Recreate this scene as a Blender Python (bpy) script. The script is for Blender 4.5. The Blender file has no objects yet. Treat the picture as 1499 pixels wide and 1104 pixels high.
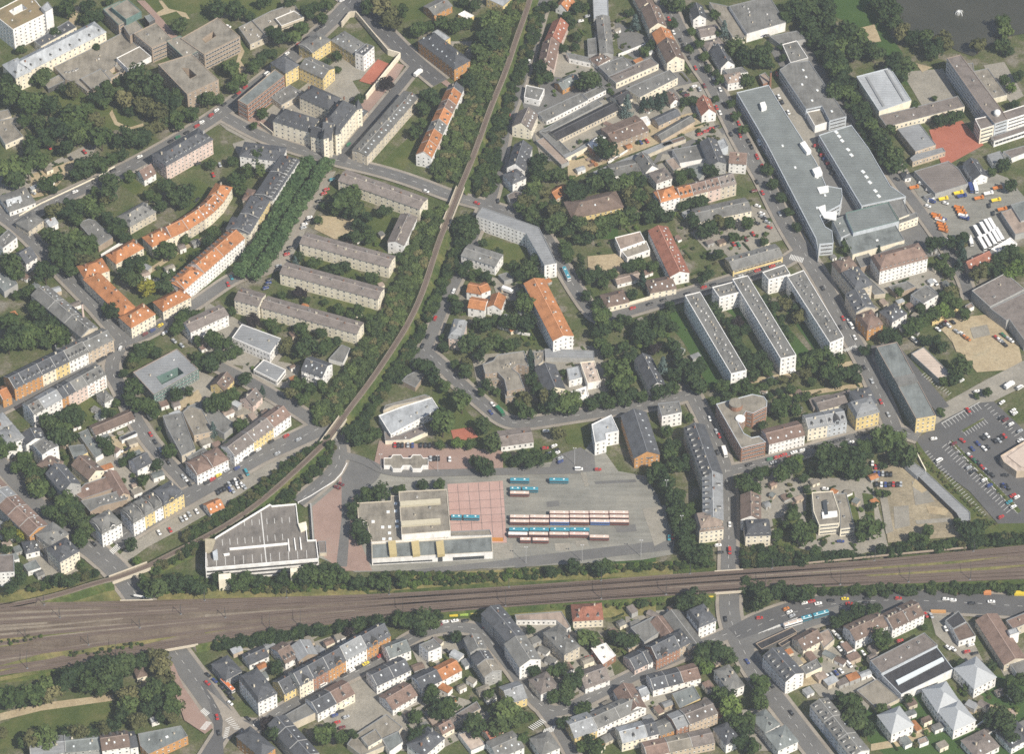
import bpy, bmesh, math, random
from mathutils import Vector, Matrix
random.seed(11)
SC = bpy.context.scene
COL = SC.collection
# ------------------------------------------------------------- camera, sky, sun, exposure
CAM_H, FPX = 1835.0, 6000.0
cd = bpy.data.cameras.new("camera"); cam = bpy.data.objects.new("camera", cd); COL.objects.link(cam)
cam.location = (0, -CAM_H, CAM_H); cam.rotation_euler = (math.radians(45), 0, 0)
cd.sensor_width = 36; cd.lens = 36 * FPX / 1499; cd.clip_start = 10; cd.clip_end = 9000
SC.camera = cam
SUN_EL, SUN_AZ = 47.0, math.atan2(.645, -.765)          # azimuth measured from +Y towards +X
w = bpy.data.worlds.new("World"); SC.world = w; w.use_nodes = True
nt = w.node_tree
sky = nt.nodes.new("ShaderNodeTexSky"); sky.sky_type = 'NISHITA'; sky.sun_disc = False
sky.sun_elevation = math.radians(SUN_EL); sky.sun_rotation = SUN_AZ
bg = nt.nodes["Background"]; bg.inputs[1].default_value = 0.075
nt.links.new(sky.outputs[0], bg.inputs[0])
sd = bpy.data.lights.new("sun", 'SUN'); sd.energy = 5.0; sd.angle = math.radians(.55); sd.color = (1, .92, .79)
so = bpy.data.objects.new("sun", sd); COL.objects.link(so)
ce = math.cos(math.radians(SUN_EL)); SUND = Vector((math.sin(SUN_AZ) * ce, math.cos(SUN_AZ) * ce, math.sin(math.radians(SUN_EL))))
so.rotation_euler = SUND.to_track_quat('Z', 'Y').to_euler(); so.location = (300, -400, 700)
SC.view_settings.view_transform = 'Standard'; SC.view_settings.look = 'None'
SC.view_settings.exposure = 0.54; SC.view_settings.gamma = 1
SC.cycles.max_bounces = 4; SC.cycles.diffuse_bounces = 2; SC.cycles.glossy_bounces = 1; SC.cycles.transmission_bounces = 1
SC.cycles.volume_bounces = 0; SC.cycles.use_denoising = False; SC.cycles.pixel_filter_type = 'BLACKMAN_HARRIS'; SC.cycles.filter_width = 1.6
# ------------------------------------------------------------- photo point -> ground point
R2 = math.sqrt(.5)
def U(px, py, z=0.0):
    u = (px - 749.5) / FPX; v = -(py - 552) / FPX
    d = Vector((u, (v + 1) * R2, (v - 1) * R2)); t = (z - CAM_H) / d.z
    return Vector((u * t, -CAM_H + d.y * t, z))
TOCAM = Vector((0, -R2, R2))
OX = OY = 0.0; S = 1.0
def T(ox, oy, s=4.9967):
    global OX, OY, S
    OX, OY, S = ox, oy, s
def P(x, y, z=0.0): return U(OX + x / S, OY + y / S, z)
def FULL(): T(0, 0, 1)
# ------------------------------------------------------------- materials
MATS = {}
class N:
    def __init__(s, name, rough=.9, spec=.25):
        m = bpy.data.materials.new(name); m.use_nodes = True; s.m = m; s.t = m.node_tree
        s.b = s.t.nodes["Principled BSDF"]; s.b.inputs["Roughness"].default_value = rough
        s.b.inputs["Specular IOR Level"].default_value = spec; MATS[name] = m
    def n(s, typ, **k):
        x = s.t.nodes.new("ShaderNode" + typ)
        for a, v in k.items(): setattr(x, a, v)
        return x
    def l(s, a, b): s.t.links.new(a, b)
    def coord(s, kind='Object'): return s.n("TexCoord").outputs[kind]
    def world(s): return s.n("NewGeometry").outputs['Position']
    def noise(s, vec, scale, det=4, rough=.55):
        x = s.n("TexNoise"); x.inputs['Scale'].default_value = scale; x.inputs['Detail'].default_value = det
        x.inputs['Roughness'].default_value = rough; s.l(vec, x.inputs['Vector']); return x.outputs['Fac']
    def ramp(s, fac, stops):
        x = s.n("ValToRGB"); e = x.color_ramp.elements
        while len(e) < len(stops): e.new(.5)
        for i, (p, c) in enumerate(stops):
            e[i].position = p; e[i].color = (c, c, c, 1) if isinstance(c, (int, float)) else (*c, 1)
        s.l(fac, x.inputs[0]); return x.outputs[0]
    def mul(s, a, b, f=1.0):
        x = s.n("MixRGB", blend_type='MULTIPLY'); x.inputs[0].default_value = f
        s.l(a, x.inputs[1]); s.l(b, x.inputs[2]); return x.outputs[0]
    def mix(s, fac, a, b):
        x = s.n("MixRGB"); s.l(fac, x.inputs[0])
        for k, v in ((1, a), (2, b)):
            if isinstance(v, tuple): x.inputs[k].default_value = (*v, 1)
            else: s.l(v, x.inputs[k])
        return x.outputs[0]
    def scalev(s, vec, sc, rot=0):
        x = s.n("Mapping"); x.inputs['Scale'].default_value = sc; x.inputs['Rotation'].default_value = (0, 0, rot)
        s.l(vec, x.inputs[0]); return x.outputs[0]
    def out(s, c): s.l(c, s.b.inputs["Base Color"]); return s.m
    def objcol(s): return s.n("ObjectInfo").outputs['Color']
    def rnd(s): return s.n("ObjectInfo").outputs['Random']
def flat(name, c, rough=.8, spec=.3, metal=0):
    m = N(name, rough, spec); m.b.inputs["Base Color"].default_value = (*c, 1); m.b.inputs["Metallic"].default_value = metal; return m.m
m = N("render_wall"); p = m.coord()
v = m.mul(m.objcol(), m.ramp(m.noise(m.scalev(p, (1, 1, .35)), .35, 5), [(.3, .78), (.65, 1.06)]))
m.out(m.mul(v, m.ramp(m.noise(p, 2.2, 3), [(.3, .9), (.7, 1.05)])))
m = N("brick_wall"); p = m.coord()
br = m.n("TexBrick"); m.l(m.scalev(p, (1, 1, 1)), br.inputs['Vector']); br.inputs['Scale'].default_value = 1.2
br.inputs['Color1'].default_value = (1, 1, 1, 1); br.inputs['Color2'].default_value = (.8, .78, .76, 1); br.inputs['Mortar'].default_value = (1.1, 1.1, 1.1, 1)
m.out(m.mul(m.mul(m.objcol(), br.outputs[0]), m.ramp(m.noise(p, .3, 5), [(.3, .8), (.7, 1.1)])))
m = N("gravel_roof"); p = m.world()
v = m.mul(m.objcol(), m.ramp(m.noise(p, .12, 6, .62), [(.3, .58), (.5, .98), (.74, 1.2)]))
v = m.mul(v, m.ramp(m.noise(m.scalev(p, (.9, .12, .5), .5), .6, 4), [(.35, .86), (.6, 1.05)]))
m.out(m.mul(v, m.ramp(m.noise(p, 3.0, 2), [(.3, .85), (.7, 1.13)])))
m = N("tile_roof", .85); p = m.coord()
v = m.mul(m.objcol(), m.ramp(m.noise(p, .22, 5, .62), [(.28, .62), (.5, .98), (.75, 1.2)]))
wv = m.n("TexWave"); wv.bands_direction = 'X'; wv.inputs['Scale'].default_value = .9; wv.inputs['Distortion'].default_value = 1.5; m.l(p, wv.inputs['Vector'])
v = m.mul(v, m.ramp(wv.outputs['Fac'], [(.0, .9), (1, 1.06)]))
m.out(m.mul(v, m.ramp(m.noise(p, 1.6, 3), [(.3, .84), (.7, 1.14)])))
m = N("sheet_roof", .7, .35); p = m.coord()
wv = m.n("TexWave"); wv.bands_direction = 'Y'; wv.inputs['Scale'].default_value = .13; wv.inputs['Distortion'].default_value = 2.2; wv.inputs['Detail'].default_value = 3; m.l(p, wv.inputs['Vector'])
v = m.mul(m.objcol(), m.ramp(wv.outputs['Fac'], [(.0, .93), (.5, 1.0), (1, 1.05)]))
v = m.mul(v, m.ramp(m.noise(p, .08, 6, .65), [(.3, .75), (.7, 1.15)]))
m.out(m.mul(v, m.ramp(m.noise(p, 1.7, 3), [(.3, .9), (.7, 1.08)])))
m = N("trim_paint", .6); m.out(m.mul(m.objcol(), m.ramp(m.noise(m.coord(), .8, 3), [(.3, .9), (.7, 1.04)])))
flat("window_glass", (.055, .062, .07), .15, .6); flat("window_frame", (.72, .71, .69), .6)
flat("skylight_glass", (.62, .68, .72), .3, .5); flat("tyre_rubber", (.02, .02, .02), .9); flat("rim_metal", (.45, .45, .46), .4, .5, .6)
m = N("car_paint", .35, .5); m.out(m.objcol())
flat("dark_metal", (.07, .07, .07), .6); flat("light_metal", (.5, .5, .5), .5); flat("white_paint", (.78, .78, .76), .6)
m = N("bark"); m.out(m.ramp(m.noise(m.coord(), 3, 4), [(.3, (.05, .038, .028)), (.7, (.12, .095, .07))]))
def leafmat(name, a, b, c):
    m = N(name, .75, .2); r = m.rnd(); at = m.n("Attribute"); at.attribute_name = "tone"
    ad = m.n("Math", operation='MULTIPLY_ADD'); m.l(at.outputs['Fac'], ad.inputs[0]); ad.inputs[1].default_value = .5
    ml = m.n("Math", operation='MULTIPLY'); m.l(r, ml.inputs[0]); ml.inputs[1].default_value = .6; m.l(ml.outputs[0], ad.inputs[2])
    m.out(m.ramp(ad.outputs[0], [(.05, a), (.5, b), (.95, c)])); return m.m
leafmat("leaves", (0.017, 0.034, 0.01), (0.043, 0.07, 0.02), (0.09, 0.124, 0.038))
leafmat("dark_leaves", (0.012, 0.026, 0.01), (0.03, 0.052, 0.018), (0.06, 0.086, 0.028))
leafmat("bright_leaves", (0.046, 0.078, 0.016), (0.078, 0.124, 0.026), (0.125, 0.17, 0.045))
leafmat("dusty_leaves", (0.042, 0.048, 0.017), (0.078, 0.082, 0.032), (0.14, 0.132, 0.058))
leafmat("conifer_needles", (.012, .026, .018), (.022, .044, .030), (.05, .08, .06))
leafmat("blue_needles", (.04, .07, .065), (.08, .115, .105), (.13, .17, .155))
leafmat("purple_leaves", (.012, .010, .010), (.022, .017, .017), (.035, .026, .024))
leafmat("lime_leaves", (0.024, 0.05, 0.018), (0.044, 0.082, 0.03), (0.072, 0.118, 0.045)); leafmat("yellow_leaves", (.10, .11, .012), (.17, .17, .02), (.24, .22, .04))
def ground(name, stops, s1=.03, s2=.9, amp=.16, rough=.95, streak=None):
    m = N(name, rough, .15); p = m.world()
    v = m.ramp(m.noise(p, s1, 7, .66), stops)
    if streak: v = m.mul(v, m.ramp(m.noise(m.scalev(p, streak[:3], streak[3]), 1, 5, .6), [(.32, .82), (.66, 1.12)]))
    m.out(m.mul(v, m.ramp(m.noise(p, s2, 3), [(.3, 1 - amp), (.7, 1 + amp)]))); return m.m
ground("base_ground", [(.28, (.040, .058, .020)), (.42, (.062, .082, .028)), (.53, (.092, .098, .046)), (.61, (.155, .142, .108)), (.68, (.19, .178, .15)), (.80, (.075, .088, .038))], .05, .7, .28)
ground("asphalt", [(.3, (.112, .112, .112)), (.55, (.142, .141, .138)), (.75, (.172, .168, .16))], .05, 1.2, .1)
ground("dark_asphalt", [(.3, (.082, .083, .086)), (.7, (.115, .115, .116))], .05, 1.5, .1)
ground("yard_asphalt", [(.3, (.165, .165, .15)), (.5, (.215, .212, .19)), (.72, (.275, .265, .23))], .035, 1.2, .1, streak=(.02, .25, .1, .08))
ground("paving", [(.3, (.21, .19, .165)), (.7, (.31, .28, .24))], .08, 1.2, .12)
ground("red_paving", [(.3, (.235, .165, .14)), (.55, (.29, .205, .175)), (.75, (.24, .21, .185))], .06, 1.6, .14)
ground("tile_paving", [(.3, (.36, .235, .205)), (.7, (.44, .30, .265))], .1, 1.4, .1)
ground("sand", [(.3, (.28, .225, .145)), (.55, (.37, .305, .20)), (.75, (.30, .27, .19))], .08, .8, .16)
ground("dirt_lot", [(.28, (.15, .14, .105)), (.45, (.24, .205, .145)), (.6, (.31, .265, .185)), (.75, (.24, .22, .18))], .045, .7, .2)
ground("concrete_yard", [(.3, (.20, .19, .165)), (.7, (.30, .28, .24))], .06, .9, .14)
ground("lawn", [(.3, (.044, .068, .018)), (.5, (.072, .092, .027)), (.72, (.125, .12, .05))], .06, .8, .16)
ground("green_lawn", [(.3, (.032, .068, .017)), (.7, (.052, .094, .026))], .05, .9, .12)
ground("dry_grass", [(.3, (.085, .10, .034)), (.48, (.15, .145, .055)), (.66, (.235, .195, .085)), (.8, (.10, .12, .045))], .07, .6, .22)
ground("bank_grass", [(.3, (.034, .056, .015)), (.5, (.056, .080, .022)), (.64, (.125, .122, .045)), (.75, (.05, .07, .02))], .06, .5, .25)
ground("ballast", [(.3, (.082, .062, .048)), (.5, (.122, .095, .074)), (.72, (.20, .165, .125))], .03, .8, .16, streak=(.004, .42, .1, -.05))
ground("light_ballast", [(.3, (.17, .14, .11)), (.7, (.25, .215, .17))], .08, .8, .16)
ground("red_court", [(.3, (.30, .105, .07)), (.7, (.36, .135, .092))], .1, 1.2, .08)
m = N("pond_water", .12, .5); m.out(m.ramp(m.noise(m.world(), .03, 5), [(.3, (.040, .042, .032)), (.7, (.056, .056, .044))]))
bm_ = m.n("Bump"); bm_.inputs['Strength'].default_value = .25; m.l(m.noise(m.world(), 1.2, 3), bm_.inputs['Height']); m.l(bm_.outputs[0], m.b.inputs['Normal'])
m = N("roof_garden"); m.out(m.ramp(m.noise(m.world(), .12, 6), [(.3, (.15, .13, .08)), (.55, (.24, .185, .11)), (.75, (.19, .185, .09))]))
flat("road_paint", (.62, .62, .60), .8); flat("rail_steel", (.20, .145, .115), .5, .4); flat("skin", (.5, .33, .25))
flat("fountain_foam", (.8, .82, .82), .5)
# ------------------------------------------------------------- colours
WC = dict(w=(.84, .83, .81), c=(.80, .74, .60), y=(.70, .56, .27), p=(.66, .53, .47), o=(.50, .27, .11), b=(.30, .165, .11), g=(.38, .38, .37),
          t=(.52, .43, .33), n=(.13, .21, .19), l=(.50, .54, .58), d=(.10, .10, .10), e=(.58, .52, .42), k=(.36, .29, .225))
RC = dict(g=(.165, .165, .158), s=(.085, .09, .10), o=(.375, .165, .072), r=(.28, .12, .082), b=(.155, .115, .095), l=(.36, .38, .40), k=(.235, .215, .18),
          n=(.172, .190, .188), w=(.74, .72, .70), d=(.045, .045, .05), m=(.178, .155, .142), y=(.42, .34, .2), t=(.5, .42, .36), j=(.175, .16, .145), z=(.24, .25, .26), q=(.20, .14, .115), x=(.30, .24, .20))
# ------------------------------------------------------------- mesh helpers
LABELLED = []
def mesh(name, verts, faces, mats, mi=None):
    me = bpy.data.meshes.new(name); me.from_pydata([tuple(v) for v in verts], [], faces)
    for k in mats: me.materials.append(MATS[k])
    if mi: me.polygons.foreach_set("material_index", mi)
    me.update(); return me
def ob(name, me, parent=None, loc=None, col=None, rot=None, sc=None):
    o = bpy.data.objects.new(name, me); COL.objects.link(o)
    if parent: o.parent = parent
    if loc is not None: o.location = loc
    if rot is not None: o.rotation_euler = (0, 0, rot)
    if sc is not None: o.scale = sc
    if col is not None: o.color = (*col[:3], 1)
    return o
def tag(o, label=None, cat=None, group=None, kind=None):
    for k, v in (("label", label), ("category", cat), ("group", group), ("kind", kind)):
        if v: o[k] = v
    return o
def thing(name, label, cat, loc, rot=0, group=None):
    o = bpy.data.objects.new(name, None); COL.objects.link(o); o.location = loc; o.rotation_euler = (0, 0, rot); o.empty_display_size = 1
    return tag(o, label, cat, group)
class MB:
    def __init__(s): s.v = []; s.f = []; s.m = []
    def face(s, pts, mi=0):
        b = len(s.v); s.v += [tuple(p) for p in pts]; s.f.append(tuple(range(b, b + len(pts)))); s.m.append(mi)
    def box(s, x0, y0, z0, x1, y1, z1, mi=0, bottom=True):
        b = len(s.v); s.v += [(x, y, z) for z in (z0, z1) for x, y in ((x0, y0), (x1, y0), (x1, y1), (x0, y1))]
        fs = [(0, 1, 5, 4), (1, 2, 6, 5), (2, 3, 7, 6), (3, 0, 4, 7), (4, 5, 6, 7)] + ([(3, 2, 1, 0)] if bottom else [])
        s.f += [tuple(b + i for i in f) for f in fs]; s.m += [mi] * len(fs)
    def prism(s, poly, z0, z1, mi=0, top=True):
        n = len(poly); b = len(s.v); s.v += [(p[0], p[1], z0) for p in poly] + [(p[0], p[1], z1) for p in poly]
        for i in range(n): s.f.append((b + i, b + (i + 1) % n, b + n + (i + 1) % n, b + n + i)); s.m.append(mi)
        if top: s.f.append(tuple(b + n + i for i in range(n))); s.m.append(mi)
    def tube(s, p, q, r, n=6, mi=0, r2=None):
        p, q = Vector(p), Vector(q); d = (q - p).normalized(); a = d.orthogonal().normalized(); c = d.cross(a); b = len(s.v)
        for e, rr in ((p, r), (q, r if r2 is None else r2)):
            s.v += [tuple(e + rr * (math.cos(6.2832 * i / n) * a + math.sin(6.2832 * i / n) * c)) for i in range(n)]
        for i in range(n): s.f.append((b + i, b + (i + 1) % n, b + n + (i + 1) % n, b + n + i)); s.m.append(mi)
        s.f.append(tuple(b + n + i for i in range(n))); s.m.append(mi)
    def me(s, name, mats): return mesh(name, s.v, s.f, mats, s.m)
def area(poly): return sum(poly[i - 1][0] * poly[i][1] - poly[i][0] * poly[i - 1][1] for i in range(len(poly))) / 2
def ccw(poly): return poly if area(poly) > 0 else poly[::-1]
def inset(poly, d):
    n = len(poly); out = []
    for i in range(n):
        a, b, c = Vector(poly[i - 1][:2]), Vector(poly[i][:2]), Vector(poly[(i + 1) % n][:2])
        e, f = (b - a).normalized(), (c - b).normalized(); n1, n2 = Vector((-e.y, e.x)), Vector((-f.y, f.x))
        k = max(.35, 1 + n1.dot(n2)); q = b + (n1 + n2) * d / k; out.append((q.x, q.y))
    return out
# ------------------------------------------------------------- windows
def window_mesh():
    b = MB(); f = .07
    b.box(0, -.05, 0, 1, .02, f); b.box(0, -.05, 1 - f, 1, .02, 1); b.box(0, -.05, f, f, .02, 1 - f); b.box(1 - f, -.05, f, 1, .02, 1 - f)
    b.box(.47, -.045, f, .53, .02, 1 - f)
    b.face([(f, -.03, f), (1 - f, -.03, f), (1 - f, -.03, 1 - f), (f, -.03, 1 - f)], 1)
    return b.me("window", ["window_frame", "window_glass"])
WIN = window_mesh()
def blind_mesh():
    b = MB(); f = .07
    b.box(0, -.05, 0, 1, .02, f); b.box(0, -.05, 1 - f, 1, .02, 1); b.box(0, -.05, f, f, .02, 1 - f); b.box(1 - f, -.05, f, 1, .02, 1 - f)
    b.face([(f, -.03, f), (1 - f, -.03, f), (1 - f, -.03, .55), (f, -.03, .55)], 1); b.face([(f, -.035, .55), (1 - f, -.035, .55), (1 - f, -.035, 1 - f), (f, -.035, 1 - f)])
    return b.me("window", ["window_frame", "window_glass"])
BLIND = blind_mesh(); WRNG = random.Random(21)
def band_mesh():
    b = MB(); b.box(0, -.05, 0, 1, .02, .06); b.box(0, -.05, .94, 1, .02, 1)
    for i in range(13): b.box(i / 12 * .994, -.05, .06, i / 12 * .994 + .006, .02, .94)
    b.face([(0, -.03, .06), (1, -.03, .06), (1, -.03, .94), (0, -.03, .94)], 1)
    return b.me("window_band", ["window_frame", "window_glass"])
BAND = band_mesh()
def facade(root, p, q, h, rot, win, z0=0, cnt=None, ground_h=.9):
    """windows on the wall from p to q (local, outside on the right of p->q)"""
    p, q = Vector(p[:2]), Vector(q[:2]); L = (q - p).length
    if L < 2.2 or not win: return
    d = (q - p) / L; nrm = Vector((d.y, -d.x)); c, s_ = math.cos(rot), math.sin(rot)
    wn = Vector((nrm.x * c - nrm.y * s_, nrm.x * s_ + nrm.y * c))
    if wn.dot(Vector((0, -1))) < .04: return
    ang = math.atan2(d.y, d.x); fl = max(1, int((h - z0 + .45) / 3.05)); fh = (h - z0) / fl
    if win == 'b':
        for k in range(fl):
            a = p + d * .8
            ob("window", BAND, root, (a.x + nrm.x * .001, a.y + nrm.y * .001, z0 + k * fh + fh * .36), rot=ang, sc=(L - 1.6, 1, fh * .42))
        return
    sp = (win if isinstance(win, (int, float)) else 3.0) * 1.12
    n = max(1, int((L - .8) / sp)); st = L / n; ww = min(1.2, st * .40)
    for k in range(fl):
        for i in range(n):
            if cnt is not None:
                cnt[0] += 1
                if cnt[0] > 99: cnt[1].append((p + d * (st * (i + .5) - ww / 2), z0 + k * fh + fh * .34, ang, ww, fh * .44)); continue
            a = p + d * (st * (i + .5) - ww / 2)
            ob("window", BLIND if WRNG.random() < .22 else WIN, root, (a.x, a.y, z0 + k * fh + fh * .34), rot=ang, sc=(ww, 1, fh * .44))
def rest_windows(root, cnt):
    if not cnt[1]: return
    b = MB()
    for a, z, ang, ww, hh in cnt[1]:
        M = Matrix.Translation((a.x, a.y, z)) @ Matrix.Rotation(ang, 4, 'Z')
        for pts, mi in (([(0, -.03, 0), (ww, -.03, 0), (ww, -.03, hh), (0, -.03, hh)], 0), ([(.1, -.05, .1), (ww - .1, -.05, .1), (ww - .1, -.05, hh - .1), (.1, -.05, hh - .1)], 1)):
            b.face([M @ Vector(p) for p in pts], mi)
    tag(ob("window_rows", b.me("window_rows", ["window_frame", "window_glass"]), root), kind="stuff")
def unit_box(name, mat, mat2=None):
    b = MB(); b.box(-.5, -.5, 0, .5, .5, 1, 0)
    if mat2: b.face([(-.38, -.38, 1.004), (.38, -.38, 1.004), (.38, .38, 1.004), (-.38, .38, 1.004)], 1)
    return b.me(name, [mat] + ([mat2] if mat2 else []))
CHIM = unit_box("chimney", "brick_wall", "dark_metal"); VENT = unit_box("roof_vent", "trim_paint", "dark_metal"); SKYL = unit_box("skylight", "trim_paint", "skylight_glass")
def dormer_mesh():
    b = MB()   # front face at y=0, goes back in +y
    b.face([(-.7, 0, -.1), (.7, 0, -.1), (.7, 0, 1.3), (0, 0, 1.75), (-.7, 0, 1.3)]); b.face([(.7, 0, -.1), (.7, 2.4, -.1), (.7, 2.4, 1.3), (.7, 0, 1.3)]); b.face([(-.7, 2.4, -.1), (-.7, 0, -.1), (-.7, 0, 1.3), (-.7, 2.4, 1.3)])
    b.face([(.8, -.15, 1.25), (.8, 2.6, 1.25), (0, 2.6, 1.8), (0, -.15, 1.8)], 1); b.face([(-.8, 2.6, 1.25), (-.8, -.15, 1.25), (0, -.15, 1.8), (0, 2.6, 1.8)], 1)
    b.face([(-.45, -.02, .2), (.45, -.02, .2), (.45, -.02, 1.2), (-.45, -.02, 1.2)], 2)
    return b.me("dormer", ["white_paint", "dark_metal", "window_glass"])
DORM = dormer_mesh()
GABLE = DORM.copy(); GABLE.materials[0] = MATS['render_wall']
# ------------------------------------------------------------- buildings
LM = []; USED = {}; FOOT = []
def reg(label, loc):
    if label in USED: print("DUPLICATE LABEL", label)
    USED[label] = 1; LM.append((Vector((loc[0], loc[1])), label))
CATS = dict(apartment_block="apartment block", terraced_house="terraced house", house="house", office_building="office building", warehouse="warehouse", factory_hall="factory", school_building="school",
            shed="shed", garage_row="garages", villa="villa", hospital_wing="hospital", courthouse="courthouse", parking_garage="parking garage", workshop="workshop", annex="annex", pavilion="pavilion", shop_building="shop", depot_hall="bus depot", prison_wing="prison", church_hall="hall")
ROOFMAT = dict(o="tile_roof", r="tile_roof", b="tile_roof", s="tile_roof", m="tile_roof", q="tile_roof", n="gravel_roof", l="gravel_roof", z="sheet_roof")
def wallmat(wc): return "brick_wall" if wc == 'b' else "render_wall"
def roofmat(rc, o): return o.get('rm') or ROOFMAT.get(rc, "gravel_roof")
def pts_of(pts, z):
    v = [P(pts[i], pts[i + 1], z) for i in range(0, len(pts), 2)]
    if len(v) == 3:
        a, b, c = v; e = (b - a).normalized(); n = Vector((-e.y, e.x, 0)); k = (c - b).dot(n); v = [a, b, b + n * k, a + n * k]
    return v
def flat_body(root, o0, rot, poly, z0, h, wc, rc, o, prefix='', par=.5):
    """walls, parapet and flat roof of a block; poly: local ccw outline"""
    pt = o.get('pt', .35); inn = inset(poly, pt); n = len(poly); top = h + par
    holes = o.get('hole'); hl = None
    if holes:
        hl = [(v.x - o0.x, v.y - o0.y) for v in pts_of(holes, h)]; hl = ccw(hl)
    b = MB(); b.prism(poly, z0, top - .12, top=False)
    if hl:
        for i in range(len(hl)):
            p, q = hl[i], hl[(i + 1) % len(hl)]; b.face([(q[0], q[1], z0), (p[0], p[1], z0), (p[0], p[1], h + .3), (q[0], q[1], h + .3)])
    wall = ob(prefix + "wall", b.me(prefix + "wall", [o.get('wm') or wallmat(wc)]), root, col=WC[wc])
    b = MB()
    for i in range(n):
        j = (i + 1) % n
        p0, p1, q0, q1 = poly[i], poly[j], inn[i], inn[j]
        u0, u1 = top - .12, top
        b.face([(p0[0], p0[1], u0), (p1[0], p1[1], u0), (p1[0], p1[1], u1), (p0[0], p0[1], u1)])
        b.face([(p0[0], p0[1], u1), (p1[0], p1[1], u1), (q1[0], q1[1], u1), (q0[0], q0[1], u1)])
        b.face([(q1[0], q1[1], h), (q0[0], q0[1], h), (q0[0], q0[1], u1), (q1[0], q1[1], u1)])
    pc = o.get('pc'); ob(prefix + "parapet", b.me(prefix + "parapet", ["trim_paint"]), wall if prefix else root, col=PC[pc] if pc else RC['z'] if rc != 'w' else WC['w'])
    bmx = bmesh.new(); es = []
    for loop in ([inn] + ([hl] if hl else [])):
        vs = [bmx.verts.new((p[0], p[1], h)) for p in loop]; es += [bmx.edges.new((vs[i], vs[(i + 1) % len(vs)])) for i in range(len(vs))]
    bmesh.ops.triangle_fill(bmx, use_beauty=True, use_dissolve=False, edges=es, normal=(0, 0, 1))
    me = bpy.data.meshes.new("roof"); bmx.to_mesh(me); bmx.free(); me.materials.append(MATS[roofmat(rc, o)])
    roof = ob(prefix + "roof", me, wall if prefix else root, col=RC[rc])
    return wall, roof, inn
def inside(p, poly):
    r = False
    for i in range(len(poly)):
        a, b = poly[i - 1], poly[i]
        if (a[1] > p[1]) != (b[1] > p[1]) and p[0] < (b[0] - a[0]) * (p[1] - a[1]) / (b[1] - a[1]) + a[0]: r = not r
    return r
def scatter(roof, poly, z, n, rng, kinds=((VENT, "roof_vent", (.9, .9, .8), WC['w']), (VENT, "roof_vent", (1.6, 1.2, 1.0), WC['g']), (CHIM, "chimney", (.9, .8, 1.3), WC['e'])), m=1.5):
    """small boxes standing on a flat roof, in two loose rows along its long axis"""
    pin = inset(poly, m); L = [(Vector(poly[i]) - Vector(poly[i - 1])).length for i in range(len(poly))]
    i = L.index(max(L)); a, b = Vector(pin[i - 1]), Vector(pin[i]); d = b - a; nn = Vector((-d.y, d.x)).normalized()
    wmax = max((Vector(p) - a).dot(nn) for p in pin); k = 0; t = 0
    while k < n and t < n * 6:
        f = (k + .5) / n + rng.uniform(-.25, .25) / n; p = a + d * f + nn * wmax * (rng.choice((.3, .68)) + rng.uniform(-.06, .06)); t += 1; k += 1
        if not inside(p, pin): continue
        me, nm, sc, col = rng.choice(kinds); ob(nm, me, roof, (p.x, p.y, z - .02), col, rng.uniform(-.1, .1) + math.atan2(d.y, d.x), sc)
def F(name, label, h, wc, rc, pts, on=None, z0=0.0, win=3.0, v=0, sk=0, **o):
    """flat-roofed block, outline traced at roof height; on=an earlier block makes this one a wing of it"""
    w = pts_of(pts, h); w = ccw(w); c = sum(w, Vector()) / len(w)
    if on is None:
        root = thing(name, label, CATS[name], (c.x, c.y, 0)); reg(label, c); o0 = Vector((c.x, c.y, 0)); prefix = ''
    else: root = on; o0 = on.location.copy(); prefix = name + "_"
    poly = [(p.x - o0.x, p.y - o0.y) for p in w]; FOOT.append([(p.x, p.y) for p in w])
    wall, roof, inn = flat_body(root, o0, 0, poly, z0, h, wc, rc, o, prefix, o.get('par', .5))
    cnt = [0, []]
    for i in range(len(poly)): facade(root if not prefix else wall, poly[i], poly[(i + 1) % len(poly)], h, 0, win, z0, cnt)
    rest_windows(root if not prefix else wall, cnt)
    rng = random.Random(int(abs(c.x) * 7 + abs(c.y) * 13))
    if v: scatter(roof if not prefix else wall, inn, h, v, rng)
    if sk: scatter(roof if not prefix else wall, inn, h, sk, rng, ((SKYL, "skylight", (1.7, 1.3, .5), WC['w']),), 2.2)
    return root
def boxon(root, pts, z0, h, mat, name, col):
    """a block traced at its top (h) standing on a roof of ROOT"""
    w = ccw(pts_of(pts, h)); b = MB(); b.prism([(p.x - root.location.x, p.y - root.location.y) for p in w], z0, h)
    return ob(name, b.me(name, [mat]), root, col=col)
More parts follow.
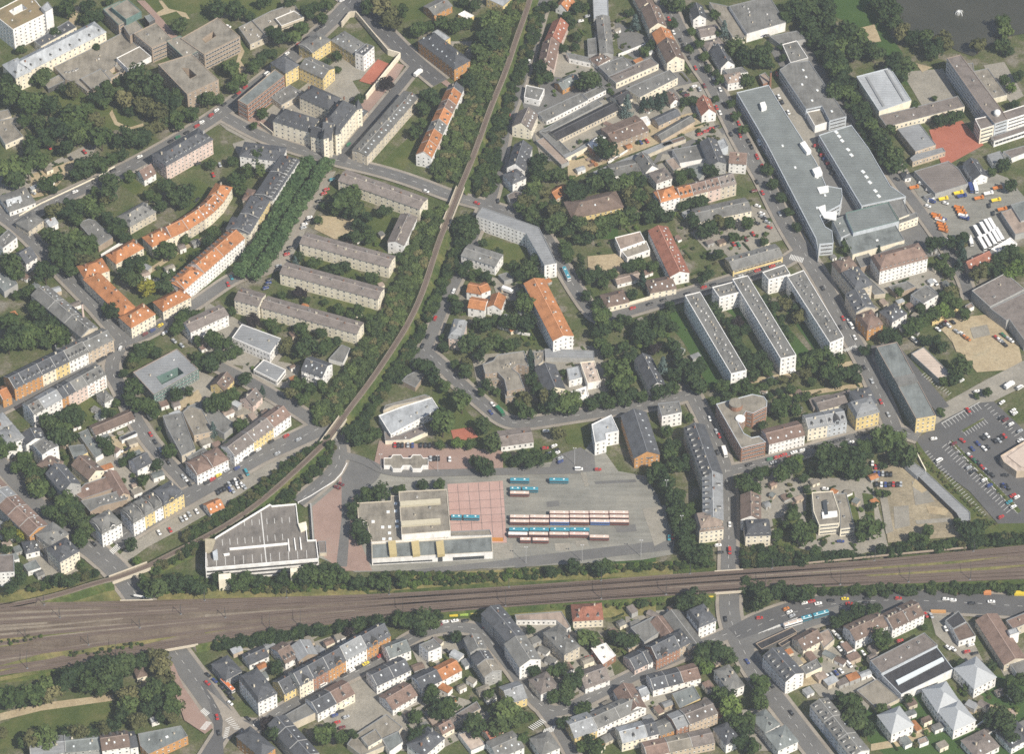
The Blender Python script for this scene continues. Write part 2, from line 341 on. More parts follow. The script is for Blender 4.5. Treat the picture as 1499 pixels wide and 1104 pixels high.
def pitched(root, L, D, h, rise, wc, rc, t, o, rot, yo=0.0, xo=0.0, rng=random):
    """walls + roof in the frame of ROOT: x along the eave, y to the back"""
    x0, x1, y0, y1 = xo, xo + L, yo, yo + D; b = MB(); ym = (y0 + y1) / 2; ov = o.get('ov', .4)
    b.box(x0, y0, 0, x1, y1, h)
    if t == 'g':
        b.face([(x0, y1, h), (x0, y0, h), (x0, ym, h + rise - .02)]); b.face([(x1, y0, h), (x1, y1, h), (x1, ym, h + rise - .02)])
    ob("wall", b.me("wall", [o.get('wm') or wallmat(wc)]), root, col=WC[wc])
    b = MB(); sl = rise / (D / 2)
    if t == 'g':
        ox = o.get('ox', .25); th = .22; X0, X1 = x0 - ox, x1 + ox
        pr = [(y0 - ov, h - ov * sl + .02), (ym, h + rise + .02), (y1 + ov, h - ov * sl + .02)]
        for (a, az), (c, cz) in ((pr[0], pr[1]), (pr[1], pr[2])):
            b.face([(X0, a, az + th), (X1, a, az + th), (X1, c, cz + th), (X0, c, cz + th)]); b.face([(X0, c, cz), (X1, c, cz), (X1, a, az), (X0, a, az)])
            b.face([(X0, a, az), (X0, a, az + th), (X0, c, cz + th), (X0, c, cz)]); b.face([(X1, c, cz), (X1, c, cz + th), (X1, a, az + th), (X1, a, az)])
        for y, z in (pr[0], pr[2]): b.face([(X0, y, z), (X1, y, z), (X1, y, z + th), (X0, y, z + th)] if y == pr[0][0] else [(X1, y, z), (X0, y, z), (X0, y, z + th), (X1, y, z + th)])
    else:
        zb = h
        X0, X1, Y0, Y1 = x0 - ov, x1 + ov, y0 - ov, y1 + ov
        b.box(X0, Y0, zb - .02, X1, Y1, zb + .16)
        zb += .16
        if t == 'm':
            i_, u = 1.3, 2.7
            q = [(X0, Y0), (X1, Y0), (X1, Y1), (X0, Y1)]; r = [(X0 + i_, Y0 + i_), (X1 - i_, Y0 + i_), (X1 - i_, Y1 - i_), (X0 + i_, Y1 - i_)]
            for k in range(4): k2 = (k + 1) % 4; b.face([(*q[k], zb), (*q[k2], zb), (*r[k2], zb + u), (*r[k], zb + u)])
            X0, Y0, X1, Y1, zb = X0 + i_, Y0 + i_, X1 - i_, Y1 - i_, zb + u
        e = min((Y1 - Y0) / 2, (X1 - X0) / 2) * (.95 if t != 'm' else 1)
        yl, yh = (Y0 + Y1) / 2 - max(0, (Y1 - Y0) / 2 - e) , (Y0 + Y1) / 2 + max(0, (Y1 - Y0) / 2 - e); zr = zb + rise
        if (Y1 - Y0) / 2 - e < .6: yl = yh = (Y0 + Y1) / 2
        xa, xb = X0 + e, X1 - e
        if xb - xa < .6: xa = xb = (X0 + X1) / 2
        A, B_, C, D_ = (X0, Y0, zb), (X1, Y0, zb), (X1, Y1, zb), (X0, Y1, zb)
        p, q, r, s_ = (xa, yl, zr), (xb, yl, zr), (xb, yh, zr), (xa, yh, zr)
        def cl(*f):
            g = [];
            for z in f:
                if not g or (Vector(z) - Vector(g[-1])).length > 1e-4: g.append(z)
            if (Vector(g[0]) - Vector(g[-1])).length < 1e-4: g.pop()
            if len(g) > 2: b.face(g)
        cl(A, B_, q, p); cl(B_, C, r, q); cl(C, D_, s_, r); cl(D_, A, p, s_); cl(p, q, r, s_)
    roof = ob("roof", b.me("roof", [roofmat(rc, o)]), root, col=tuple(c * o.get('_j', 1) for c in RC[rc]))
    if t == 'g' and L > 5:
        k = MB(); k.box(x0, ym - .22, h + rise + .16, x1, ym + .22, h + rise + .34); ob("ridge", k.me("ridge", ["trim_paint"]), roof, col=tuple(min(1, c * 1.5 + .06) for c in RC[rc]))
    if o.get('fw'):
        k = MB()
        for X0 in ((x0, x1 - .34) if o['fw'] == 2 else (x0,)):
            for (ya, za), (yb, zb_) in (((y0 - .1, h + .1), (ym, h + rise + .2)), ((ym, h + rise + .2), (y1 + .1, h + .1))):
                k.face([(X0, ya, za + .34), (X0 + .34, ya, za + .34), (X0 + .34, yb, zb_ + .34), (X0, yb, zb_ + .34)]); k.face([(X0, ya, za), (X0, ya, za + .34), (X0, yb, zb_ + .34), (X0, yb, zb_)][::-1]); k.face([(X0 + .34, ya, za), (X0 + .34, ya, za + .34), (X0 + .34, yb, zb_ + .34), (X0 + .34, yb, zb_)])
        ob("fire_wall_cap", k.me("fire_wall_cap", ["trim_paint"]), roof, col=WC['g'])
    win = o.get('win', 3.0); cnt = [0, []]
    for p, q in (((x0, y0), (x1, y0)), ((x1, y0), (x1, y1)), ((x1, y1), (x0, y1)), ((x0, y1), (x0, y0))): facade(root, p, q, h, rot, win, 0, cnt)
    rest_windows(root, cnt)
    def slope(y): return h + rise * (1 - abs(y - ym) / (D / 2)) + .2
    ch = o.get('ch', max(1, int(L / 7)) if t != 'm' else 2)
    for i in range(ch):
        x = x0 + L * (i + .5) / ch + rng.uniform(-.8, .8) * min(1, L / 12); y = ym + rng.choice((-1, 1)) * rng.uniform(.1, .28) * D / 2
        ob("chimney", CHIM, roof, (x, y, (slope(y) if t != 'm' else h + 3.2 + rise * .5) - 1.2), (WC['b'], WC['e'], WC['g'], WC['c'])[rng.randrange(4)], 0, (rng.uniform(.7, 1.3), .75, 1.2 + rng.uniform(1.0, 1.7)))
    dm = o.get('dm', 0)
    if 'dm' not in o and 'sk' not in o and ch and L > 8 and t in 'gh' and rise > 2: o['sk'] = rng.choice((0, 1, 2, 3)); dm = rng.choice((0, 0, 1, 2))
    if o.get('cg'):
        k = ob("cross_gable", GABLE, root, (x0 + L * o['cg'], y0 - .12, h - 1.6), WC[wc], sc=(2.5, 2.4, 2.9))
    for side, nd in ((0, dm), (1, o.get('db', 0))):
        for i in range(nd):
            x = x0 + L * (i + .5) / nd; y = y0 + (.25 if t == 'm' else .16 * D / 2 + .3)
            z = h + .65 if t == 'm' else slope(y) - .1
            if side == 0: ob("dormer", DORM, roof, (x, y, z))
            else: ob("dormer", DORM, roof, (x, y1 - (y - y0), z), rot=math.pi)
    ang = math.atan2(rise, D / 2)
    for i in range(o.get('sk', 0)):
        x = x0 + L * (i + .5) / o['sk'] + rng.uniform(-.6, .6); y = y0 + D / 2 * rng.uniform(.3, .7)
        k = ob("skylight", SKYL, roof, (x, y, slope(y) - .12 if t != 'm' else h + 3.1), WC['g'], 0, (1.0, 1.3, .22)); k.rotation_euler = (ang if t != 'm' else .2, 0, 0)
    for i in range(o.get('bal', 0)):
        fl = max(1, int((h + .45) / 3.05)); nb = o['bal']
        for k in range(1, fl):
            bb = MB(); bb.box(-1.4, -1.2, 0, 1.4, 0, .15); bb.box(-1.4, -1.2, .15, 1.4, -1.12, 1.0); bb.box(-1.4, -1.12, .15, -1.32, 0, 1.0); bb.box(1.32, -1.12, .15, 1.4, 0, 1.0)
            ob("balcony", bb.me("balcony", ["trim_paint"]), root, (x0 + L * (i + .5) / nb, y0 - .005, k * h / fl), WC[o.get('bc', 'w')])
    return roof
def G(name, label, h, rise, wc, rc, A, B, D, t='g', **o):
    """pitched-roofed house: A->B its eave as traced, the house on the left of A->B"""
    a, b = P(*A, h), P(*B, h); d = b - a; L = d.length; rot = math.atan2(d.y, d.x)
    n = Vector((-d.y, d.x, 0)).normalized(); c = a + d / 2 + n * D / 2
    root = thing(name, label, CATS[name], (a.x, a.y, 0), rot); reg(label, c); o['_j'] = random.Random(int(a.x * 5 + a.y * 3)).uniform(.86, 1.16); FOOT.append([((a + d * i + n * D * j).x, (a + d * i + n * D * j).y) for i, j in ((0, 0), (1, 0), (1, 1), (0, 1))])
    pitched(root, L, D, h, rise, wc, rc, t, o, rot, rng=random.Random(int(abs(a.x) * 3 + abs(a.y) * 17)))
    return root
def X(A, B, D, segs, t='g', **o):
    """a terrace from A to B: segs = (share, height, rise, wall, roof, label[, options])"""
    tot = sum(s[0] for s in segs); k = 0
    for s in segs:
        f0, f1 = k / tot, (k + s[0]) / tot; k += s[0]; oo = dict(o); oo.update(s[6] if len(s) > 6 else {}); oo.setdefault('ox', -.02); oo.setdefault('fw', 1)
        tt = oo.pop('t', t); nm = oo.pop('nm', 'terraced_house'); dd = oo.pop('D', D)
        p = (A[0] + (B[0] - A[0]) * f0, A[1] + (B[1] - A[1]) * f0); q = (A[0] + (B[0] - A[0]) * f1, A[1] + (B[1] - A[1]) * f1)
        G(nm, s[5], s[1], s[2], s[3], s[4], p, q, dd, tt, **oo)
PC = {**RC, **WC}
# ------------------------------------------------------------- ground sheets
ZL = [0.03]
def sheet(name, mat, pts, z=None):
    """a sheet on the ground traced by its outline; each new one lies a little above the last"""
    ZL[0] += .004; zz = ZL[0] if z is None else z
    w = [P(pts[i], pts[i + 1], zz) for i in range(0, len(pts), 2)]
    bmx = bmesh.new(); vs = [bmx.verts.new(p) for p in w]; es = [bmx.edges.new((vs[i], vs[(i + 1) % len(vs)])) for i in range(len(vs))]
    bmesh.ops.triangle_fill(bmx, use_beauty=True, edges=es, normal=(0, 0, 1))
    me = bpy.data.meshes.new(name); bmx.to_mesh(me); bmx.free(); me.materials.append(MATS[mat]); return tag(ob(name, me), kind="structure")
def smooth(w, it=2):
    for _ in range(it):
        o = [w[0]]
        for a, b in zip(w, w[1:]): o += [a.lerp(b, .25), a.lerp(b, .75)]
        w = o + [w[-1]]
    return w
def strip(w, r0, r1, z):
    out = []
    for i, p in enumerate(w):
        d = ((w[min(i + 1, len(w) - 1)] - w[max(i - 1, 0)])).normalized(); n = Vector((-d.y, d.x, 0)); out.append((p + n * r0, p + n * r1))
    b = MB()
    for (a, c), (d, e) in zip(out, out[1:]):
        b.face([(a.x, a.y, z), (c.x, c.y, z), (e.x, e.y, z), (d.x, d.y, z)][::-1] if r1 > r0 else [(a.x, a.y, z), (c.x, c.y, z), (e.x, e.y, z), (d.x, d.y, z)])
    return b
def road(pts, wd, mat="asphalt", walk=2.2, dash=True, nm="road", wm="paving"):
    w = smooth([P(pts[i], pts[i + 1], 0) for i in range(0, len(pts), 2)]); ZL[0] += .004; z = ZL[0]
    if walk: ROADS.append((w, wd / 2 + walk, wm, "pavement", 0)); 
    ROADS.append((w, wd / 2, mat, nm, .06))
    if dash: ROADS.append((w, None, "road_paint", "road_marking", .12))
ROADS = []
def build_roads():
    k = 0
    for nm in ("pavement", "road", "path", "road_marking"):
        for w, r, mat, n2, z in ROADS:
            if n2 != nm: continue
            k += 1; zz = ZL[0] + .01 + z * 1.6 + k * .0022
            if r is None:
                b = MB(); acc = 0; on = True
                for a, c in zip(w, w[1:]):
                    d = (c - a); L = d.length
                    if L < .01: continue
                    u = d / L; n = Vector((-u.y, u.x, 0)) * .09; s = 0
                    while s < L:
                        e = min(L, s + (3.0 if on else 5.0) - acc)
                        if on: p, q = a + u * s, a + u * e; b.face([(p - n)[:2] + (zz,), (q - n)[:2] + (zz,), (q + n)[:2] + (zz,), (p + n)[:2] + (zz,)])
                        acc += e - s
                        if acc >= (3.0 if on else 5.0) - 1e-6: acc = 0; on = not on
                        s = e if e > s else s + .01
            else: b = strip(w, -r, r, zz)
            tag(ob(n2, b.me(n2, [mat])), kind="structure")
# ============================================================= the ground
FULL()
b = MB(); b.face([(-1600, -1200, 0), (1600, -1200, 0), (1600, 2600, 0), (-1600, 2600, 0)]); tag(ob("ground", b.me("ground", ["base_ground"])), kind="structure")
def multi(name, mat, *polys):
    for p in polys: sheet(name, mat, p)
# parks and lawns
multi("lawn", "lawn", (60, 120, 200, 90, 215, 150, 160, 190, 90, 160), (150, 165, 170, 158, 205, 182, 190, 190, 165, 190), (210, 0, 245, 30, 330, 5, 330, -30, 205, -30), (330, 5, 380, 40, 420, 20, 400, -20, 330, -20), (520, 0, 560, 40, 640, 20, 640, -40, 520, -40),
      (170, 265, 210, 295, 240, 280, 205, 250), (240, 290, 300, 320, 335, 290, 290, 262), (215, 355, 300, 330, 330, 345, 260, 410, 195, 420, 180, 395), (500, 290, 560, 310, 590, 330, 560, 380, 520, 350, 490, 320), (440, 370, 560, 410, 560, 430, 440, 395),
      (540, 255, 610, 190, 620, 215, 580, 260), (690, 345, 770, 360, 776, 390, 740, 400, 700, 370), (770, 460, 800, 450, 830, 505, 770, 505), (630, 545, 700, 620, 720, 700, 640, 640), (840, 640, 875, 625, 890, 670, 840, 662))
multi("lawn", "green_lawn", (1214, -20, 1268, -20, 1282, 20, 1322, 78, 1308, 88, 1268, 66, 1240, 32, 1218, 22), (1330, 95, 1350, 112, 1330, 125, 1310, 118), (985, 450, 1005, 470, 1062, 560, 1040, 572, 1000, 500, 975, 470), (1030, 425, 1160, 540, 1190, 520, 1100, 420), (1150, 430, 1230, 520, 1200, 525, 1140, 440),
      (1262, 1040, 1285, 1002, 1320, 990, 1345, 1010, 1375, 1060, 1400, 1080, 1440, 1060, 1440, 1020, 1400, 1000, 1395, 980, 1460, 990, 1499, 1000, 1510, 1110, 1300, 1110, 1270, 1085), (870, 310, 905, 300, 905, 350, 870, 350), (890, 820, 960, 800, 960, 830, 890, 832))
multi("lawn", "lawn", (0, 1060, 90, 1028, 172, 1020, 175, 1050, 100, 1075, 0, 1098), (130, 610, 150, 600, 165, 640, 130, 660), (118, 580, 140, 575, 150, 605, 118, 620), (500, 430, 560, 460, 500, 500, 440, 470))
multi("dirt_path", "sand", (0, 1045, 60, 1030, 165, 1017, 168, 1026, 60, 1041, 0, 1056), (164, 160, 172, 178, 190, 186, 210, 180, 210, 184, 188, 190, 168, 182, 160, 166), (237, 0, 247, 12, 272, 18, 278, 27, 270, 27, 258, 16, 230, 24, 222, 22, 240, 12, 232, 0), (350, 60, 358, 75, 352, 88, 360, 100, 352, 110, 346, 90, 350, 75, 345, 62),
      (106, 10, 118, 8, 108, 36, 98, 40), (215, 395, 260, 365, 300, 345, 300, 350, 262, 371, 218, 402), (1385, 1060, 1410, 1040, 1440, 1030, 1490, 1040, 1490, 1046, 1440, 1040, 1418, 1048, 1395, 1068), (1275, 1090, 1320, 1082, 1370, 1060, 1374, 1066, 1325, 1092, 1275, 1100),
      (1060, 560, 1160, 545, 1290, 520, 1290, 526, 1165, 552, 1062, 567), (1120, 600, 1160, 575, 1265, 560, 1265, 566, 1165, 582, 1125, 606))
multi("commercial_yard", "asphalt", (762, 140, 790, 128, 800, 95, 880, 78, 935, 88, 1000, 104, 1020, 128, 980, 160, 900, 190, 850, 232, 800, 236, 780, 205), (900, 30, 960, 60, 985, 98, 950, 100, 905, 70), (965, 222, 1060, 185, 1085, 230, 1060, 252, 985, 262, 950, 248), (1196, 100, 1215, 100, 1290, 230, 1345, 320, 1380, 372, 1340, 380, 1300, 350, 1240, 330, 1200, 270, 1160, 170), (1125, 70, 1190, 60, 1215, 100, 1150, 110))
multi("commercial_yard", "concrete_yard", (1018, 135, 1035, 165, 1060, 200, 1040, 215, 985, 190, 1000, 160), (1255, 390, 1290, 380, 1380, 395, 1380, 425, 1280, 430), (1010, 340, 1090, 300, 1130, 345, 1040, 372), (1225, 330, 1285, 300, 1330, 330, 1250, 370))
# yards, squares and car parks
multi("yard", "concrete_yard", (60, 245, 120, 215, 150, 200, 130, 235, 75, 262, 40, 270), (0, 250, 60, 240, 30, 300, 0, 300), (780, 180, 800, 160, 950, 135, 990, 150, 1000, 170, 850, 230, 790, 230), (800, 60, 870, 90, 870, 120, 800, 110), (870, 30, 900, 30, 900, 60, 870, 60), (1010, 10, 1070, 20, 1090, 55, 1060, 60, 1030, 40),
      (985, 128, 1025, 118, 1040, 140, 1000, 150), (1130, 130, 1160, 120, 1190, 180, 1200, 240, 1180, 300, 1150, 230), (1320, 105, 1380, 100, 1400, 140, 1350, 155), (1440, 95, 1470, 90, 1499, 140, 1480, 150, 1450, 120), (1260, 185, 1300, 225, 1340, 300, 1380, 360, 1400, 340, 1330, 250, 1290, 190),
      (1100, 300, 1130, 310, 1150, 350, 1110, 360, 1085, 335), (1050, 360, 1110, 345, 1140, 365, 1070, 380), (1060, 195, 1090, 240, 1060, 250, 1040, 215), (970, 225, 1050, 235, 1040, 250, 960, 250), (718, 405, 780, 420, 770, 440, 730, 440), (360, 520, 440, 535, 430, 570, 350, 560), (340, 595, 420, 580, 440, 600, 380, 640, 330, 620),
      (470, 255, 492, 250, 418, 395, 395, 398), (40, 820, 80, 808, 120, 840, 60, 850), (130, 640, 160, 660, 190, 650, 180, 630), (1100, 690, 1160, 690, 1170, 790, 1130, 800, 1095, 740), (1160, 700, 1275, 700, 1300, 800, 1230, 820, 1160, 800),
      (1130, 930, 1180, 915, 1260, 980, 1290, 1000, 1270, 1040, 1200, 1020, 1150, 960), (1360, 895, 1400, 890, 1440, 970, 1420, 975, 1370, 930), (1430, 915, 1445, 910, 1485, 985, 1470, 990), (440, 1010, 530, 990, 590, 1040, 560, 1075, 480, 1065), (490, 1040, 545, 1000, 570, 1035, 530, 1060), (770, 935, 800, 930, 815, 975, 790, 985))
multi("yard", "concrete_yard", (222, 765, 330, 712, 430, 656, 474, 640, 455, 660, 385, 702, 330, 738, 270, 772, 215, 802, 176, 830, 170, 818), (600, 945, 690, 935, 700, 960, 660, 985, 620, 990), (740, 920, 800, 900, 880, 930, 900, 990, 830, 1020, 790, 985), (850, 1000, 960, 985, 1000, 1000, 1010, 1040, 900, 1085, 840, 1060), (915, 900, 1000, 890, 1010, 930, 960, 965, 920, 960),
      (140, 660, 190, 630, 250, 690, 200, 740, 150, 770, 120, 720), (330, 920, 450, 905, 470, 930, 420, 960, 340, 950), (400, 960, 520, 920, 560, 940, 430, 1010), (600, 1000, 700, 1030, 720, 1060, 640, 1100, 560, 1100), (1180, 640, 1290, 600, 1290, 640, 1200, 655), (1085, 1040, 1130, 1035, 1150, 1100, 1090, 1100), (300, 440, 420, 510, 400, 540, 300, 530), (690, 520, 880, 505, 890, 580, 800, 590, 700, 570), (620, 60, 690, 60, 690, 90, 640, 90), (240, 520, 330, 560, 330, 600, 280, 620, 230, 570))
multi("lawn", "lawn", (1235, 722, 1250, 720, 1262, 780, 1245, 785), (1180, 720, 1192, 718, 1195, 790, 1180, 795), (1262, 722, 1278, 724, 1282, 780, 1272, 785), (1130, 760, 1170, 755, 1175, 800, 1140, 805), (820, 620, 860, 616, 865, 655, 830, 650), (640, 960, 680, 950, 690, 975, 650, 985))
multi("yard", "concrete_yard", (436, 132, 492, 88, 500, 70, 560, 92, 540, 112, 516, 118, 530, 140, 505, 152, 478, 140), (372, 178, 412, 142, 470, 140, 470, 178, 420, 200), (318, 178, 345, 168, 400, 200, 360, 205, 332, 190), (340, 210, 372, 200, 385, 232, 360, 250))
multi("sandy_yard", "sand", (830, 225, 900, 190, 1010, 165, 1040, 165, 1030, 185, 870, 245, 832, 265), (860, 375, 915, 370, 910, 400, 862, 405), (465, 315, 520, 320, 518, 345, 490, 350, 460, 335), (160, 640, 205, 630, 215, 660, 170, 668), (260, 590, 290, 570, 300, 590, 265, 605), (1365, 470, 1445, 460, 1490, 500, 1499, 540, 1430, 545, 1385, 490),
      (45, 255, 105, 235, 130, 230, 100, 255, 70, 285, 45, 290), (1130, 985, 1180, 960, 1200, 1000, 1160, 1010), (1260, 40, 1280, 35, 1290, 60, 1275, 62), (1340, 92, 1365, 98, 1350, 105))
multi("paved_road", "concrete_yard", (1340, 640, 1370, 597, 1440, 558, 1510, 522, 1510, 560, 1450, 590, 1380, 615))
multi("yard", "dark_asphalt", (1255, 510, 1310, 500, 1370, 570, 1390, 595, 1370, 602, 1340, 570))
multi("car_park", "dark_asphalt", (1340, 645, 1375, 618, 1430, 590, 1455, 588, 1510, 640, 1510, 768, 1462, 768, 1420, 720, 1380, 690, 1345, 665))
multi("dirt_lot", "dirt_lot", (1275, 680, 1320, 680, 1350, 700, 1395, 745, 1410, 785, 1300, 795, 1295, 760))
multi("works_yard", "yard_asphalt", (1325, 255, 1420, 240, 1475, 260, 1510, 300, 1510, 340, 1460, 375, 1420, 385, 1375, 335))
multi("red_paving", "red_paving", (555, 645, 735, 660, 737, 692, 545, 690), (230, 20, 262, 55, 250, 60, 225, 30), (262, 62, 240, 30, 212, 0, 200, 0), (345, 165, 400, 205, 460, 222, 490, 230, 500, 222, 440, 205, 370, 165), (495, 222, 510, 222, 560, 150, 592, 95, 575, 90, 535, 140), (600, 75, 660, 122, 655, 127, 598, 84))
multi("red_court", "red_court", (526, 118, 553, 86, 575, 95, 546, 124), (1360, 190, 1408, 176, 1440, 212, 1380, 245), (660, 630, 690, 625, 700, 640, 665, 648))
multi("depot_yard", "yard_asphalt", (500, 668, 556, 690, 735, 690, 850, 668, 870, 640, 905, 690, 945, 697, 962, 725, 988, 790, 985, 812, 940, 820, 735, 832, 520, 838, 455, 812, 452, 740, 495, 705))
multi("brick_paving", "red_paving", (457, 742, 495, 710, 500, 690, 520, 695, 515, 760, 530, 800, 545, 836, 500, 836, 462, 806))
multi("tiled_paving", "tile_paving", (655, 709, 736, 704, 742, 795, 720, 795, 716, 776, 660, 778))
multi("asphalt_patch", "asphalt", (498, 668, 530, 672, 560, 690, 550, 705, 515, 730, 508, 830, 492, 830, 500, 760, 500, 700), (812, 668, 850, 655, 870, 668, 872, 690, 800, 694), (600, 835, 760, 818, 760, 828, 600, 842), (745, 818, 985, 790, 985, 805, 755, 832))
FULL()
bb = MB(); ZL[0] += .004
def gl(x0, y0, x1, y1, wd=.12):
    a, b_ = P(x0, y0, ZL[0]), P(x1, y1, ZL[0]); n = (b_ - a).normalized(); n = Vector((-n.y, n.x, 0)) * wd; bb.face([a - n, b_ - n, b_ + n, a + n])
for i, x in enumerate((669.5, 685, 700, 716, 731)): gl(x, 709 - i * 1.0, x + 6, 777 + (i > 2) * 14)
for y in (722, 735, 747, 757, 768): gl(656, y, 738 + (y - 722) * .06, y - 4.5)
tag(ob("paving_joint", bb.me("paving_joint", ["dark_asphalt"])), kind="structure")
bb = MB(); ZL[0] += .004
for i in range(26): gl(1345 + i * 3.3 * 1.02 + 8, 664 + i * 3.72, 1351 + i * 3.3 * 1.02 + 8, 660 + i * 3.72)            # bays of the car park
for i in range(24): gl(1386 + i * 4.1, 650 + i * 4.15, 1379 + i * 4.1, 656 + i * 4.15); gl(1388 + i * 4.1, 650 + i * 4.15, 1395 + i * 4.1, 645 + i * 4.15)
for i in range(12): gl(1379 + i * 4.7, 620 - i * 2.55, 1385 + i * 4.7, 627 - i * 2.55)
for i in range(9): gl(1410 + i * 3.9, 632 - i * 2.2, 1415 + i * 3.9, 638 - i * 2.2)
for i in range(12): gl(1447 + i * 4.4, 591 + i * 4.4, 1441 + i * 4.4, 595 + i * 4.4)
for i in range(12): gl(1349 + i * 3.5, 550 + i * 2.6, 1354 + i * 3.5, 546 + i * 2.6)
gl(1378, 620, 1434, 589, .2); gl(1390, 646, 1490, 752, .2); gl(1408, 632, 1440, 612, .2)
tag(ob("bay_marking", bb.me("bay_marking", ["road_paint"])), kind="structure")
multi("planted_strip", "lawn", (1391, 645, 1394, 645, 1495, 748, 1490, 752), (1408, 630, 1440, 612, 1441, 614, 1410, 633), (1338, 640, 1352, 660, 1400, 720, 1455, 768, 1420, 770, 1412, 775, 1352, 690), (1410, 768, 1510, 766, 1510, 800, 1410, 800))
multi("embankment_grass", "bank_grass", (300, 850, 540, 845, 985, 832, 1046, 832, 1046, 838, 700, 863, 540, 872, 300, 878), (300, 940, 440, 918, 600, 898, 650, 894, 650, 905, 560, 915, 420, 940, 320, 955), (640, 900, 1040, 870, 1040, 882, 900, 890, 700, 902))
multi("dirt_lot", "dry_grass", (540, 845, 760, 833, 985, 822, 985, 842, 700, 855, 540, 868), (0, 868, 60, 860, 180, 848, 180, 880, 0, 884), (225, 868, 300, 855, 520, 858, 540, 872, 300, 880, 230, 882), (700, 895, 960, 880, 960, 900, 840, 908, 820, 905))
multi("yard_patch", "asphalt", (800, 735, 818, 733, 819, 741, 801, 743), (760, 715, 775, 714, 776, 726, 762, 727), (900, 770, 930, 768, 932, 778, 903, 780), (870, 705, 930, 702, 932, 706, 872, 709), (880, 810, 930, 805, 931, 811, 881, 816))
multi("yard_patch", "concrete_yard", (812, 796, 834, 795, 836, 806, 813, 807), (842, 792, 860, 791, 862, 800, 844, 801), (940, 745, 975, 740, 978, 790, 958, 800), (722, 796, 750, 795, 752, 817, 724, 819), (850, 693, 858, 692, 862, 712, 856, 713))
multi("lot_patch", "concrete_yard", (1308, 742, 1330, 740, 1332, 770, 1310, 775), (1288, 725, 1298, 724, 1308, 778, 1297, 782), (1335, 705, 1350, 703, 1368, 735, 1340, 740), (1340, 762, 1390, 758, 1395, 764, 1342, 768), (1420, 480, 1445, 475, 1450, 490, 1425, 496))
multi("lot_patch", "sand", (1340, 700, 1362, 715, 1350, 722, 1335, 712), (1355, 740, 1390, 745, 1385, 755, 1360, 752), (1390, 490, 1420, 500, 1430, 520, 1400, 515))
# the pond with its fountain
sheet("pond", "pond_water", (1306, -90, 1312, 0, 1320, 32, 1342, 56, 1380, 62, 1402, 74, 1425, 82, 1450, 64, 1480, 52, 1515, 46, 1515, -90))
# roads
LB = .0
road((20, 324, 100, 287, 210, 236, 300, 182, 345, 150, 428, 85, 474, 42, 505, 14, 535, -25), 10.5)
road((-15, 304, 22, 330, 50, 355, 90, 400, 130, 440, 165, 480, 185, 503), 9)
road((-10, 605, 0, 600, 80, 558, 130, 533, 180, 503), 9)
road((180, 503, 212, 492, 250, 470, 300, 437, 335, 412, 362, 400), 8, dash=False)
road((362, 400, 392, 398, 410, 375, 440, 310, 475, 245), 6, dash=False, mat="concrete_yard")
road((175, 512, 160, 540, 178, 572, 202, 625, 235, 668, 275, 712), 9)
road((482, 622, 428, 648, 380, 668, 344, 690, 280, 726, 225, 757, 165, 795), 13)
road((-10, 668, 30, 715, 80, 765, 120, 800, 174, 838), 10, dash=False)
road((130, 800, 174, 838, 205, 880, 232, 922, 258, 958, 300, 1015, 335, 1065), 14)
road((310, 530, 320, 538, 366, 560, 428, 598, 455, 615, 482, 640), 8, dash=False)
road((480, 632, 494, 645, 499, 665, 492, 688, 470, 710, 436, 737), 9)
road((330, 172, 380, 200, 430, 218, 500, 238, 560, 252, 610, 268, 660, 288, 700, 298, 755, 315, 790, 335, 815, 375, 838, 418, 868, 462, 885, 470), 8.5)
road((500, -10, 530, 15, 560, 45, 600, 85, 645, 122), 12, mat="dark_asphalt")
road((610, 96, 560, 158, 512, 215, 498, 238), 7, mat="dark_asphalt", dash=False)
road((800, -10, 780, 60, 766, 108, 755, 140, 742, 175, 734, 225, 722, 285, 715, 302), 7, dash=False)
road((968, -10, 996, 50, 1020, 90, 1044, 124, 1062, 160, 1090, 218, 1118, 262, 1140, 310, 1165, 355, 1195, 398, 1215, 435, 1240, 486, 1262, 522, 1280, 562, 1300, 608, 1312, 642), 10.5)
road((885, 468, 905, 462, 945, 450, 1000, 433, 1060, 415, 1140, 390, 1168, 372), 8, dash=False)
road((712, 302, 690, 350, 672, 400, 655, 435, 640, 470, 624, 512, 598, 540), 8, dash=False)
road((618, 512, 645, 535, 672, 562, 710, 595, 740, 620, 770, 622, 830, 612, 900, 602, 960, 592, 1014, 578), 9)
road((1006, 560, 1014, 580, 1030, 612, 1048, 650, 1062, 685, 1067, 735, 1067, 780, 1066, 842), 9)
road((1062, 692, 1100, 684, 1160, 668, 1200, 656, 1250, 643, 1310, 630, 1345, 642), 8)
road((1068, 868, 1067, 890, 1070, 912, 1082, 943, 1105, 985, 1140, 1032, 1190, 1096, 1205, 1115), 12)
road((1078, 935, 1120, 912, 1190, 890, 1270, 881, 1350, 881, 1440, 886, 1515, 891), 17, mat="dark_asphalt")
road((1085, 948, 1130, 932, 1190, 908, 1240, 895), 10, dash=False, mat="asphalt")
road((390, 1060, 412, 1042, 491, 1000, 540, 977, 575, 955, 605, 934, 636, 922, 672, 919, 705, 925, 727, 952, 753, 983, 772, 1012, 791, 1036, 812, 1045, 837, 1038, 900, 1005, 960, 976, 1008, 955, 1064, 930), 8)
road((796, 1040, 815, 1065, 835, 1100, 842, 1115), 7, dash=False)
road((300, 1115, 322, 1080, 335, 1062, 385, 1066), 8, dash=False, mat="dark_asphalt")
road((300, 1002, 312, 1025, 319, 1052, 320, 1085, 322, 1115), 5, dash=False, mat="dark_asphalt", walk=0)
road((1252, 165, 1280, 215, 1310, 262, 1340, 300, 1370, 342, 1395, 378, 1414, 415, 1420, 440), 7, dash=False)
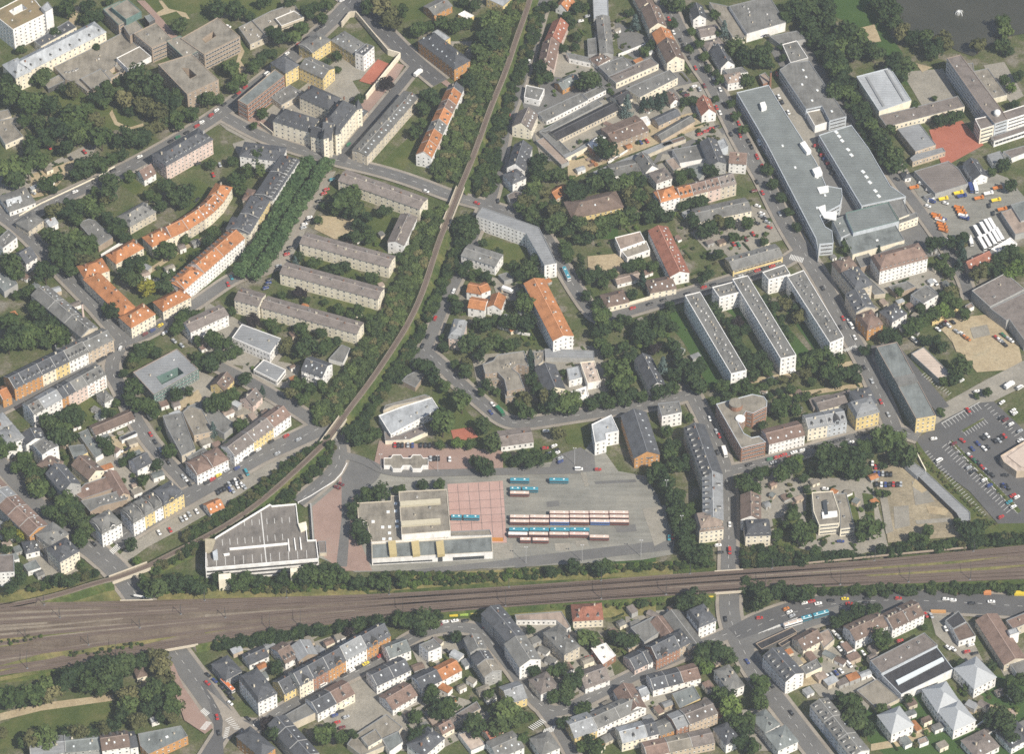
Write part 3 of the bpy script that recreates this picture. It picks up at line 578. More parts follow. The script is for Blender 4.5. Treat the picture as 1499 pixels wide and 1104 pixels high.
road((500, 668, 530, 674, 570, 696, 650, 694, 735, 692, 850, 690), 6, dash=False, walk=0)
# red pavements and squares beside the roads
build_roads()
# zebra crossings
bb = MB(); ZL[0] += .35
def zebra(x0, y0, x1, y1, dx, dy, n):
    for i in range(n):
        f = (i + .25) / n; x, y = x0 + (x1 - x0) * f, y0 + (y1 - y0) * f; gl(x, y, x + dx, y + dy, .28)
zebra(160, 806, 172, 796, 6, 6, 7); zebra(773, 1065, 793, 1052, 8, 5, 8); zebra(797, 1068, 815, 1062, -4, 9, 7); zebra(1158, 372, 1178, 378, -3, 7, 9); zebra(1233, 512, 1252, 505, 5, 3, 8); zebra(352, 1070, 372, 1060, 5, 7, 9); zebra(293, 1042, 302, 1050, 6, -5, 6)
for i in range(5): gl(1110 + i * 7, 928 - i * 2.2, 1150 + i * 6, 911 - i * 2.2, .15)
tag(ob("crossing_marking", bb.me("crossing_marking", ["road_paint"])), kind="structure")
multi("plaza", "red_paving", (248, 972, 254, 972, 268, 1005, 292, 1040, 312, 1066, 300, 1075, 270, 1055, 256, 1015))
T(300, 840, 4.183)
multi("traffic_island", "paving", (8, 705, 60, 745, 150, 830, 240, 905, 330, 950, 300, 975, 225, 962, 180, 975, 120, 1010, 104, 1000, 110, 900, 90, 840, 45, 760))
bb = MB(); ZL[0] += .004
for i in range(7): gl(125 + i * 9, 900 + i * 9, 165 + i * 9, 880 + i * 12, .2)
for i in range(6): gl(110 + i * 3, 1010 - i * 12, 140 + i * 3, 1000 - i * 12, .25)
for i in range(8): gl(-30 + i * 5, 950 - i * 6, 5 + i * 5, 958 - i * 6, .25)
tag(ob("island_marking", bb.me("island_marking", ["road_paint"])), kind="structure")
FULL()
# ------------------------------------------------------------- railway on its bank
def bank(name, top, bot, z, mat, sides="bank_grass", slope=3.0, ends=False):
    """a raised bed between two traced edges, with sloping earth sides"""
    a = [P(top[i], top[i + 1], z) for i in range(0, len(top), 2)]; c = [P(bot[i], bot[i + 1], z) for i in range(0, len(bot), 2)]
    b = MB(); n = len(a)
    def out(ws, s):
        o = []
        for i, p in enumerate(ws):
            d = (ws[min(i + 1, n - 1)] - ws[max(i - 1, 0)]).normalized(); o.append(Vector((p.x - d.y * s, p.y + d.x * s, 0)))
        return o
    ao, co = out(a, slope), out(c, -slope)
    for i in range(n - 1):
        b.face([c[i], c[i + 1], a[i + 1], a[i]], 0); b.face([co[i], co[i + 1], c[i + 1], c[i]], 1); b.face([a[i], a[i + 1], ao[i + 1], ao[i]], 1)
    for i in (0, n - 1): b.face([co[i], c[i], a[i], ao[i]] if i else [ao[i], a[i], c[i], co[i]], 2)
    return tag(ob(name, b.me(name, [mat, sides, "render_wall"]), col=WC['e']), kind="structure")
ZR = 4.0
MT = [(-60, 886), (0, 883), (150, 881), (178, 880), (222, 879), (300, 877), (450, 873), (600, 869), (700, 862), (800, 855), (900, 848), (1000, 840), (1048, 837), (1086, 834.5), (1200, 826), (1300, 818), (1400, 808), (1560, 792)]
MBm = [(-60, 1004), (0, 989), (96, 978), (225, 955), (288, 944), (330, 936), (443, 920), (520, 908), (600, 900), (700, 892), (800, 885), (900, 877), (1000, 871), (1046, 869), (1090, 866), (1200, 859), (1350, 854), (1560, 846)]
def fl(l): return [v for p in l for v in p]
# cut where the two roads pass under: (178..222 at the top edge, 225..288 at the bottom) and (1048..1086)
bank("railway_bed", fl(MT[:4]), fl([(-60, 1004), (0, 989), (96, 978), (228, 955)]), ZR, "ballast")
bank("railway_bed", fl(MT[4:13]), fl([(286, 944.5), (330, 936), (443, 920), (600, 900), (700, 892), (800, 885), (900, 877), (1000, 871), (1048, 869)]), ZR, "ballast")
bank("railway_bed", fl(MT[13:]), fl([(1088, 866), (1200, 859), (1300, 856), (1350, 854), (1560, 846)]), ZR, "ballast")
def deck(a, b_, c, d, label):
    w = ccw([P(*q, ZR - .002) for q in (a, b_, c, d)]); bb = MB(); bb.prism([(p.x, p.y) for p in w], ZR - 1.1, ZR - .002)
    t = tag(ob("railway_bridge", bb.me("railway_bridge", ["ballast"])), label, "bridge"); reg(label, w[0])
    bb = MB()
    for (p, q) in ((w[0], w[1]), (w[2], w[3])): pass
    for p, q in ((P(*a, ZR), P(*b_, ZR)), (P(*d, ZR), P(*c, ZR))):
        e = (q - p).normalized(); n = Vector((-e.y, e.x, 0)) * .18; k = MB(); pl = ccw([(v.x, v.y) for v in (p - n, q - n, q + n, p + n)]); k.prism(pl, ZR - 1.2, ZR + .7)
        ob("parapet", k.me("parapet", ["trim_paint"]), t, col=WC['e'])
deck((176, 880), (224, 879), (290, 944), (226, 955.5), "wide railway bridge over the lower left road")
deck((1046, 837.2), (1088, 834.4), (1090, 866), (1046, 869), "wide railway bridge over the straight tenement street")
# grass between the beds and pale tracks, on top of the bank
for k, p in enumerate(((1262, 842, 1400, 832, 1510, 820, 1510, 828, 1400, 840, 1290, 846), (0, 935, 60, 925, 140, 918, 140, 926, 60, 938, 0, 948), (95, 958, 150, 945, 220, 935, 260, 932, 220, 942, 120, 960, 95, 966), (0, 975, 60, 958, 110, 950, 100, 958, 0, 984), (300, 921, 330, 918, 330, 923, 300, 928), (0, 992, 40, 984, 60, 986, 0, 998))):
    sheet("verge", "dry_grass", p, ZR + .05 + k * .005)
for k, p in enumerate(((380, 921, 600, 890, 790, 874, 800, 877, 600, 895, 440, 917), (960, 858, 1092, 848, 1092, 857, 1000, 864), (1190, 836, 1380, 822, 1510, 806, 1510, 810, 1390, 827, 1190, 840), (0, 915, 70, 911, 68, 914, 0, 919), (370, 884, 440, 883, 500, 881, 500, 883, 440, 885, 370, 886), (0, 897, 90, 893, 200, 892, 200, 894, 90, 896, 0, 900), (0, 940, 150, 922, 330, 905, 520, 893, 520, 895, 330, 908, 150, 926, 0, 946), (560, 884, 800, 866, 1000, 852, 1000, 853.5, 800, 868, 560, 886), (1100, 842, 1250, 833, 1250, 835, 1100, 844.5), (0, 963, 70, 952, 160, 938, 160, 940.5, 70, 956, 0, 969), (-10, 920, 60, 916, 180, 905, 180, 907, 60, 919, -10, 925), (0, 904, 160, 898, 290, 890, 290, 893, 160, 902, 0, 909), (300, 900, 460, 890, 600, 884, 600, 887, 460, 894, 300, 904), (0, 928, 90, 920, 220, 911, 220, 916, 90, 926, 0, 934))):
    sheet("verge", "light_ballast" if k != 2 else "dry_grass", p, ZR + .085 + k * .0035)
def track(pts, z=ZR + .03, smoothit=True):
    w = [P(pts[i], pts[i + 1], z) for i in range(0, len(pts), 2)]; w = smooth(w, 2) if smoothit else w; b = MB()
    for s in (-.72, .72):
        k = strip(w, s - .11, s + .11, z + .16); o = len(b.v); b.v += k.v; b.f += [tuple(i + o for i in f) for f in k.f]; b.m += [0] * len(k.f)
    k = strip(w, -1.3, 1.3, z + .125); o = len(b.v); b.v += k.v; b.f += [tuple(i + o for i in f) for f in k.f]; b.m += [1] * len(k.f)
    tag(ob("railway_track", b.me("railway_track", ["rail_steel", "track_bed"])), kind="structure")
ground("track_bed", [(.3, (.095, .072, .06)), (.7, (.135, .108, .09))], .05, 1.2, .14)
for f in (.07, .17, .25, .45, .53, .72, .86, .94):
    pts = []
    for x in (-60, 100, 250, 400, 550, 700, 850, 1000, 1150, 1300, 1450, 1560):
        def yat(l): 
            for (x0, y0), (x1, y1) in zip(l, l[1:]):
                if x0 <= x <= x1: return y0 + (y1 - y0) * (x - x0) / (x1 - x0)
        t, bo = yat(MT), yat(MBm); pts += [x, t + (bo - t) * f]
    track(pts)
# the single line curving away to the top
SL = [(-40, 893), (24, 886), (84, 872), (143, 853), (191, 841), (250, 812), (300, 787), (350, 758), (390, 728), (428, 694), (460, 664), (486, 636), (506, 606), (540, 562), (570, 518), (598, 474), (620, 426), (642, 354), (658, 316), (674, 274), (686, 246), (698, 215), (720, 152), (740, 106), (758, 50), (772, 12), (790, -50)]
def along(l, z): return smooth([P(*p, z) for p in l], 2)
def sbank(l):
    w = along(l, ZR); b = MB()
    for r0, r1, z0, z1, mi in ((-2.0, 2.0, ZR, ZR, 0), (-6.5, -2.0, 0, ZR, 1), (2.0, 6.5, ZR, 0, 1)):
        k = strip(w, r0, r1, 0); o = len(b.v)
        for i, v in enumerate(k.v):
            first = (i % 4) in (0, 3); 
            b.v.append(v)
        b.f += [tuple(j + o for j in f) for f in k.f]; b.m += [mi] * len(k.f)
        # set heights: r1 > r0 order in strip() is reversed, so recover from distance to the line
        for i in range(o, len(b.v)):
            p = Vector((b.v[i][0], b.v[i][1])); dist = min((p - Vector((q.x, q.y))).length for q in w)
            b.v[i] = (p.x, p.y, ZR if dist < 3.5 else 0.0)
    o = tag(ob("railway_embankment", b.me("railway_embankment", ["light_ballast", "bank_grass"])), kind="structure"); return o
sbank(SL[:4] + [(165, 848.5)]); sbank([(215, 830)] + SL[5:11] + [(476, 648)]); sbank([(500, 615)] + SL[12:18] + [(652, 330)]); sbank([(672, 279)] + SL[19:])
def sdeck(a, b_, label):
    p, q = P(*a, ZR), P(*b_, ZR); d = (q - p); L = d.length; rot = math.atan2(d.y, d.x); k = MB(); k.box(0, -2.6, ZR - 1.2, L, 2.6, ZR - .01)
    t = tag(ob("railway_bridge", k.me("railway_bridge", ["light_ballast"]), None, (p.x, p.y, 0), rot=rot), label, "bridge"); reg(label, p)
    for y in (-2.9, 2.6): k = MB(); k.box(0, y, ZR - 1.4, L, y + .3, ZR + 1.0); ob("parapet", k.me("parapet", ["trim_paint"]), t, col=WC['e'])
sdeck((162, 849.5), (218, 828.5), "single track bridge over the lower left road"); sdeck((474, 650), (502, 612), "single track bridge beside the bus depot drive"); sdeck((650, 335), (674, 274), "single track bridge over the apartment street")
track(fl(SL))
# ============================================================= buildings, traced tile by tile (tile origin in the photo, then zoomed units)
T(0, 0)
r = F("hospital_wing", "white clinic block with brown planted roof and roof opening", 18, 'w', 'y', (-60, 95, 95, 218, 338, 98, 215, -50), pc='w', rm="roof_garden", hole=(65, 80, 100, 110, 200, 60, 160, 28), v=4)
F("stair", "", 21, 'w', 'l', (300, 55, 333, 90, 385, 60, 350, 10), on=r, win=0)
G("hospital_wing", "long pale hospital wing with grey slate roof and pediment", 11, 5, 'c', 'l', (135, 555), (775, 232), 14, 'h', dm=9, win=3.4, ch=4)
G("annex", "slate roofed end pavilion of the long pale hospital wing", 12.5, 6, 'c', 'l', (115, 570), (225, 520), 17, 'h', dm=3, ch=1)
F("annex", "low flat wing behind the long slate roofed hospital", 7, 'c', 's', (300, 340, 560, 200, 500, 150, 250, 300), v=6)
r = F("school_building", "dark stepped block with green edged flat roof", 12, 'k', 'k', (752, 65, 868, 182, 985, 120, 880, 5), pc='n', win='b')
F("upper", "", 16, 'n', 'k', (815, 55, 922, 143, 1035, 85, 930, -10), on=r, z0=11, win=0, pc='n')
F("school_building", "small brick stair block with grey top by walkway", 11, 'k', 'k', (905, 195, 950, 262, 1045, 205, 985, 140), win=0)
F("pavilion", "little copper green roofed kiosk beside red path", 8, 'd', 'n', (1055, 120, 1090, 165, 1135, 140, 1100, 105), win=0)
F("school_building", "square flat brick block with banded windows and tan roof", 13, 'k', 'k', (978, 245, 1110, 352, 1262, 287, 1140, 165), win='b', v=2, pc='k')
F("school_building", "brick block with copper edged roof and round white vent", 13, 'd', 'k', (1215, 300, 1355, 430, 1460, 372, 1320, 262), pc='n', v=2, win='b')
r = F("school_building", "sprawling low flat roofed school hall with many vents", 4.2, 't', 'k', (395, 490, 720, 330, 890, 240, 1020, 345, 860, 430, 935, 505, 640, 670, 560, 610, 475, 575), v=16, hole=(800, 515, 832, 545, 878, 522, 838, 488))
F("hall", "", 8, 'w', 'k', (852, 425, 935, 507, 1107, 415, 1020, 340), on=r, z0=4, pc='w', win=0)
F("hall", "", 6.5, 't', 'k', (590, 575, 665, 650, 818, 590, 740, 502), on=r, z0=4, win=0)
F("pavilion", "narrow flat roofed porch at the low school hall", 3.6, 'd', 'k', (322, 605, 352, 650, 475, 592, 430, 548), win=0)
F("school_building", "brick courtyard block nearest the wooded school garden", 14, 'k', 'k', (1155, 470, 1370, 692, 1600, 585, 1400, 395), pc='k', win=3.2, hole=(1330, 495, 1392, 575, 1440, 550, 1383, 500))
F("shed", "flat roofed low building with solar panel at left edge", 4, 'c', 'k', (-60, 900, 40, 1060, 170, 1000, 90, 900, 180, 890, 120, 860, 0, 880), v=4)
F("shed", "tan flat shed beside trees at the left edge", 4, 'e', 'k', (-40, 850, 0, 880, 85, 850, 60, 800, -40, 820), win=0)
T(300, 0)
F("school_building", "large brick courtyard school block with rows of windows", 14, 'k', 'k', (-175, 280, -5, 400, 258, 268, 92, 128), pc='k', hole=(-22, 285, 5, 312, 82, 262, 60, 228), win='b')
r = F("school_building", "low zigzag flat roofed pavilion school with roof lights", 5, 'e', 'k', (245, 200, 330, 325, 455, 270, 345, 150), v=6)
F("wing", "", 6, 'e', 'k', (345, 150, 455, 270, 470, 200, 720, 120, 650, 25, 480, 80), on=r, v=3, sk=2, win=0)
F("wing", "", 8, 'e', 'k', (515, 135, 560, 190, 725, 128, 650, 78), on=r, z0=6, win=0, pc='w')
X((785, 385), (920, 292), 13, [(1, 10.5, 2, 'y', 'g', "yellow prison wing along the tree lined street", dict(ch=2))], 'h', nm="prison_wing")
G("prison_wing", "yellow prison wing facing the yard beside red court", 10.5, 2, 'y', 'g', (922, 292), (1100, 405), 13, 'h', sk=4, win=2.6)
F("prison_wing", "white end block of the yellow prison wing", 14, 'w', 's', (1098, 385, 1160, 410, 1238, 340, 1180, 318), v=6, win=2.4)
G("prison_wing", "yellow corner prison tower with dark pyramid roof", 12, 6, 'y', 's', (588, 535), (688, 475), 15, 'h', win=2.6)
G("prison_wing", "grey roofed prison wing with cream gable over the yard", 11, 3, 'y', 'g', (690, 490), (865, 572), 13, 'g', win=2.4, sk=3)
F("office_building", "long brick slab with flat green grey roof along street", 14.5, 'b', 'n', (240, 735, 310, 772, 582, 557, 512, 508), win='b', pc='k')
F("annex", "low flat link roof between brick slab and courthouse", 5, 'e', 'g', (480, 710, 560, 770, 720, 680, 620, 620), v=3)
G("courthouse", "front courthouse wing with steep slate roof and arched windows", 14, 7, 'c', 's', (498, 882), (765, 965), 14, 'h', dm=6, win=3.6, ch=4)
G("courthouse", "rear courthouse wing closing the inner yard", 12.5, 6, 'c', 's', (692, 705), (905, 802), 14, 'h', win=2.6, ch=3)
G("courthouse", "tall courthouse main range with steep slate roof and turrets", 17, 9, 'c', 's', (962, 985), (1122, 785), 15, 'h', dm=6, win=3.6, ch=4)
G("courthouse", "courthouse entrance gable in pale stone above the arched portal", 17, 7, 'c', 's', (850, 1010), (925, 1020), 16, 'g', win=2.2, ch=2)
G("courthouse", "pale stepped front gable on the courthouse street wing", 15, 5.5, 'c', 's', (772, 985), (850, 1008), 6, 'g', win=2.0, ch=0)
for nm, x, y, hh in (("western slate capped stair tower of the courthouse portal", 868, 1015, 19), ("eastern slate capped stair tower of the courthouse portal", 955, 985, 19), ("round corner turret at the north end of the courthouse", 1112, 800, 17)):
    G("courthouse", nm, hh, 7, 'c', 's', (x, y), (x + 38, y - 12), 4.2, 'h', win=1.8, ch=0)
G("annex", "small slate roofed annex at the courthouse corner", 5, 4, 't', 's', (1120, 890), (1190, 812), 9, 'h')
G("apartment_block", "long low gravel roofed apartment slab beside courthouse street", 9.5, 1.2, 'e', 'g', (1185, 1140), (1565, 705), 11.5, 'g', sk=16, ch=14, win=4, rm="gravel_roof")
T(600, 0)
G("house", "grey roofed school pavilion with orange wall beside the lawn", 6, 2, 'o', 'g', (178, 108), (310, 40), 12, 'g')
F("house", "flat roofed yellow corner building at the top edge", 7, 'y', 'l', (560, -10, 682, 48, 748, -10, 640, -60))
G("school_building", "big ochre school with hipped slate roof along red footpath", 11, 6, 'o', 's', (62, 300), (325, 505), 14, 'h', sk=8, ch=3)
F("annex", "pale flat annex behind the ochre school", 6, 'y', 'l', (160, 240, 250, 305, 297, 275, 205, 212))
F("shed", "little flat white pavilion beside the embankment trees", 3.2, 'y', 'w', (352, 105, 418, 142, 470, 115, 400, 78), win=0)
T(600, 0)
X((155, 1155), (395, 640), 10.5, [(1, 9.5, 4, 'w', 'o', "southern end white row house with orange roof", dict(sk=2, dm=1)), (1, 9.5, 4, 'p', 'o', "pink row house next to the southern end house", dict(dm=1)), (.8, 9.5, 3.6, 'w', 'g', "grey roofed row house between orange roofed neighbours", dict(sk=3)),
   (1, 9.5, 4, 'w', 'o', "middle white row house with broad orange roof", dict(dm=2)), (.7, 9.5, 3.8, 'c', 'q', "narrow brown roofed row house by embankment trees"), (1, 9.5, 4, 'w', 'o', "northern orange roofed row house with grey dormer", dict(dm=1)), (.5, 9.5, 4, 'w', 's', "dark roofed row house at the northern end")], win=2.4)
G("house", "orange roofed house at the top beside the railway road", 5.5, 4, 'w', 'o', (1150, 75), (1205, 10), 9, sk=2)
G("apartment_block", "pink gabled house with red roof and skylights", 7, 4.5, 'p', 'r', (1102, 312), (1160, 175), 11, sk=5)
G("apartment_block", "pink brown roofed house just below red roofed one", 8, 4.5, 'p', 'q', (1050, 502), (1092, 315), 11, sk=5)
F("warehouse", "long light metal roofed shed running to top edge", 6, 'g', 'l', (1338, -20, 1345, 138, 1455, 118, 1450, -30), win=0, rm="sheet_roof")
G("warehouse", "long dark grey workshop below the light metal shed", 6, 1.6, 'g', 'g', (1488, 390), (1458, 118), 9, win=0)
F("shed", "narrow low lean-to beside the dark grey workshop", 3.5, 'g', 'g', (1298, 285, 1303, 400, 1370, 398, 1360, 276), win=0)
F("shed", "low white walled shed with grey roof in yard", 4, 'w', 'g', (1142, 385, 1165, 428, 1322, 462, 1322, 422), win=3)
G("house", "brown hipped workshop house between two grey sheds", 4, 3, 'w', 'b', (1375, 478), (1465, 428), 9, 'h')
F("workshop", "flat dark workshop beside the curved yard wall", 4.5, 'g', 'g', (1378, 485, 1462, 568, 1640, 500, 1560, 410), v=4)
G("garage_row", "grey gabled garage with orange doors by the tree", 4.5, 2.5, 'o', 'n', (1118, 655), (1245, 590), 9, win=3.5)
F("house", "white flat roofed cube house beside the railway road", 5, 'w', 'g', (850, 622, 835, 712, 945, 738, 985, 652), pc='w', v=2)
F("garage_row", "long flat grey garage row with white front", 4, 'w', 'g', (930, 830, 1000, 888, 1300, 735, 1245, 682), win=2.4, v=3)
F("garage_row", "short continuation of the white fronted garage row", 3.6, 'w', 'g', (1262, 690, 1302, 728, 1435, 660, 1400, 625), win=2.4)
G("apartment_block", "cream gabled house with brown roof by the railway road", 9, 5, 'c', 'm', (885, 950), (935, 838), 13, sk=6)
G("house", "slate roofed double house with many dormers by railway road", 9, 5, 'w', 's', (838, 1245), (895, 1075), 12, dm=4, sk=4)
G("house", "white bay fronted house with slate roof near the bridge", 9, 4, 'w', 's', (752, 1345), (850, 1300), 11, 'h', dm=2)
T(750, 130)
G("shed", "long black roofed timber shed around the storage court", 5, 2.4, 'e', 'd', (330, 372), (775, 150), 9, win=2.2, ch=0)
F("shed", "grey flat shed wing on west side of storage court", 4, 'g', 'g', (195, 315, 370, 490, 428, 465, 268, 300), win=0)
F("shed", "grey glazed lean-to on south side of storage court", 4, 'c', 'z', (370, 490, 430, 465, 640, 340, 690, 345, 560, 420, 390, 510), win=0, rm="sheet_roof")
F("garage_row", "pale striped carport row on the dirt yard edge", 3, 'g', 'x', (172, 382, 360, 560, 415, 535, 230, 355), win=0, rm="sheet_roof")
F("shed", "narrow grey lean-to above the black shed", 3.5, 'g', 'g', (200, 310, 240, 330, 660, 110, 620, 80), win=0)
G("workshop", "dark brown workshop with wide roof and skylights", 6, 2, 'k', 'b', (745, 400), (1000, 300), 17, sk=4, win=3)
F("house", "brick house with white flat roof under the round tree", 6, 'b', 'w', (548, 405, 600, 455, 690, 360, 640, 342), v=3)
G("shed", "black roofed shed with yellow gables beside blue spruce", 5, 3, 'c', 'd', (780, 115), (880, 65), 10)
F("factory_hall", "cream walled workshop with grey flat roof", 6, 'c', 'g', (830, 0, 935, 62, 1210, -80, 1150, -140), win=3, v=4)
F("factory_hall", "white long workshop with row of loading doors", 5, 'c', 'm', (700, -90, 760, -40, 1070, -180, 1010, -230), win=2.6, v=2)
G("shed", "grey corrugated shed with pale roof above timber yard", 4, 1.8, 't', 'g', (1090, 375), (1335, 232), 7, win=0, ch=0)
G("shed", "dark corrugated shed beside the row of dark conifers", 4.5, 2, 't', 's', (1070, 265), (1230, 190), 8, win=4, ch=0)
F("shed", "long narrow grey roof along the timber yard wall", 3, 'e', 'z', (590, 610, 620, 640, 1180, 400, 1150, 375), win=0, rm="sheet_roof")
F("shed", "brown roofed lean-to at the end of the narrow roof", 3, 'e', 'b', (1085, 400, 1110, 425, 1270, 370, 1250, 345), win=0)
G("house", "white gabled house with red brown roof by the street", 7, 5, 'w', 'r', (1490, 175), (1445, 75), 10, sk=2)
G("house", "little white gabled house among dark conifers", 4, 3, 'w', 'q', (1225, 90), (1180, 30), 7)
F("shed", "pair of pale caravans beside the conifer row", 3, 'w', 'w', (930, 215, 965, 262, 1010, 240, 985, 200), win=0)
G("house", "grey roofed gabled house with white front court", 6, 4.5, 'w', 'g', (1068, 580), (990, 480), 9.5, sk=2)
G("workshop", "grey low roofed workshop with white yard wall", 4, 1.5, 'w', 'g', (735, 640), (925, 600), 12, win=3)
G("house", "brown flat house beside the orange corner block", 7, 2.5, 'w', 'm', (1055, 690), (1170, 650), 11, 'h', dm=2)
F("shed", "pale flat garage between grey roofed yards", 4, 'e', 'x', (1120, 525, 1180, 600, 1235, 575, 1180, 500), win=0)
F("warehouse", "grey flat warehouse with white front by red cars", 5, 'w', 'g', (1170, 445, 1225, 545, 1480, 500, 1440, 395), win=0, v=3)
F("warehouse", "sloping grey green shed behind the orange roof row", 4, 'g', 'n', (1275, 570, 1365, 665, 1470, 560, 1380, 545), win=0)
G("shed", "little orange roofed garden house with satellite dish", 4, 3, 't', 'o', (320, 805), (415, 745), 8, ch=0)
G("villa", "large brown hipped hall among dense trees", 7, 5, 'y', 'b', (440, 950), (815, 865), 17, 'h', sk=1, ch=2)
F("shed", "brown flat roofed pavilion hidden beside bridge trees", 4, 'e', 'm', (-40, 780, -20, 830, 80, 850, 120, 770, 20, 745), win=0)
X((1085, 830), (1225, 790), 11.5, [(1, 12, 4.5, 'w', 'o', "white corner block with orange hipped roof", dict(win=2.6))], 'h', nm="apartment_block")
X((1228, 800), (1640, 690), 11, [(1.0, 11, 4, 'e', 'o', "orange roofed row house beside white corner block", dict(dm=3)), (1.1, 11, 4, 'c', 'q', "brown roofed row house with balconies, middle of row", dict(dm=3)), (1, 11, 4, 'p', 'q', "pinkish row house with dark dormers in curved row", dict(dm=3)), (1.2, 11, 4, 'e', 'm', "grey brown end row house at the street corner", dict(dm=3))], win=2.6, nm="terraced_house")
T(900, 0)
G("apartment_block", "cream house cut by the top edge beside the street", 6, 4, 'c', 'b', (292, 35), (240, -60), 11)
G("apartment_block", "cream gabled house with brown roof and white dormers", 10, 4.5, 'c', 'b', (378, 190), (318, 45), 12, sk=4, dm=1)
G("apartment_block", "cream gabled shop house with yellow sign wall", 10, 4.5, 'c', 'b', (510, 432), (440, 295), 12.5, sk=3)
G("apartment_block", "orange roofed house adjoining the yellow sign house", 10, 4.5, 'e', 'o', (438, 293), (400, 218), 12.5, sk=2)
G("house", "white gabled house with dark roof near top edge", 9, 3.5, 'w', 's', (668, 130), (640, 40), 9, sk=2)
G("shed", "white fronted grey garage below the white gabled house", 4, 2, 'w', 'm', (630, 268), (768, 242), 10)
G("house", "small brown hipped cottage between street trees", 4.5, 2.5, 'w', 'm', (680, 368), (802, 330), 9, 'h')
G("house", "dark roofed white gable house beside big tree", 6, 5, 'w', 's', (876, 470), (800, 345), 10, sk=2)
G("house", "small white house with tan hipped roof near factory", 7, 2.5, 'w', 'x', (828, 608), (940, 588), 9, 'h')
F("annex", "low grey link roof between dark gable and tan house", 4, 'w', 'g', (790, 510, 830, 545, 975, 530, 930, 490), win=0)
F("warehouse", "wide dark roofed warehouse with white front wall", 7.5, 'w', 'g', (835, 45, 965, 248, 1250, 165, 1130, -30), v=8, win=0, pc='z')
F("warehouse", "lower tan roofed annex along dark warehouse", 5, 'c', 'k', (690, 15, 830, 45, 960, 250, 945, 285, 860, 270), win=0)
F("warehouse", "grey flat warehouse behind the dark hedge", 5, 'g', 'g', (1225, 325, 1330, 297, 1415, 425, 1285, 460), pc='w', win=0, v=3)
F("warehouse", "low grey roof beside the wood edge", 4.5, 'g', 'g', (1130, 265, 1215, 330, 1400, 285, 1330, 225), win=0)
T(1060, 80)
r = F("factory_hall", "long curved grey roofed factory hall with skylight domes", 9, 'l', 'g', (405, 110, 600, 400, 715, 375, 770, 485, 895, 452, 620, 45, 480, 60), win='b', pc='z', sk=7)
F("loading_bay", "", 6, 'w', 'k', (605, 420, 665, 525, 772, 490, 712, 400), on=r, win=0, pc='w')
F("shed", "small brick shed with chimney at factory corner", 4, 'b', 'x', (255, 150, 285, 215, 345, 190, 300, 130), win=0)
r = F("factory_hall", "huge grey green factory roof beside the street", 10, 'l', 'n', (92, 278, 325, 222, 400, 350, 560, 600, 680, 800, 745, 960, 860, 980, 865, 1040, 850, 1100, 700, 1180, 740, 1260, 790, 1290, 800, 1380, 700, 1390, 690, 1450, 672, 1350, 312, 655), win='b', pc='l', rm="sheet_roof", sk=6)
boxon(r, (262, 350, 275, 392, 312, 378, 298, 340), 10, 13, "trim_paint", "plant_room", WC['w'])
boxon(r, (555, 645, 605, 712, 638, 700, 590, 628), 10, 13, "trim_paint", "plant_room", WC['w'])
boxon(r, (645, 835, 665, 875, 720, 862, 700, 815), 10, 13, "trim_paint", "plant_room", WC['w'])
boxon(r, (680, 970, 700, 1012, 765, 1000, 762, 955), 10, 10.8, "white_paint", "roof_membrane", WC['w'])
boxon(r, (685, 1115, 730, 1190, 820, 1210, 825, 1145, 745, 1150, 740, 1095), 10, 10.8, "white_paint", "roof_membrane", WC['w'])
r = F("factory_hall", "eastern grey factory roof with two lines of roof lights", 9, 'l', 'n', (692, 590, 1005, 1110, 1330, 1040, 1215, 960, 1060, 690, 930, 515), win='b', rm="sheet_roof", pc='l')
for x, y in ((820, 568), (840, 598), (862, 630), (905, 695), (930, 735), (1015, 857), (1040, 895), (1065, 935), (1105, 997), (1130, 1035)):
    c = P(x, y, 9); ob("skylight", SKYL, r, (c.x - r.location.x, c.y - r.location.y, 9.0), WC['w'], .6, (2.0, 2.6, .5))
T(1150, 200)
F("factory_hall", "factory section with stepped ridge roofs", 10.5, 'l', 'n', (445, 595, 495, 705, 830, 620, 750, 480, 440, 560), win=0, rm="sheet_roof", pc='n')
F("factory_hall", "low factory roof with long skylight above beige wall", 7.5, 'c', 'n', (430, 740, 490, 865, 870, 760, 800, 640, 500, 705, 470, 720), win=0, sk=1)
F("factory_hall", "western factory link roof next to white membrane", 8, 'l', 'n', (340, 610, 405, 740, 495, 700, 440, 575), win=0, v=2)
F("office_building", "beige factory office with flat roof at the gate", 8, 'c', 'g', (755, 480, 830, 600, 905, 570, 840, 420, 760, 445), win=3)
F("office_building", "cream gatehouse with window band beside factory drive", 7, 'c', 'g', (820, 605, 832, 640, 970, 590, 955, 555), win=2.2)
F("shed", "plant shed with white box by the beige wall", 5, 'k', 'g', (505, 870, 550, 960, 650, 930, 600, 845), win=0)
F("annex", "flat roof with four round domes behind white apartments", 5, 'g', 'g', (670, 860, 720, 900, 930, 820, 870, 770), win=0, sk=4)
G("apartment_block", "white four storey apartment block with red edged roof", 12, 3.5, 'w', 'q', (690, 985), (1040, 890), 14, 'm', dm=11, win=2.3, ch=4)
T(1200, 0)
r = F("church_hall", "sports hall with bright metal roof beside woodland", 9, 'c', 'l', (268, 560, 435, 815, 670, 735, 515, 495), rm="sheet_roof", pc='l', win=0)
boxon(r, (335, 560, 460, 775, 475, 770, 350, 555), 9, 9.7, "trim_paint", "roof_rib", RC['z']); boxon(r, (475, 510, 610, 735, 622, 730, 488, 505), 9, 9.7, "trim_paint", "roof_rib", RC['z'])
F("school_building", "low brown link roof between sports hall and school", 5, 'c', 'm', (430, 845, 490, 930, 1060, 780, 1010, 702, 670, 790), win=2.8, v=4)
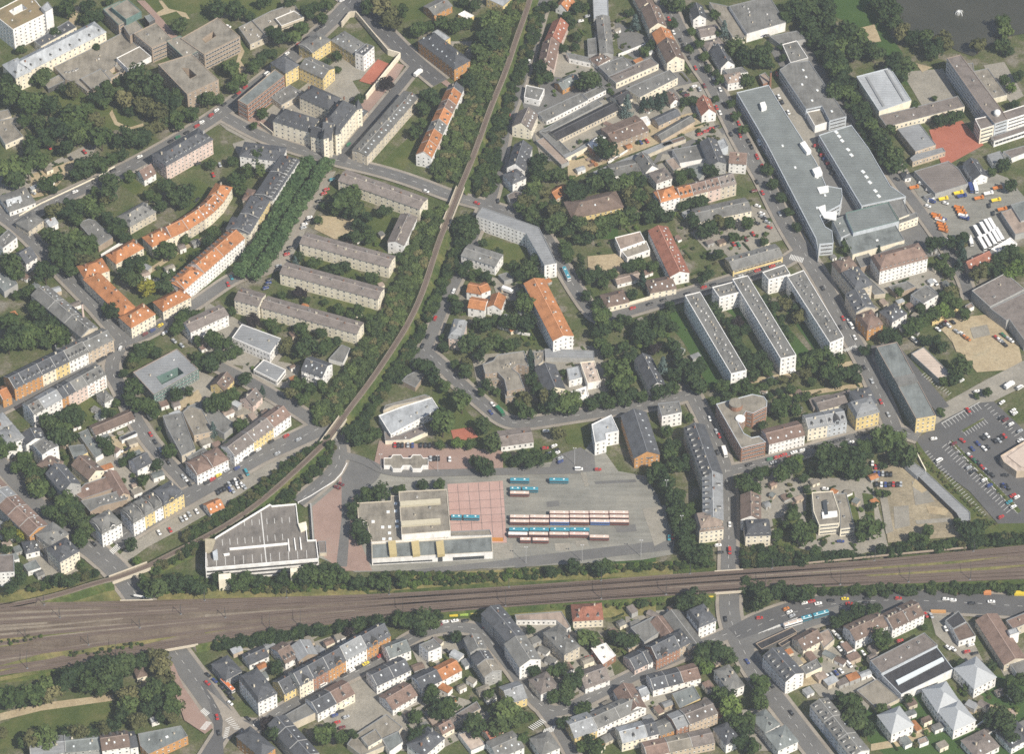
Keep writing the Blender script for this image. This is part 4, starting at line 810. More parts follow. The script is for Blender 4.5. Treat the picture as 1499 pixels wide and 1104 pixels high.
F("school_building", "grey flat gymnasium beside the red court", 6.5, 't', 'z', (568, 945, 700, 1110, 850, 1060, 730, 905), win=2.5, v=1)
F("annex", "long beige flat annex in front of the grey gymnasium", 4.5, 't', 'z', (660, 1160, 680, 1185, 920, 1110, 900, 1080, 700, 1130), win=2)
r = F("school_building", "tall slab school with glass west front and dome", 15, 'l', 'm', (930, 425, 1190, 800, 1280, 905, 1375, 875, 1330, 800, 1030, 400), win='b', pc='x', v=3)
F("stair_tower", "", 13, 'c', 'm', (1135, 870, 1175, 950, 1275, 920, 1230, 850), on=r, win='b', pc='w')
F("school_building", "white banded school wing reaching the right edge", 12, 'w', 'm', (1310, 830, 1375, 880, 1620, 800, 1560, 750), win='b', pc='w')
F("school_building", "low banded classroom wing below the white banded wing", 5, 'w', 'm', (1255, 1000, 1275, 1035, 1620, 920, 1590, 890), win='b')
F("annex", "low roof terrace building with stair lights behind school slab", 4.5, 'c', 'k', (1080, 465, 1270, 720, 1370, 695, 1230, 500, 1130, 520, 1120, 460), win=0, v=4)
T(1200, 210)
F("warehouse", "dark old sawtooth depot roof in works yard", 5, 'g', 'm', (690, 205, 845, 370, 1085, 295, 1020, 190, 940, 130), win=0, rm="sheet_roof", pc='z')
G("house", "dark roofed white gabled house beside works yard", 6, 3.5, 'w', 's', (1228, 240), (1150, 120), 10, sk=2)
F("shed", "grey flat shed between garden and works yard", 4, 'w', 'z', (1225, 85, 1265, 150, 1360, 118, 1320, 55), win=0)
F("shed", "weathered long shed reaching right edge above works yard", 4, 'w', 'm', (1340, 60, 1400, 110, 1560, 50, 1520, 10), win=0)
G("shed", "small white hut with dark hipped roof at yard gate", 4, 2, 'w', 's', (625, 255), (668, 245), 6, 'h')
F("shed", "tiny grey roofed store with white wall by trucks", 3, 'w', 'g', (760, 385, 790, 415, 840, 395, 815, 365), win=0)
F("warehouse", "long beige roofed shed on right of coach parking", 5, 'g', 'x', (1325, 505, 1430, 670, 1560, 640, 1420, 470), win=0)
F("warehouse", "tall grey shed roof at right edge of works yard", 6, 'g', 'n', (1395, 450, 1470, 570, 1560, 550, 1500, 420), win=0)
F("shed", "white concrete canopy beside the parked coaches", 4, 'w', 'w', (1250, 775, 1310, 805, 1445, 735, 1395, 690), win=0)
G("house", "red roofed house below the coach parking", 6, 4, 'k', 'r', (1100, 930), (1268, 850), 9, 'g', sk=3)
X((90, 880), (255, 1080), 13, [(1, 13, 2.5, 'e', 'b', "dark tenement with brown mansard at factory corner", dict(dm=0, ch=3)), (1.6, 13, 2, 'e', 's', "dark tenement with long row of white dormers", dict(dm=8, ch=5))], 'm', nm="apartment_block")
F("shed", "low flat garage behind the dark tenements", 4, 'e', 'g', (240, 820, 310, 910, 420, 870, 350, 800), win=0)
F("garage_row", "narrow grey garage roof running beside tenement gardens", 3.5, 'e', 'g', (270, 950, 400, 1110, 480, 1100, 310, 940), win=0)
F("shed", "dark flat shed with yellow excavator behind it", 4, 'k', 'g', (500, 1050, 560, 1104, 700, 1050, 640, 1010), win=0)
F("shed", "grey workshop roof beside parked white van", 4, 'g', 'g', (690, 1080, 760, 1160, 880, 1110, 800, 1040), win=0)
T(0, 210)
G("house", "pale low house with white gabled dormers at crossroads", 5, 2.5, 'w', 'g', (70, 500), (260, 430), 17, 'h', ch=2)
G("house", "small white fronted house on the crossroads", 5, 4, 'w', 'l', (60, 470), (165, 440), 6, 'g', ch=1)
G("apartment_block", "long pink apartment block with slate roof by main street", 13, 4.5, 'p', 's', (1215, 165), (1555, -30), 15, 'h', dm=10, win=2.6, ch=6)
G("house", "white gabled house with brown roof below main street", 6, 5, 'w', 'q', (1055, 265), (1140, 215), 9, 'g', ch=1)
G("villa", "large grey roofed villa with white dormers in garden", 7, 5, 'e', 'g', (950, 610), (1140, 500), 13, 'h', dm=5, ch=3)
r = F("church_hall", "dark flat hall with rounded end among garden trees", 5, 'k', 'g', (585, 600, 600, 570, 650, 552, 695, 565, 825, 690, 720, 755), win=0, v=3)
G("house", "grey roofed corner house with many extensions", 6, 3, 'e', 'g', (210, 640), (320, 560), 12, 'h', ch=1)
G("house", "small white house with flat extension beside corner house", 5, 2, 'w', 'l', (365, 610), (425, 580), 8, 'g')
F("house", "white house cut by left edge with grey roof", 8, 'w', 'g', (-40, 720, 20, 770, 125, 690, 60, 630), v=4)
G("house", "white gabled house with dark slate roof and balcony", 9, 5, 'w', 's', (190, 880), (270, 830), 12, 'g', dm=1)
F("church_hall", "pale green flat hall at the left edge", 5, 'g', 'n', (-60, 980, 30, 1090, 130, 1030, 50, 930), win=0, v=3)
CRV = [(1115, 757), (1250, 688), (1375, 628), (1500, 548), (1562, 500), (1632, 428), (1697, 322)]
for i, (nm, wc) in enumerate((("orange roofed crescent house at its western end", 'c'), ("orange roofed crescent house second from western end", 'c'), ("orange roofed crescent house third from western end", 'e'), ("short orange roofed crescent house at the bend", 'c'), ("orange roofed crescent house beside pointed end house", 'c'), ("orange roofed end house of crescent turned towards avenue", 'c'))):
    G("terraced_house", nm, 9.5, 4.5, wc, 'o', CRV[i], CRV[i + 1], 11.5, 'h' if i in (0, 5) else 'g', win=2.8, ch=2, fw=1 if i else 0, ox=.0)
G("apartment_block", "short orange roofed block between crescent and corner range", 9, 4.5, 'c', 'o', (850, 880), (1050, 765), 11, 'h', ch=4)
T(0, 420)
G("apartment_block", "long orange roofed range along the left street", 10, 4.5, 'c', 'o', (1010, 170), (720, -110), 11.5, 'h', ch=6, win=3)
G("apartment_block", "orange hipped head house at the lower street corner", 10.5, 4.5, 'c', 'o', (960, 300), (1135, 200), 13, 'h', ch=3, win=2.5)
G("apartment_block", "orange hipped head house at the upper bend", 10, 4.5, 'c', 'o', (620, -60), (800, -120), 13, 'h', ch=2)
G("apartment_block", "orange roofed block with skylights beside corner head house", 9, 4.5, 'c', 'o', (1192, 180), (1395, 75), 11, 'h', sk=6, ch=2, win=2.5)
X((715, 300), (345, -10), 13, [(1, 12, 3, 'e', 'g', "grey tenement at the dark street, lower one", dict(sk=4)), (1, 12, 3, 'g', 'g', "grey tenement at the dark street, middle one", dict(sk=4)), (1, 12, 3, 'e', 'g', "grey tenement at the dark street, upper one", dict(sk=5))], nm="apartment_block", ch=2)
X((105, 745), (830, 385), 13, [(1, 12, 4, 'o', 's', "narrow corner house with ochre ground floor and slate roof", dict(dm=1)), (1.9, 12, 4, 'o', 's', "ochre brick tenement with slate roof and dormers", dict(dm=4)), (1.4, 11.5, 4, 'c', 's', "cream tenement with slate roof beside ochre one", dict(dm=3)), (1.4, 11.5, 4, 'y', 's', "yellow tenement with slate roof", dict(dm=2)), (2.0, 11.5, 4, 'w', 'g', "white tenement above red shop awning", dict(dm=5)), (2.6, 12, 3, 't', 'g', "tan stone corner building with flat grey roof", dict(sk=3))], win=2.3)
F("annex", "long rear annex with white roof light behind white tenement", 5, 'w', 'g', (400, 430, 420, 470, 590, 390, 560, 350), win=0, v=3)
T(0, 420)
X((245, 935), (775, 640), 12, [(1.2, 13, 3, 'w', 'g', "white tenement back with grey mansard, western end", dict(dm=2)), (2.0, 12.5, 3, 'w', 'z', "bright white stepped tenement back with balconies", dict(sk=3)), (.7, 12.5, 3, 'o', 's', "ochre tenement back between white neighbours"), (.8, 12.5, 3, 'p', 's', "pink tenement back beside the ochre one"), (1.3, 12.5, 3, 'p', 'g', "rose tenement back with pale bays"), (2.1, 12, 3, 'w', 'g', "white tenement back with coloured balconies", dict(dm=3, bal=2, bc='p'))], win=2.3)
G("villa", "small white villa with grey hipped roof and dormer", 6, 4, 'w', 'g', (765, 850), (830, 815), 9, 'h', dm=1)
r = F("school_building", "green glass school with flat roof and roof court", 9, 'n', 'z', (972, 628, 1125, 795, 1452, 605, 1295, 455), win='b', hole=(1145, 660, 1185, 715, 1345, 632, 1300, 590), pc='x', v=3)
X((20, 830), (85, 800), 11, [(1, 8, 3, 'o', 'o', "small house with orange roof at left edge")], nm="house")
G("shed", "brown roofed stable row with open bays", 3.5, 2, 'w', 'b', (700, 1085), (985, 965), 9, ch=0, win=2.4)
T(0, 560, 7.46)
X((265, 605), (40, 345), 13, [(1, 12, 1.5, 'w', 'z', "grey roofed tenement with arched windows, lower one", dict(t='m')), (1, 12, 1.5, 'w', 'z', "grey roofed tenement with white dormers, upper one", dict(t='m'))], 'm', nm="apartment_block", dm=3)
G("house", "dark roofed tenement with white trimmed gables", 11, 3, 'w', 's', (500, 610), (440, 500), 13, 'g')
F("apartment_block", "tall white tenement with sunlit angled rear wall", 13, 'w', 'g', (360, 690, 460, 800, 545, 740, 640, 700, 600, 655, 520, 640, 480, 600), v=5)
G("house", "brown roofed house tucked against white angled wall", 8, 3, 't', 'b', (575, 985), (690, 870), 12, 'h', ch=1)
G("terraced_house", "slate tenement with steep zigzag roof and white ridges", 12, 5, 'g', 's', (880, 1110), (700, 900), 13, 'g', db=3, dm=2)
G("house", "cream gabled rear house with dark brown roof", 6.5, 4, 'c', 'b', (1135, 960), (950, 800), 12, 'g')
F("workshop", "yellow walled flat workshop in tenement courtyard", 5, 'y', 'n', (745, 700, 810, 850, 960, 770, 910, 680), win=2)
F("annex", "long grey flat annex between courtyard and stable row", 4, 'w', 'n', (850, 560, 1045, 830, 1130, 780, 1000, 600, 960, 510), win=0, v=3)
F("shed", "black flat canopy in the dirt courtyard", 3, 'w', 'd', (1300, 600, 1330, 640, 1500, 560, 1470, 530), win=0)
T(0, 630)
G("house", "white gabled villa with slate roof and ivy", 8, 4.5, 'w', 's', (1005, 290), (1110, 235), 10, 'g', dm=1)
F("workshop", "brown flat workshop roof with white skylight", 5, 'k', 'q', (545, 470, 600, 510, 830, 430, 815, 330, 620, 395), win=0, sk=1)
F("annex", "grey stepped rear annexes behind corner mansard houses", 6, 'k', 'g', (590, 520, 660, 600, 730, 560, 930, 510, 890, 440, 720, 490), win=0, v=6)
G("shed", "brown gabled barn in the tenement courtyard", 5, 3, 't', 'q', (950, 470), (850, 300), 8, 'g', ch=0)
X((745, 760), (890, 680), 13, [(1, 13, 2.5, 'w', 'g', "white corner house with grey mansard and round gable", dict(dm=3, cg=.55))], 'm', nm="apartment_block", win=2.2)
X((975, 680), (1345, 465), 13, [(.9, 13, 2.2, 'w', 'g', "white gabled end house of the mansard row", dict(dm=2)), (.8, 12, 2, 'y', 'g', "yellow mansard house beside white gabled end", dict(dm=2)), (.7, 12, 2, 'w', 'g', "white mansard house in the middle of the row", dict(dm=2)), (1.6, 13, 2.2, 'y', 's', "cream corner mansard house with round gable", dict(dm=4, cg=.4))], 'm', nm="terraced_house", win=2.2)
X((355, 700), (-30, 330), 14, [(1.1, 11, 3, 'o', 'q', "brown roofed tenement with ochre gable", dict(sk=3)), (1.3, 11, 3, 'c', 'q', "brown roofed tenement second from ochre gable", dict(sk=4)), (1.1, 11, 3, 'g', 'q', "brown roofed tenement with pale rear balcony", dict(sk=3)), (1, 11, 2.5, 'e', 'z', "tenement with bluish metal roof", dict(sk=2)), (1.3, 11, 3, 'c', 'q', "brown roofed tenement nearest the left edge", dict(sk=3))], nm="apartment_block")
G("apartment_block", "grey roofed tenement between ochre gable and corner house", 12, 3, 'e', 'g', (375, 850), (500, 760), 14, 'h', dm=2)
G("apartment_block", "stately corner house with sandstone front by underpass", 13, 4, 'c', 's', (440, 965), (580, 885), 14, 'h', win=2.1, dm=2, ch=3)
G("house", "dark slate cottage behind the corner house", 5, 3.5, 'w', 's', (190, 905), (290, 880), 10, 'h')
F("shed", "low grey workshop with white doors beside paved yard", 3.5, 'w', 'n', (170, 990, 205, 1040, 300, 1010, 260, 950), win=2.4)
F("office_building", "white gridded office block at left edge", 12, 'w', 'm', (-60, 920, -60, 1050, 105, 1040, 100, 910), win=2.2)
T(300, 210)
X((500, 410), (690, 120), 13, [(1.4, 12.5, 1.6, 'w', 's', "white fronted avenue tenement, lower half with white gable", dict(win=2.2)), (1, 12.5, 1.6, 'w', 's', "white fronted avenue tenement with curved corner roof", dict(win=2.2))], 'h', nm="apartment_block", ch=5, dm=6)
X((325, 660), (475, 415), 13, [(1, 12, 1.8, 'c', 's', "cream avenue tenement next to orange roof", dict(dm=1)), (1.2, 12, 1.6, 'y', 's', "cream avenue tenement with dark flat roof", dict(dm=1))], 'h', nm="apartment_block", win=2.2, ch=4)
G("apartment_block", "dark rear wing of the avenue tenement", 11, 2, 'e', 's', (155, 625), (300, 655), 12, 'h', ch=2, win=2.6)
G("apartment_block", "small brown rear wing with stepped roof behind avenue", 9, 2, 'e', 'q', (275, 410), (370, 430), 11, 'h', ch=2)
X((-150, 1070), (290, 690), 13, [(1, 12, 3.5, 'w', 'o', "white avenue house with orange roof, lower corner", dict(t='h')), (1, 12.5, 3.5, 'w', 'o', "white avenue house with orange roof and blue turret"), (1.1, 12.5, 3.5, 'w', 'o', "white avenue house with orange roof, upper end")], nm="apartment_block", win=2.3, ch=3, db=5)
G("apartment_block", "old dark tenement hidden behind tall poplars", 11, 2.5, 'w', 's', (255, 90), (560, 130), 14, 'h', ch=5, dm=2)
r = G("apartment_block", "cream flats with grey roof nearest the courthouse corner", 10, 1.6, 'c', 'm', (975, 270), (1570, 480), 11.5, 'g', ch=9, win=3.7)
G("apartment_block", "cream flats behind the sandy playground", 10, 1.6, 'c', 'm', (693, 730), (1345, 905), 11, 'g', ch=9, win=3.7)
G("apartment_block", "cream flats between two gardens, second from lower end", 10, 1.6, 'c', 'm', (548, 950), (1265, 1140), 11, 'g', ch=9, win=3.7)
G("apartment_block", "white gable ended flats beside the railway trees", 10, 2, 'w', 'm', (1455, 745), (1550, 540), 11, 'g', ch=5, win=3.6)
T(300, 420)
G("apartment_block", "cream flats closing the group, long lowest block", 9.5, 1.6, 'c', 'm', (410, 150), (1112, 345), 11, 'g', ch=10, win=3.5)
G("apartment_block", "cream flats head block facing the little street corner", 12, 1.6, 'c', 'm', (215, 95), (390, 142), 12, 'g', ch=4, win=2.4)
G("apartment_block", "white flats with grey roof beside leafy street corner", 10, 1.8, 'w', 'm', (-105, 330), (172, 205), 11, 'g', ch=5, win=2.6)
F("school_building", "white two storey school with flat green grey roof", 8, 'w', 'z', (198, 375, 475, 495, 557, 380, 270, 275), win=2.2, pc='w', v=2)
F("school_building", "low white pavilion with flat roof below white school", 4, 'w', 'z', (355, 610, 525, 695, 592, 610, 430, 535), win='b', pc='w', v=1)
G("apartment_block", "modern white apartment house with grey roof and balconies", 10, 4, 'w', 's', (705, 605), (860, 660), 13, 'g', sk=4, bal=2, dm=1)
F("garage_row", "flat dark garage roof on the railway side path", 3, 'w', 'g', (905, 530, 1010, 560, 1062, 450, 1000, 425), win=0)
G("house", "yellow gabled cottage with brown roof by school path", 6, 4, 'y', 'b', (140, 760), (212, 675), 10, 'g')
G("house", "pale gabled cottage with orange awning", 6, 4.5, 'p', 'm', (350, 870), (420, 800), 10, 'g', ch=2)
X((215, 1240), (628, 935), 12, [(1, 10, 3.5, 'w', 'm', "white fronted tenement at the foot of brown row", dict(sk=2)), (1, 10, 3.5, 'y', 'm', "yellow fronted tenement in the middle of brown row", dict(sk=3)), (.9, 10, 3.5, 'w', 'q', "white end tenement under brown roof at bridge", dict(sk=3))], nm="apartment_block", win=2.3)
T(150, 560)
T(0, 420)
F("office_building", "grey flat office with rounded corner behind dirt court", 8, 'e', 'g', (1190, 945, 1220, 1030, 1330, 1240, 1430, 1190, 1330, 920), win=3, v=5)
F("workshop", "tan flat workshop roof beside grey rounded office", 6, 't', 'k', (1335, 920, 1420, 1090, 1560, 1060, 1480, 900, 1390, 870), win=2.6, v=2)
F("workshop", "dark flat hall roof below the green glass school", 5, 'g', 'g', (1365, 880, 1440, 960, 1640, 1080, 1720, 1010, 1500, 830), win=0, v=2)
T(0, 630)
X((1440, 330), (1670, 215), 13, [(1, 10, 3, 'w', 'q', "white corner tenement with bays and brown roof", dict(sk=1)), (1, 10, 3, 'w', 'q', "white street tenement with grey brown roof")], 'h', nm="apartment_block", win=2.3)
F("annex", "grey flat annex behind the white corner tenement", 6, 'g', 'g', (1365, 200, 1440, 250, 1560, 190, 1490, 130), win=0, v=3)
G("house", "orange roofed house between car lot and railway", 5, 3, 'w', 'o', (1540, 610), (1640, 565), 9, 'g', sk=3)
T(300, 630)
r = F("parking_garage", "concrete parking garage with open deck and white bands", 11, 'w', 'j', (5, 1020, 5, 885, 80, 790, 475, 548, 490, 560, 668, 545, 685, 690, 745, 740, 752, 812, 815, 810, 832, 950), win=0, pc='w', par=1.1, pt=.5)
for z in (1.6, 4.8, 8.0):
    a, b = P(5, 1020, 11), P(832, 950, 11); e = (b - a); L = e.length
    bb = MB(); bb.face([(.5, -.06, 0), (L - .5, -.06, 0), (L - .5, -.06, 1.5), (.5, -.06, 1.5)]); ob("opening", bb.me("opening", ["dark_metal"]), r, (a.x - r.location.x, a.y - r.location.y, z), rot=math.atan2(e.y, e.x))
boxon(r, (0, 795, 3, 890, 50, 885, 76, 795), 0.2, 12.6, "render_wall", "stair_tower", (.42, .37, .27))
boxon(r, (55, 890, 62, 930, 95, 925, 90, 870), 11, 14, "render_wall", "lift_tower", WC['l'])
boxon(r, (680, 685, 700, 735, 748, 712, 740, 668), 11, 13, "render_wall", "stair_tower", WC['c'])
boxon(r, (100, 1055, 100, 1095, 190, 1085, 190, 1045), 0.2, 10.6, "render_wall", "stair_bay", WC['c'])
boxon(r, (625, 1010, 625, 1040, 715, 1030, 715, 1000), 0.2, 10.6, "render_wall", "stair_bay", WC['c'])
boxon(r, (180, 862, 180, 872, 605, 832, 605, 822), 11, 12.1, "trim_paint", "ramp_wall", WC['w'])
boxon(r, (135, 905, 140, 915, 180, 908, 180, 898), 11, 12.1, "trim_paint", "ramp_wall", WC['w'])
boxon(r, (605, 795, 612, 880, 622, 880, 612, 795), 11, 12.1, "trim_paint", "ramp_wall", WC['w'])
boxon(r, (650, 788, 660, 872, 668, 872, 657, 788), 11, 12.1, "trim_paint", "ramp_wall", WC['w'])
boxon(r, (692, 782, 700, 868, 710, 868, 698, 782), 11, 12.1, "trim_paint", "ramp_wall", WC['w'])
bb = MB(); rng = random.Random(5)
def deckline(x0, y0, x1, y1, wd=.14):
    a, b = P(x0, y0, 11.03), P(x1, y1, 11.03); n = (b - a).normalized(); n = Vector((-n.y, n.x, 0)) * wd
    bb.face([a - n - r.location, b - n - r.location, b + n - r.location, a + n - r.location])
deckline(410, 600, 450, 975, .3)
for i in range(12): deckline(20 + i * 66, 1000 - i * 5.6, 20 + i * 66 - 4, 940 - i * 5.6)
for i in range(9): deckline(130 + i * 55, 845 - i * 5, 126 + i * 55, 800 - i * 5)
for i in range(7): deckline(290 + i * 55, 700 - i * 4, 287 + i * 55, 660 - i * 4)
ob("deck_marking", bb.me("deck_marking", ["road_paint"]), r)
F("shed", "small brown roofed porch beside the parking garage", 3, 'e', 'm', (828, 815, 838, 902, 890, 900, 885, 815), win=0)
r = F("depot_hall", "bus depot main hall with tan gravel roof", 6.5, 'w', 'k', (1112, 535, 1122, 665, 1180, 668, 1218, 822, 1560, 805, 1760, 795, 1760, 520, 1360, 480, 1360, 520), pc='e', v=0, win=0)
for x, y in ((1340, 600), (1395, 595), (1230, 672), (1300, 712), (1350, 710), (1405, 708), (1350, 755), (1308, 800), (1355, 797), (1405, 670), (1395, 540)):
    c = P(x, y, 6.5); ob("skylight", SKYL, r, (c.x - r.location.x, c.y - r.location.y, 6.5), WC['w'], 0, (1.9, 1.9, .5))
T(600, 630)
F("upper_hall", "", 11.5, 'w', 'k', (-82, 452, -60, 768, 298, 740, 270, 435), on=r, z0=6.4, pc='e', win=0, v=6)
for y0 in (505, 650):
    boxon(r, (-72 if y0 < 600 else -65, y0 + 15, -70 if y0 < 600 else -62, y0 + 48, 225, y0 + 26, 222, y0 - 6), 11.5, 13.2, "trim_paint", "light_strip", (.50, .46, .35))
rr = F("depot_hall", "bus depot workshop wing with grey roof and white front", 6, 'w', 'n', (-278, 945, 605, 895, 600, 780, -280, 835), win=0, pc='e')
F("depot_hall", "low tan link of the bus depot above grey workshop", 4.5, 'w', 'k', (-60, 790, 600, 772, 585, 730, 298, 748, -60, 775), win=0)
T(600, 630)
a, b = P(-278, 945, 6), P(605, 895, 6); e = b - a
for f0, f1, z0, z1 in ((.01, .50, 1.2, 2.6), (.67, .93, .8, 3.6), (.545, .585, 0.1, 5.2)):
    bb = MB(); L = e.length; bb.face([(L * f0, -.05, z0), (L * f1, -.05, z0), (L * f1, -.05, z1), (L * f0, -.05, z1)]); ob("window_strip", bb.me("window_strip", ["window_glass"]), rr, (a.x - rr.location.x, a.y - rr.location.y, 0), rot=math.atan2(e.y, e.x))
for x in (10, 190, 1340 - 1500):
    boxon(rr, (x, 815, x + 12, 912, x + 66, 905, x + 55, 805), 6, 8.4, "trim_paint", "barrel_rooflight", (.46, .38, .20))
r = F("workshop", "ornate flat roofed depot office with stepped white edge", 4, 'w', 'k', (-190, 205, -190, 262, -140, 262, -125, 285, -65, 285, -50, 262, 5, 262, 20, 285, 80, 285, 95, 262, 135, 262, 135, 205, 95, 205, 80, 182, 20, 182, 5, 205, -50, 205, -65, 182, -125, 182, -140, 205), pc='w', win=0, pt=.25)
T(600, 420)
r = F("workshop", "pale flat roofed hall beside the depot trees", 6, 'w', 'l', (-228, 945, -140, 1085, 212, 895, 160, 812, -60, 880), v=5, win=2.6, pc='w')
F("annex", "tan stepped lean-to behind the pale hall", 4, 'e', 'k', (-195, 905, -120, 870, 90, 830, 150, 805, 110, 790, -180, 870), win=0)
F("annex", "grey flat annex in front of the pale hall", 3.5, 'c', 'm', (-190, 1060, -180, 1130, 0, 1120, 130, 1060, 100, 1010, -90, 1090), win=0, v=2)
T(600, 630)
G("house", "white house with shallow brown roof and long balcony", 5, 1.6, 'w', 'm', (668, 118), (905, 85), 13, 'g', win=2.6, ch=2)
FULL()
r = F("apartment_block", "white L shaped flats beside the barn like hall", 11, 'w', 'l', (866, 622, 871, 650, 888, 645, 887, 636, 906, 632, 895, 608), win=2.4, v=3, pc='w')
T(600, 210)
F("apartment_block", "long white flats with grey roof along bridge street", 12, 'w', 'z', (485, 530, 850, 660, 985, 895, 1075, 878, 945, 615, 530, 468), win=2.3, v=22)
G("apartment_block", "small white flats with grey roof in bridge garden", 8, 1.2, 'w', 'g', (375, 820), (625, 900), 12, 'g', sk=1, ch=2, win=2.6, rm="gravel_roof")
F("shed", "low dark flat shed beside garden flats", 3.5, 'g', 'g', (645, 965, 690, 1010, 760, 990, 710, 945), win=0)
T(600, 420)
G("apartment_block", "long orange roofed apartment slab with white end wall", 14, 2.5, 'w', 'o', (1195, 358), (980, -60), 13.5, 'g', bal=8, sk=6, ch=4, win=2.6)
G("house", "white house with square orange roof, upper one", 7, 2.5, 'w', 'o', (415, 35), (520, 55), 9, 'g', ch=0)
G("house", "narrow white house with orange roof between two others", 8, 2, 'w', 'o', (525, 45), (590, 20), 8, 'g', ch=0)
G("house", "white house with large sloping orange roof, front one", 8, 2.5, 'w', 'o', (425, 150), (545, 170), 10, 'g', ch=0)
G("house", "white gabled house with orange roof beside tree", 7, 3, 'w', 'o', (665, 165), (700, 75), 9, 'g', ch=0)
G("villa", "old villa with grey mansard and dark dormers", 10, 2, 'p', 'z', (283, 372), (380, 385), 16, 'm', dm=2, ch=2, win=2.2)
r = F("office_building", "terraced tan office with angular flat roof", 9, 'k', 'k', (532, 570, 550, 640, 640, 628, 690, 680, 710, 765, 838, 742, 800, 640, 750, 600, 790, 570, 870, 585, 835, 470, 640, 500, 610, 540), win=2.8, v=12)
F("wing", "", 5, 'k', 'k', (540, 660, 560, 690, 650, 680, 690, 720, 700, 820, 850, 790, 840, 745, 712, 770, 690, 685, 640, 632, 550, 642), on=r, win=2.8)
G("house", "slate roofed house with long ridge behind round tree", 7, 3.5, 'c', 's', (1135, 745), (1060, 570), 13, 'g', dm=1, ch=2) 
F("workshop", "long flat grey roof below the orange slab", 4, 'g', 'z', (985, 455, 990, 520, 1350, 525, 1345, 470), win=0)
F("house", "grey flat roofed house with white porch in courtyard", 6, 'w', 'l', (1145, 600, 1165, 690, 1260, 665, 1235, 580), win=3, v=1)
F("workshop", "cream white flat hall with round vents in courtyard", 6, 'w', 't', (1245, 555, 1300, 710, 1395, 690, 1350, 545), win=0, v=6, pc='c')
F("shed", "jumble of pale sheds behind slate roofed house", 3, 'e', 'k', (905, 480, 915, 590, 970, 550, 985, 470), win=0, v=6)
F("garage_row", "white garages and canopies at the courtyard foot", 3, 'w', 'w', (1180, 770, 1230, 830, 1310, 800, 1290, 730), win=0, v=4)
F("shed", "brown low shed on the triangular green", 3.5, 'k', 'g', (-60, 690, 40, 740, 105, 650, 60, 610, -20, 650), win=0)
T(900, 210)
F("house", "white cube house with two level flat roofs", 7, 'w', 'x', (0, 690, 40, 780, 220, 715, 185, 645), win=3, pc='w')
F("house", "lower flat roofed house in front of white cube house", 5, 'w', 'k', (50, 790, 90, 840, 258, 780, 230, 715), win=3, pc='w')
G("house", "small pale garage house by the garden wall", 3.5, 1, 'w', 'x', (20, 1030), (195, 985), 7, 'g', ch=0)
G("villa", "brown hipped villa with row of skylights", 6, 3.5, 'c', 'b', (260, 1095), (450, 1060), 12, 'h', sk=5)
G("apartment_block", "red brown roofed slab with white gable end", 8.5, 3, 'w', 'r', (545, 945), (385, 610), 13, 'g', sk=12, ch=5, win=2.8)
G("apartment_block", "cream flats with long grey roof behind car park", 8, 2, 'c', 'g', (610, 575), (1000, 490), 13, 'g', ch=5, win=2.8, rm="gravel_roof")
G("office_building", "yellow low office with grey roof along side street", 6.5, 2, 'y', 'g', (865, 930), (1230, 825), 12.5, 'g', ch=6, win='b', rm="gravel_roof")
G("house", "dark gabled house behind parked red cars", 9, 4.5, 'w', 'q', (835, 140), (960, 150), 11, 'g', dm=1)
F("annex", "flat corner annex with pale roof at dark gabled house", 7, 'l', 'l', (700, 5, 740, 60, 830, 20, 800, -40), win=0)
G("house", "dark street house with slate roof and box dormers", 9, 3, 'g', 's', (815, 145), (740, -30), 11, 'g', dm=2, sk=1)
T(900, 420)
G("villa", "brown hipped villa beside the arched gate", 5.5, 3.5, 'c', 'b', (-60, 150), (105, 110), 12, 'h', sk=3)
for nm, a, b, dd in (("white end slab of the three long parallel flats, western", (850, 640), (512, 65), 10.5), ("middle slab of the three long parallel flats", (1213, 530), (860, -55), 10.5)):
    F("apartment_block", nm, 14.5, 'w', 'g', (*a, a[0] + 115, a[1] - 27, b[0] + 112, b[1] - 27, *b), win=2.6, v=26, pc='w')
F("apartment_block", "eastern slab of the three long parallel flats by street", 14.5, 'w', 'g', (1573, 415, 1675, 372, 1380, -120, 1260, -75), win=2.6, v=24, pc='w')
F("apartment_block", "short cross slab between western and middle flats", 13, 'w', 'g', (712, 5, 765, 80, 920, 40, 880, -40), win=2.6, v=5, pc='w')
F("apartment_block", "short cross slab between middle and eastern flats", 13, 'w', 'g', (1080, -105, 1125, -50, 1285, -90, 1240, -160), win=2.6, v=5, pc='w')
G("house", "slate roofed house with pale gable among dark trees", 7, 4, 'w', 's', (370, 718), (262, 505), 11, 'g', sk=5)
F("apartment_block", "white flats with stacked balconies at the crossroads", 11, 'w', 'g', (315, 855, 345, 950, 490, 920, 470, 840), win=2.4, v=4)
r = F("office_building", "rounded brick and white block with circular roof turret", 13, 'b', 'k', (740, 860, 925, 1185, 1105, 1140, 1055, 1095, 1000, 1105, 945, 1075, 905, 1000, 960, 915, 1010, 930, 1110, 880, 1115, 840, 1090, 805, 1005, 788), win='b', pc='l', v=3) 
c = P(885, 880, 13) - r.location; bb = MB(); bb.prism([(math.cos(k * .3142) * 4.2, math.sin(k * .3142) * 4.2) for k in range(20)], 0, 3.5); ob("roof_turret", bb.me("roof_turret", ["brick_wall"]), r, (c.x, c.y, 13), WC['b'])
bb = MB(); bb.prism([(math.cos(k * .3142) * 4.3, math.sin(k * .3142) * 4.3) for k in range(20)], 3.5, 4.0); ob("turret_roof", bb.me("turret_roof", ["gravel_roof"]), r, (c.x, c.y, 13), RC['k'])
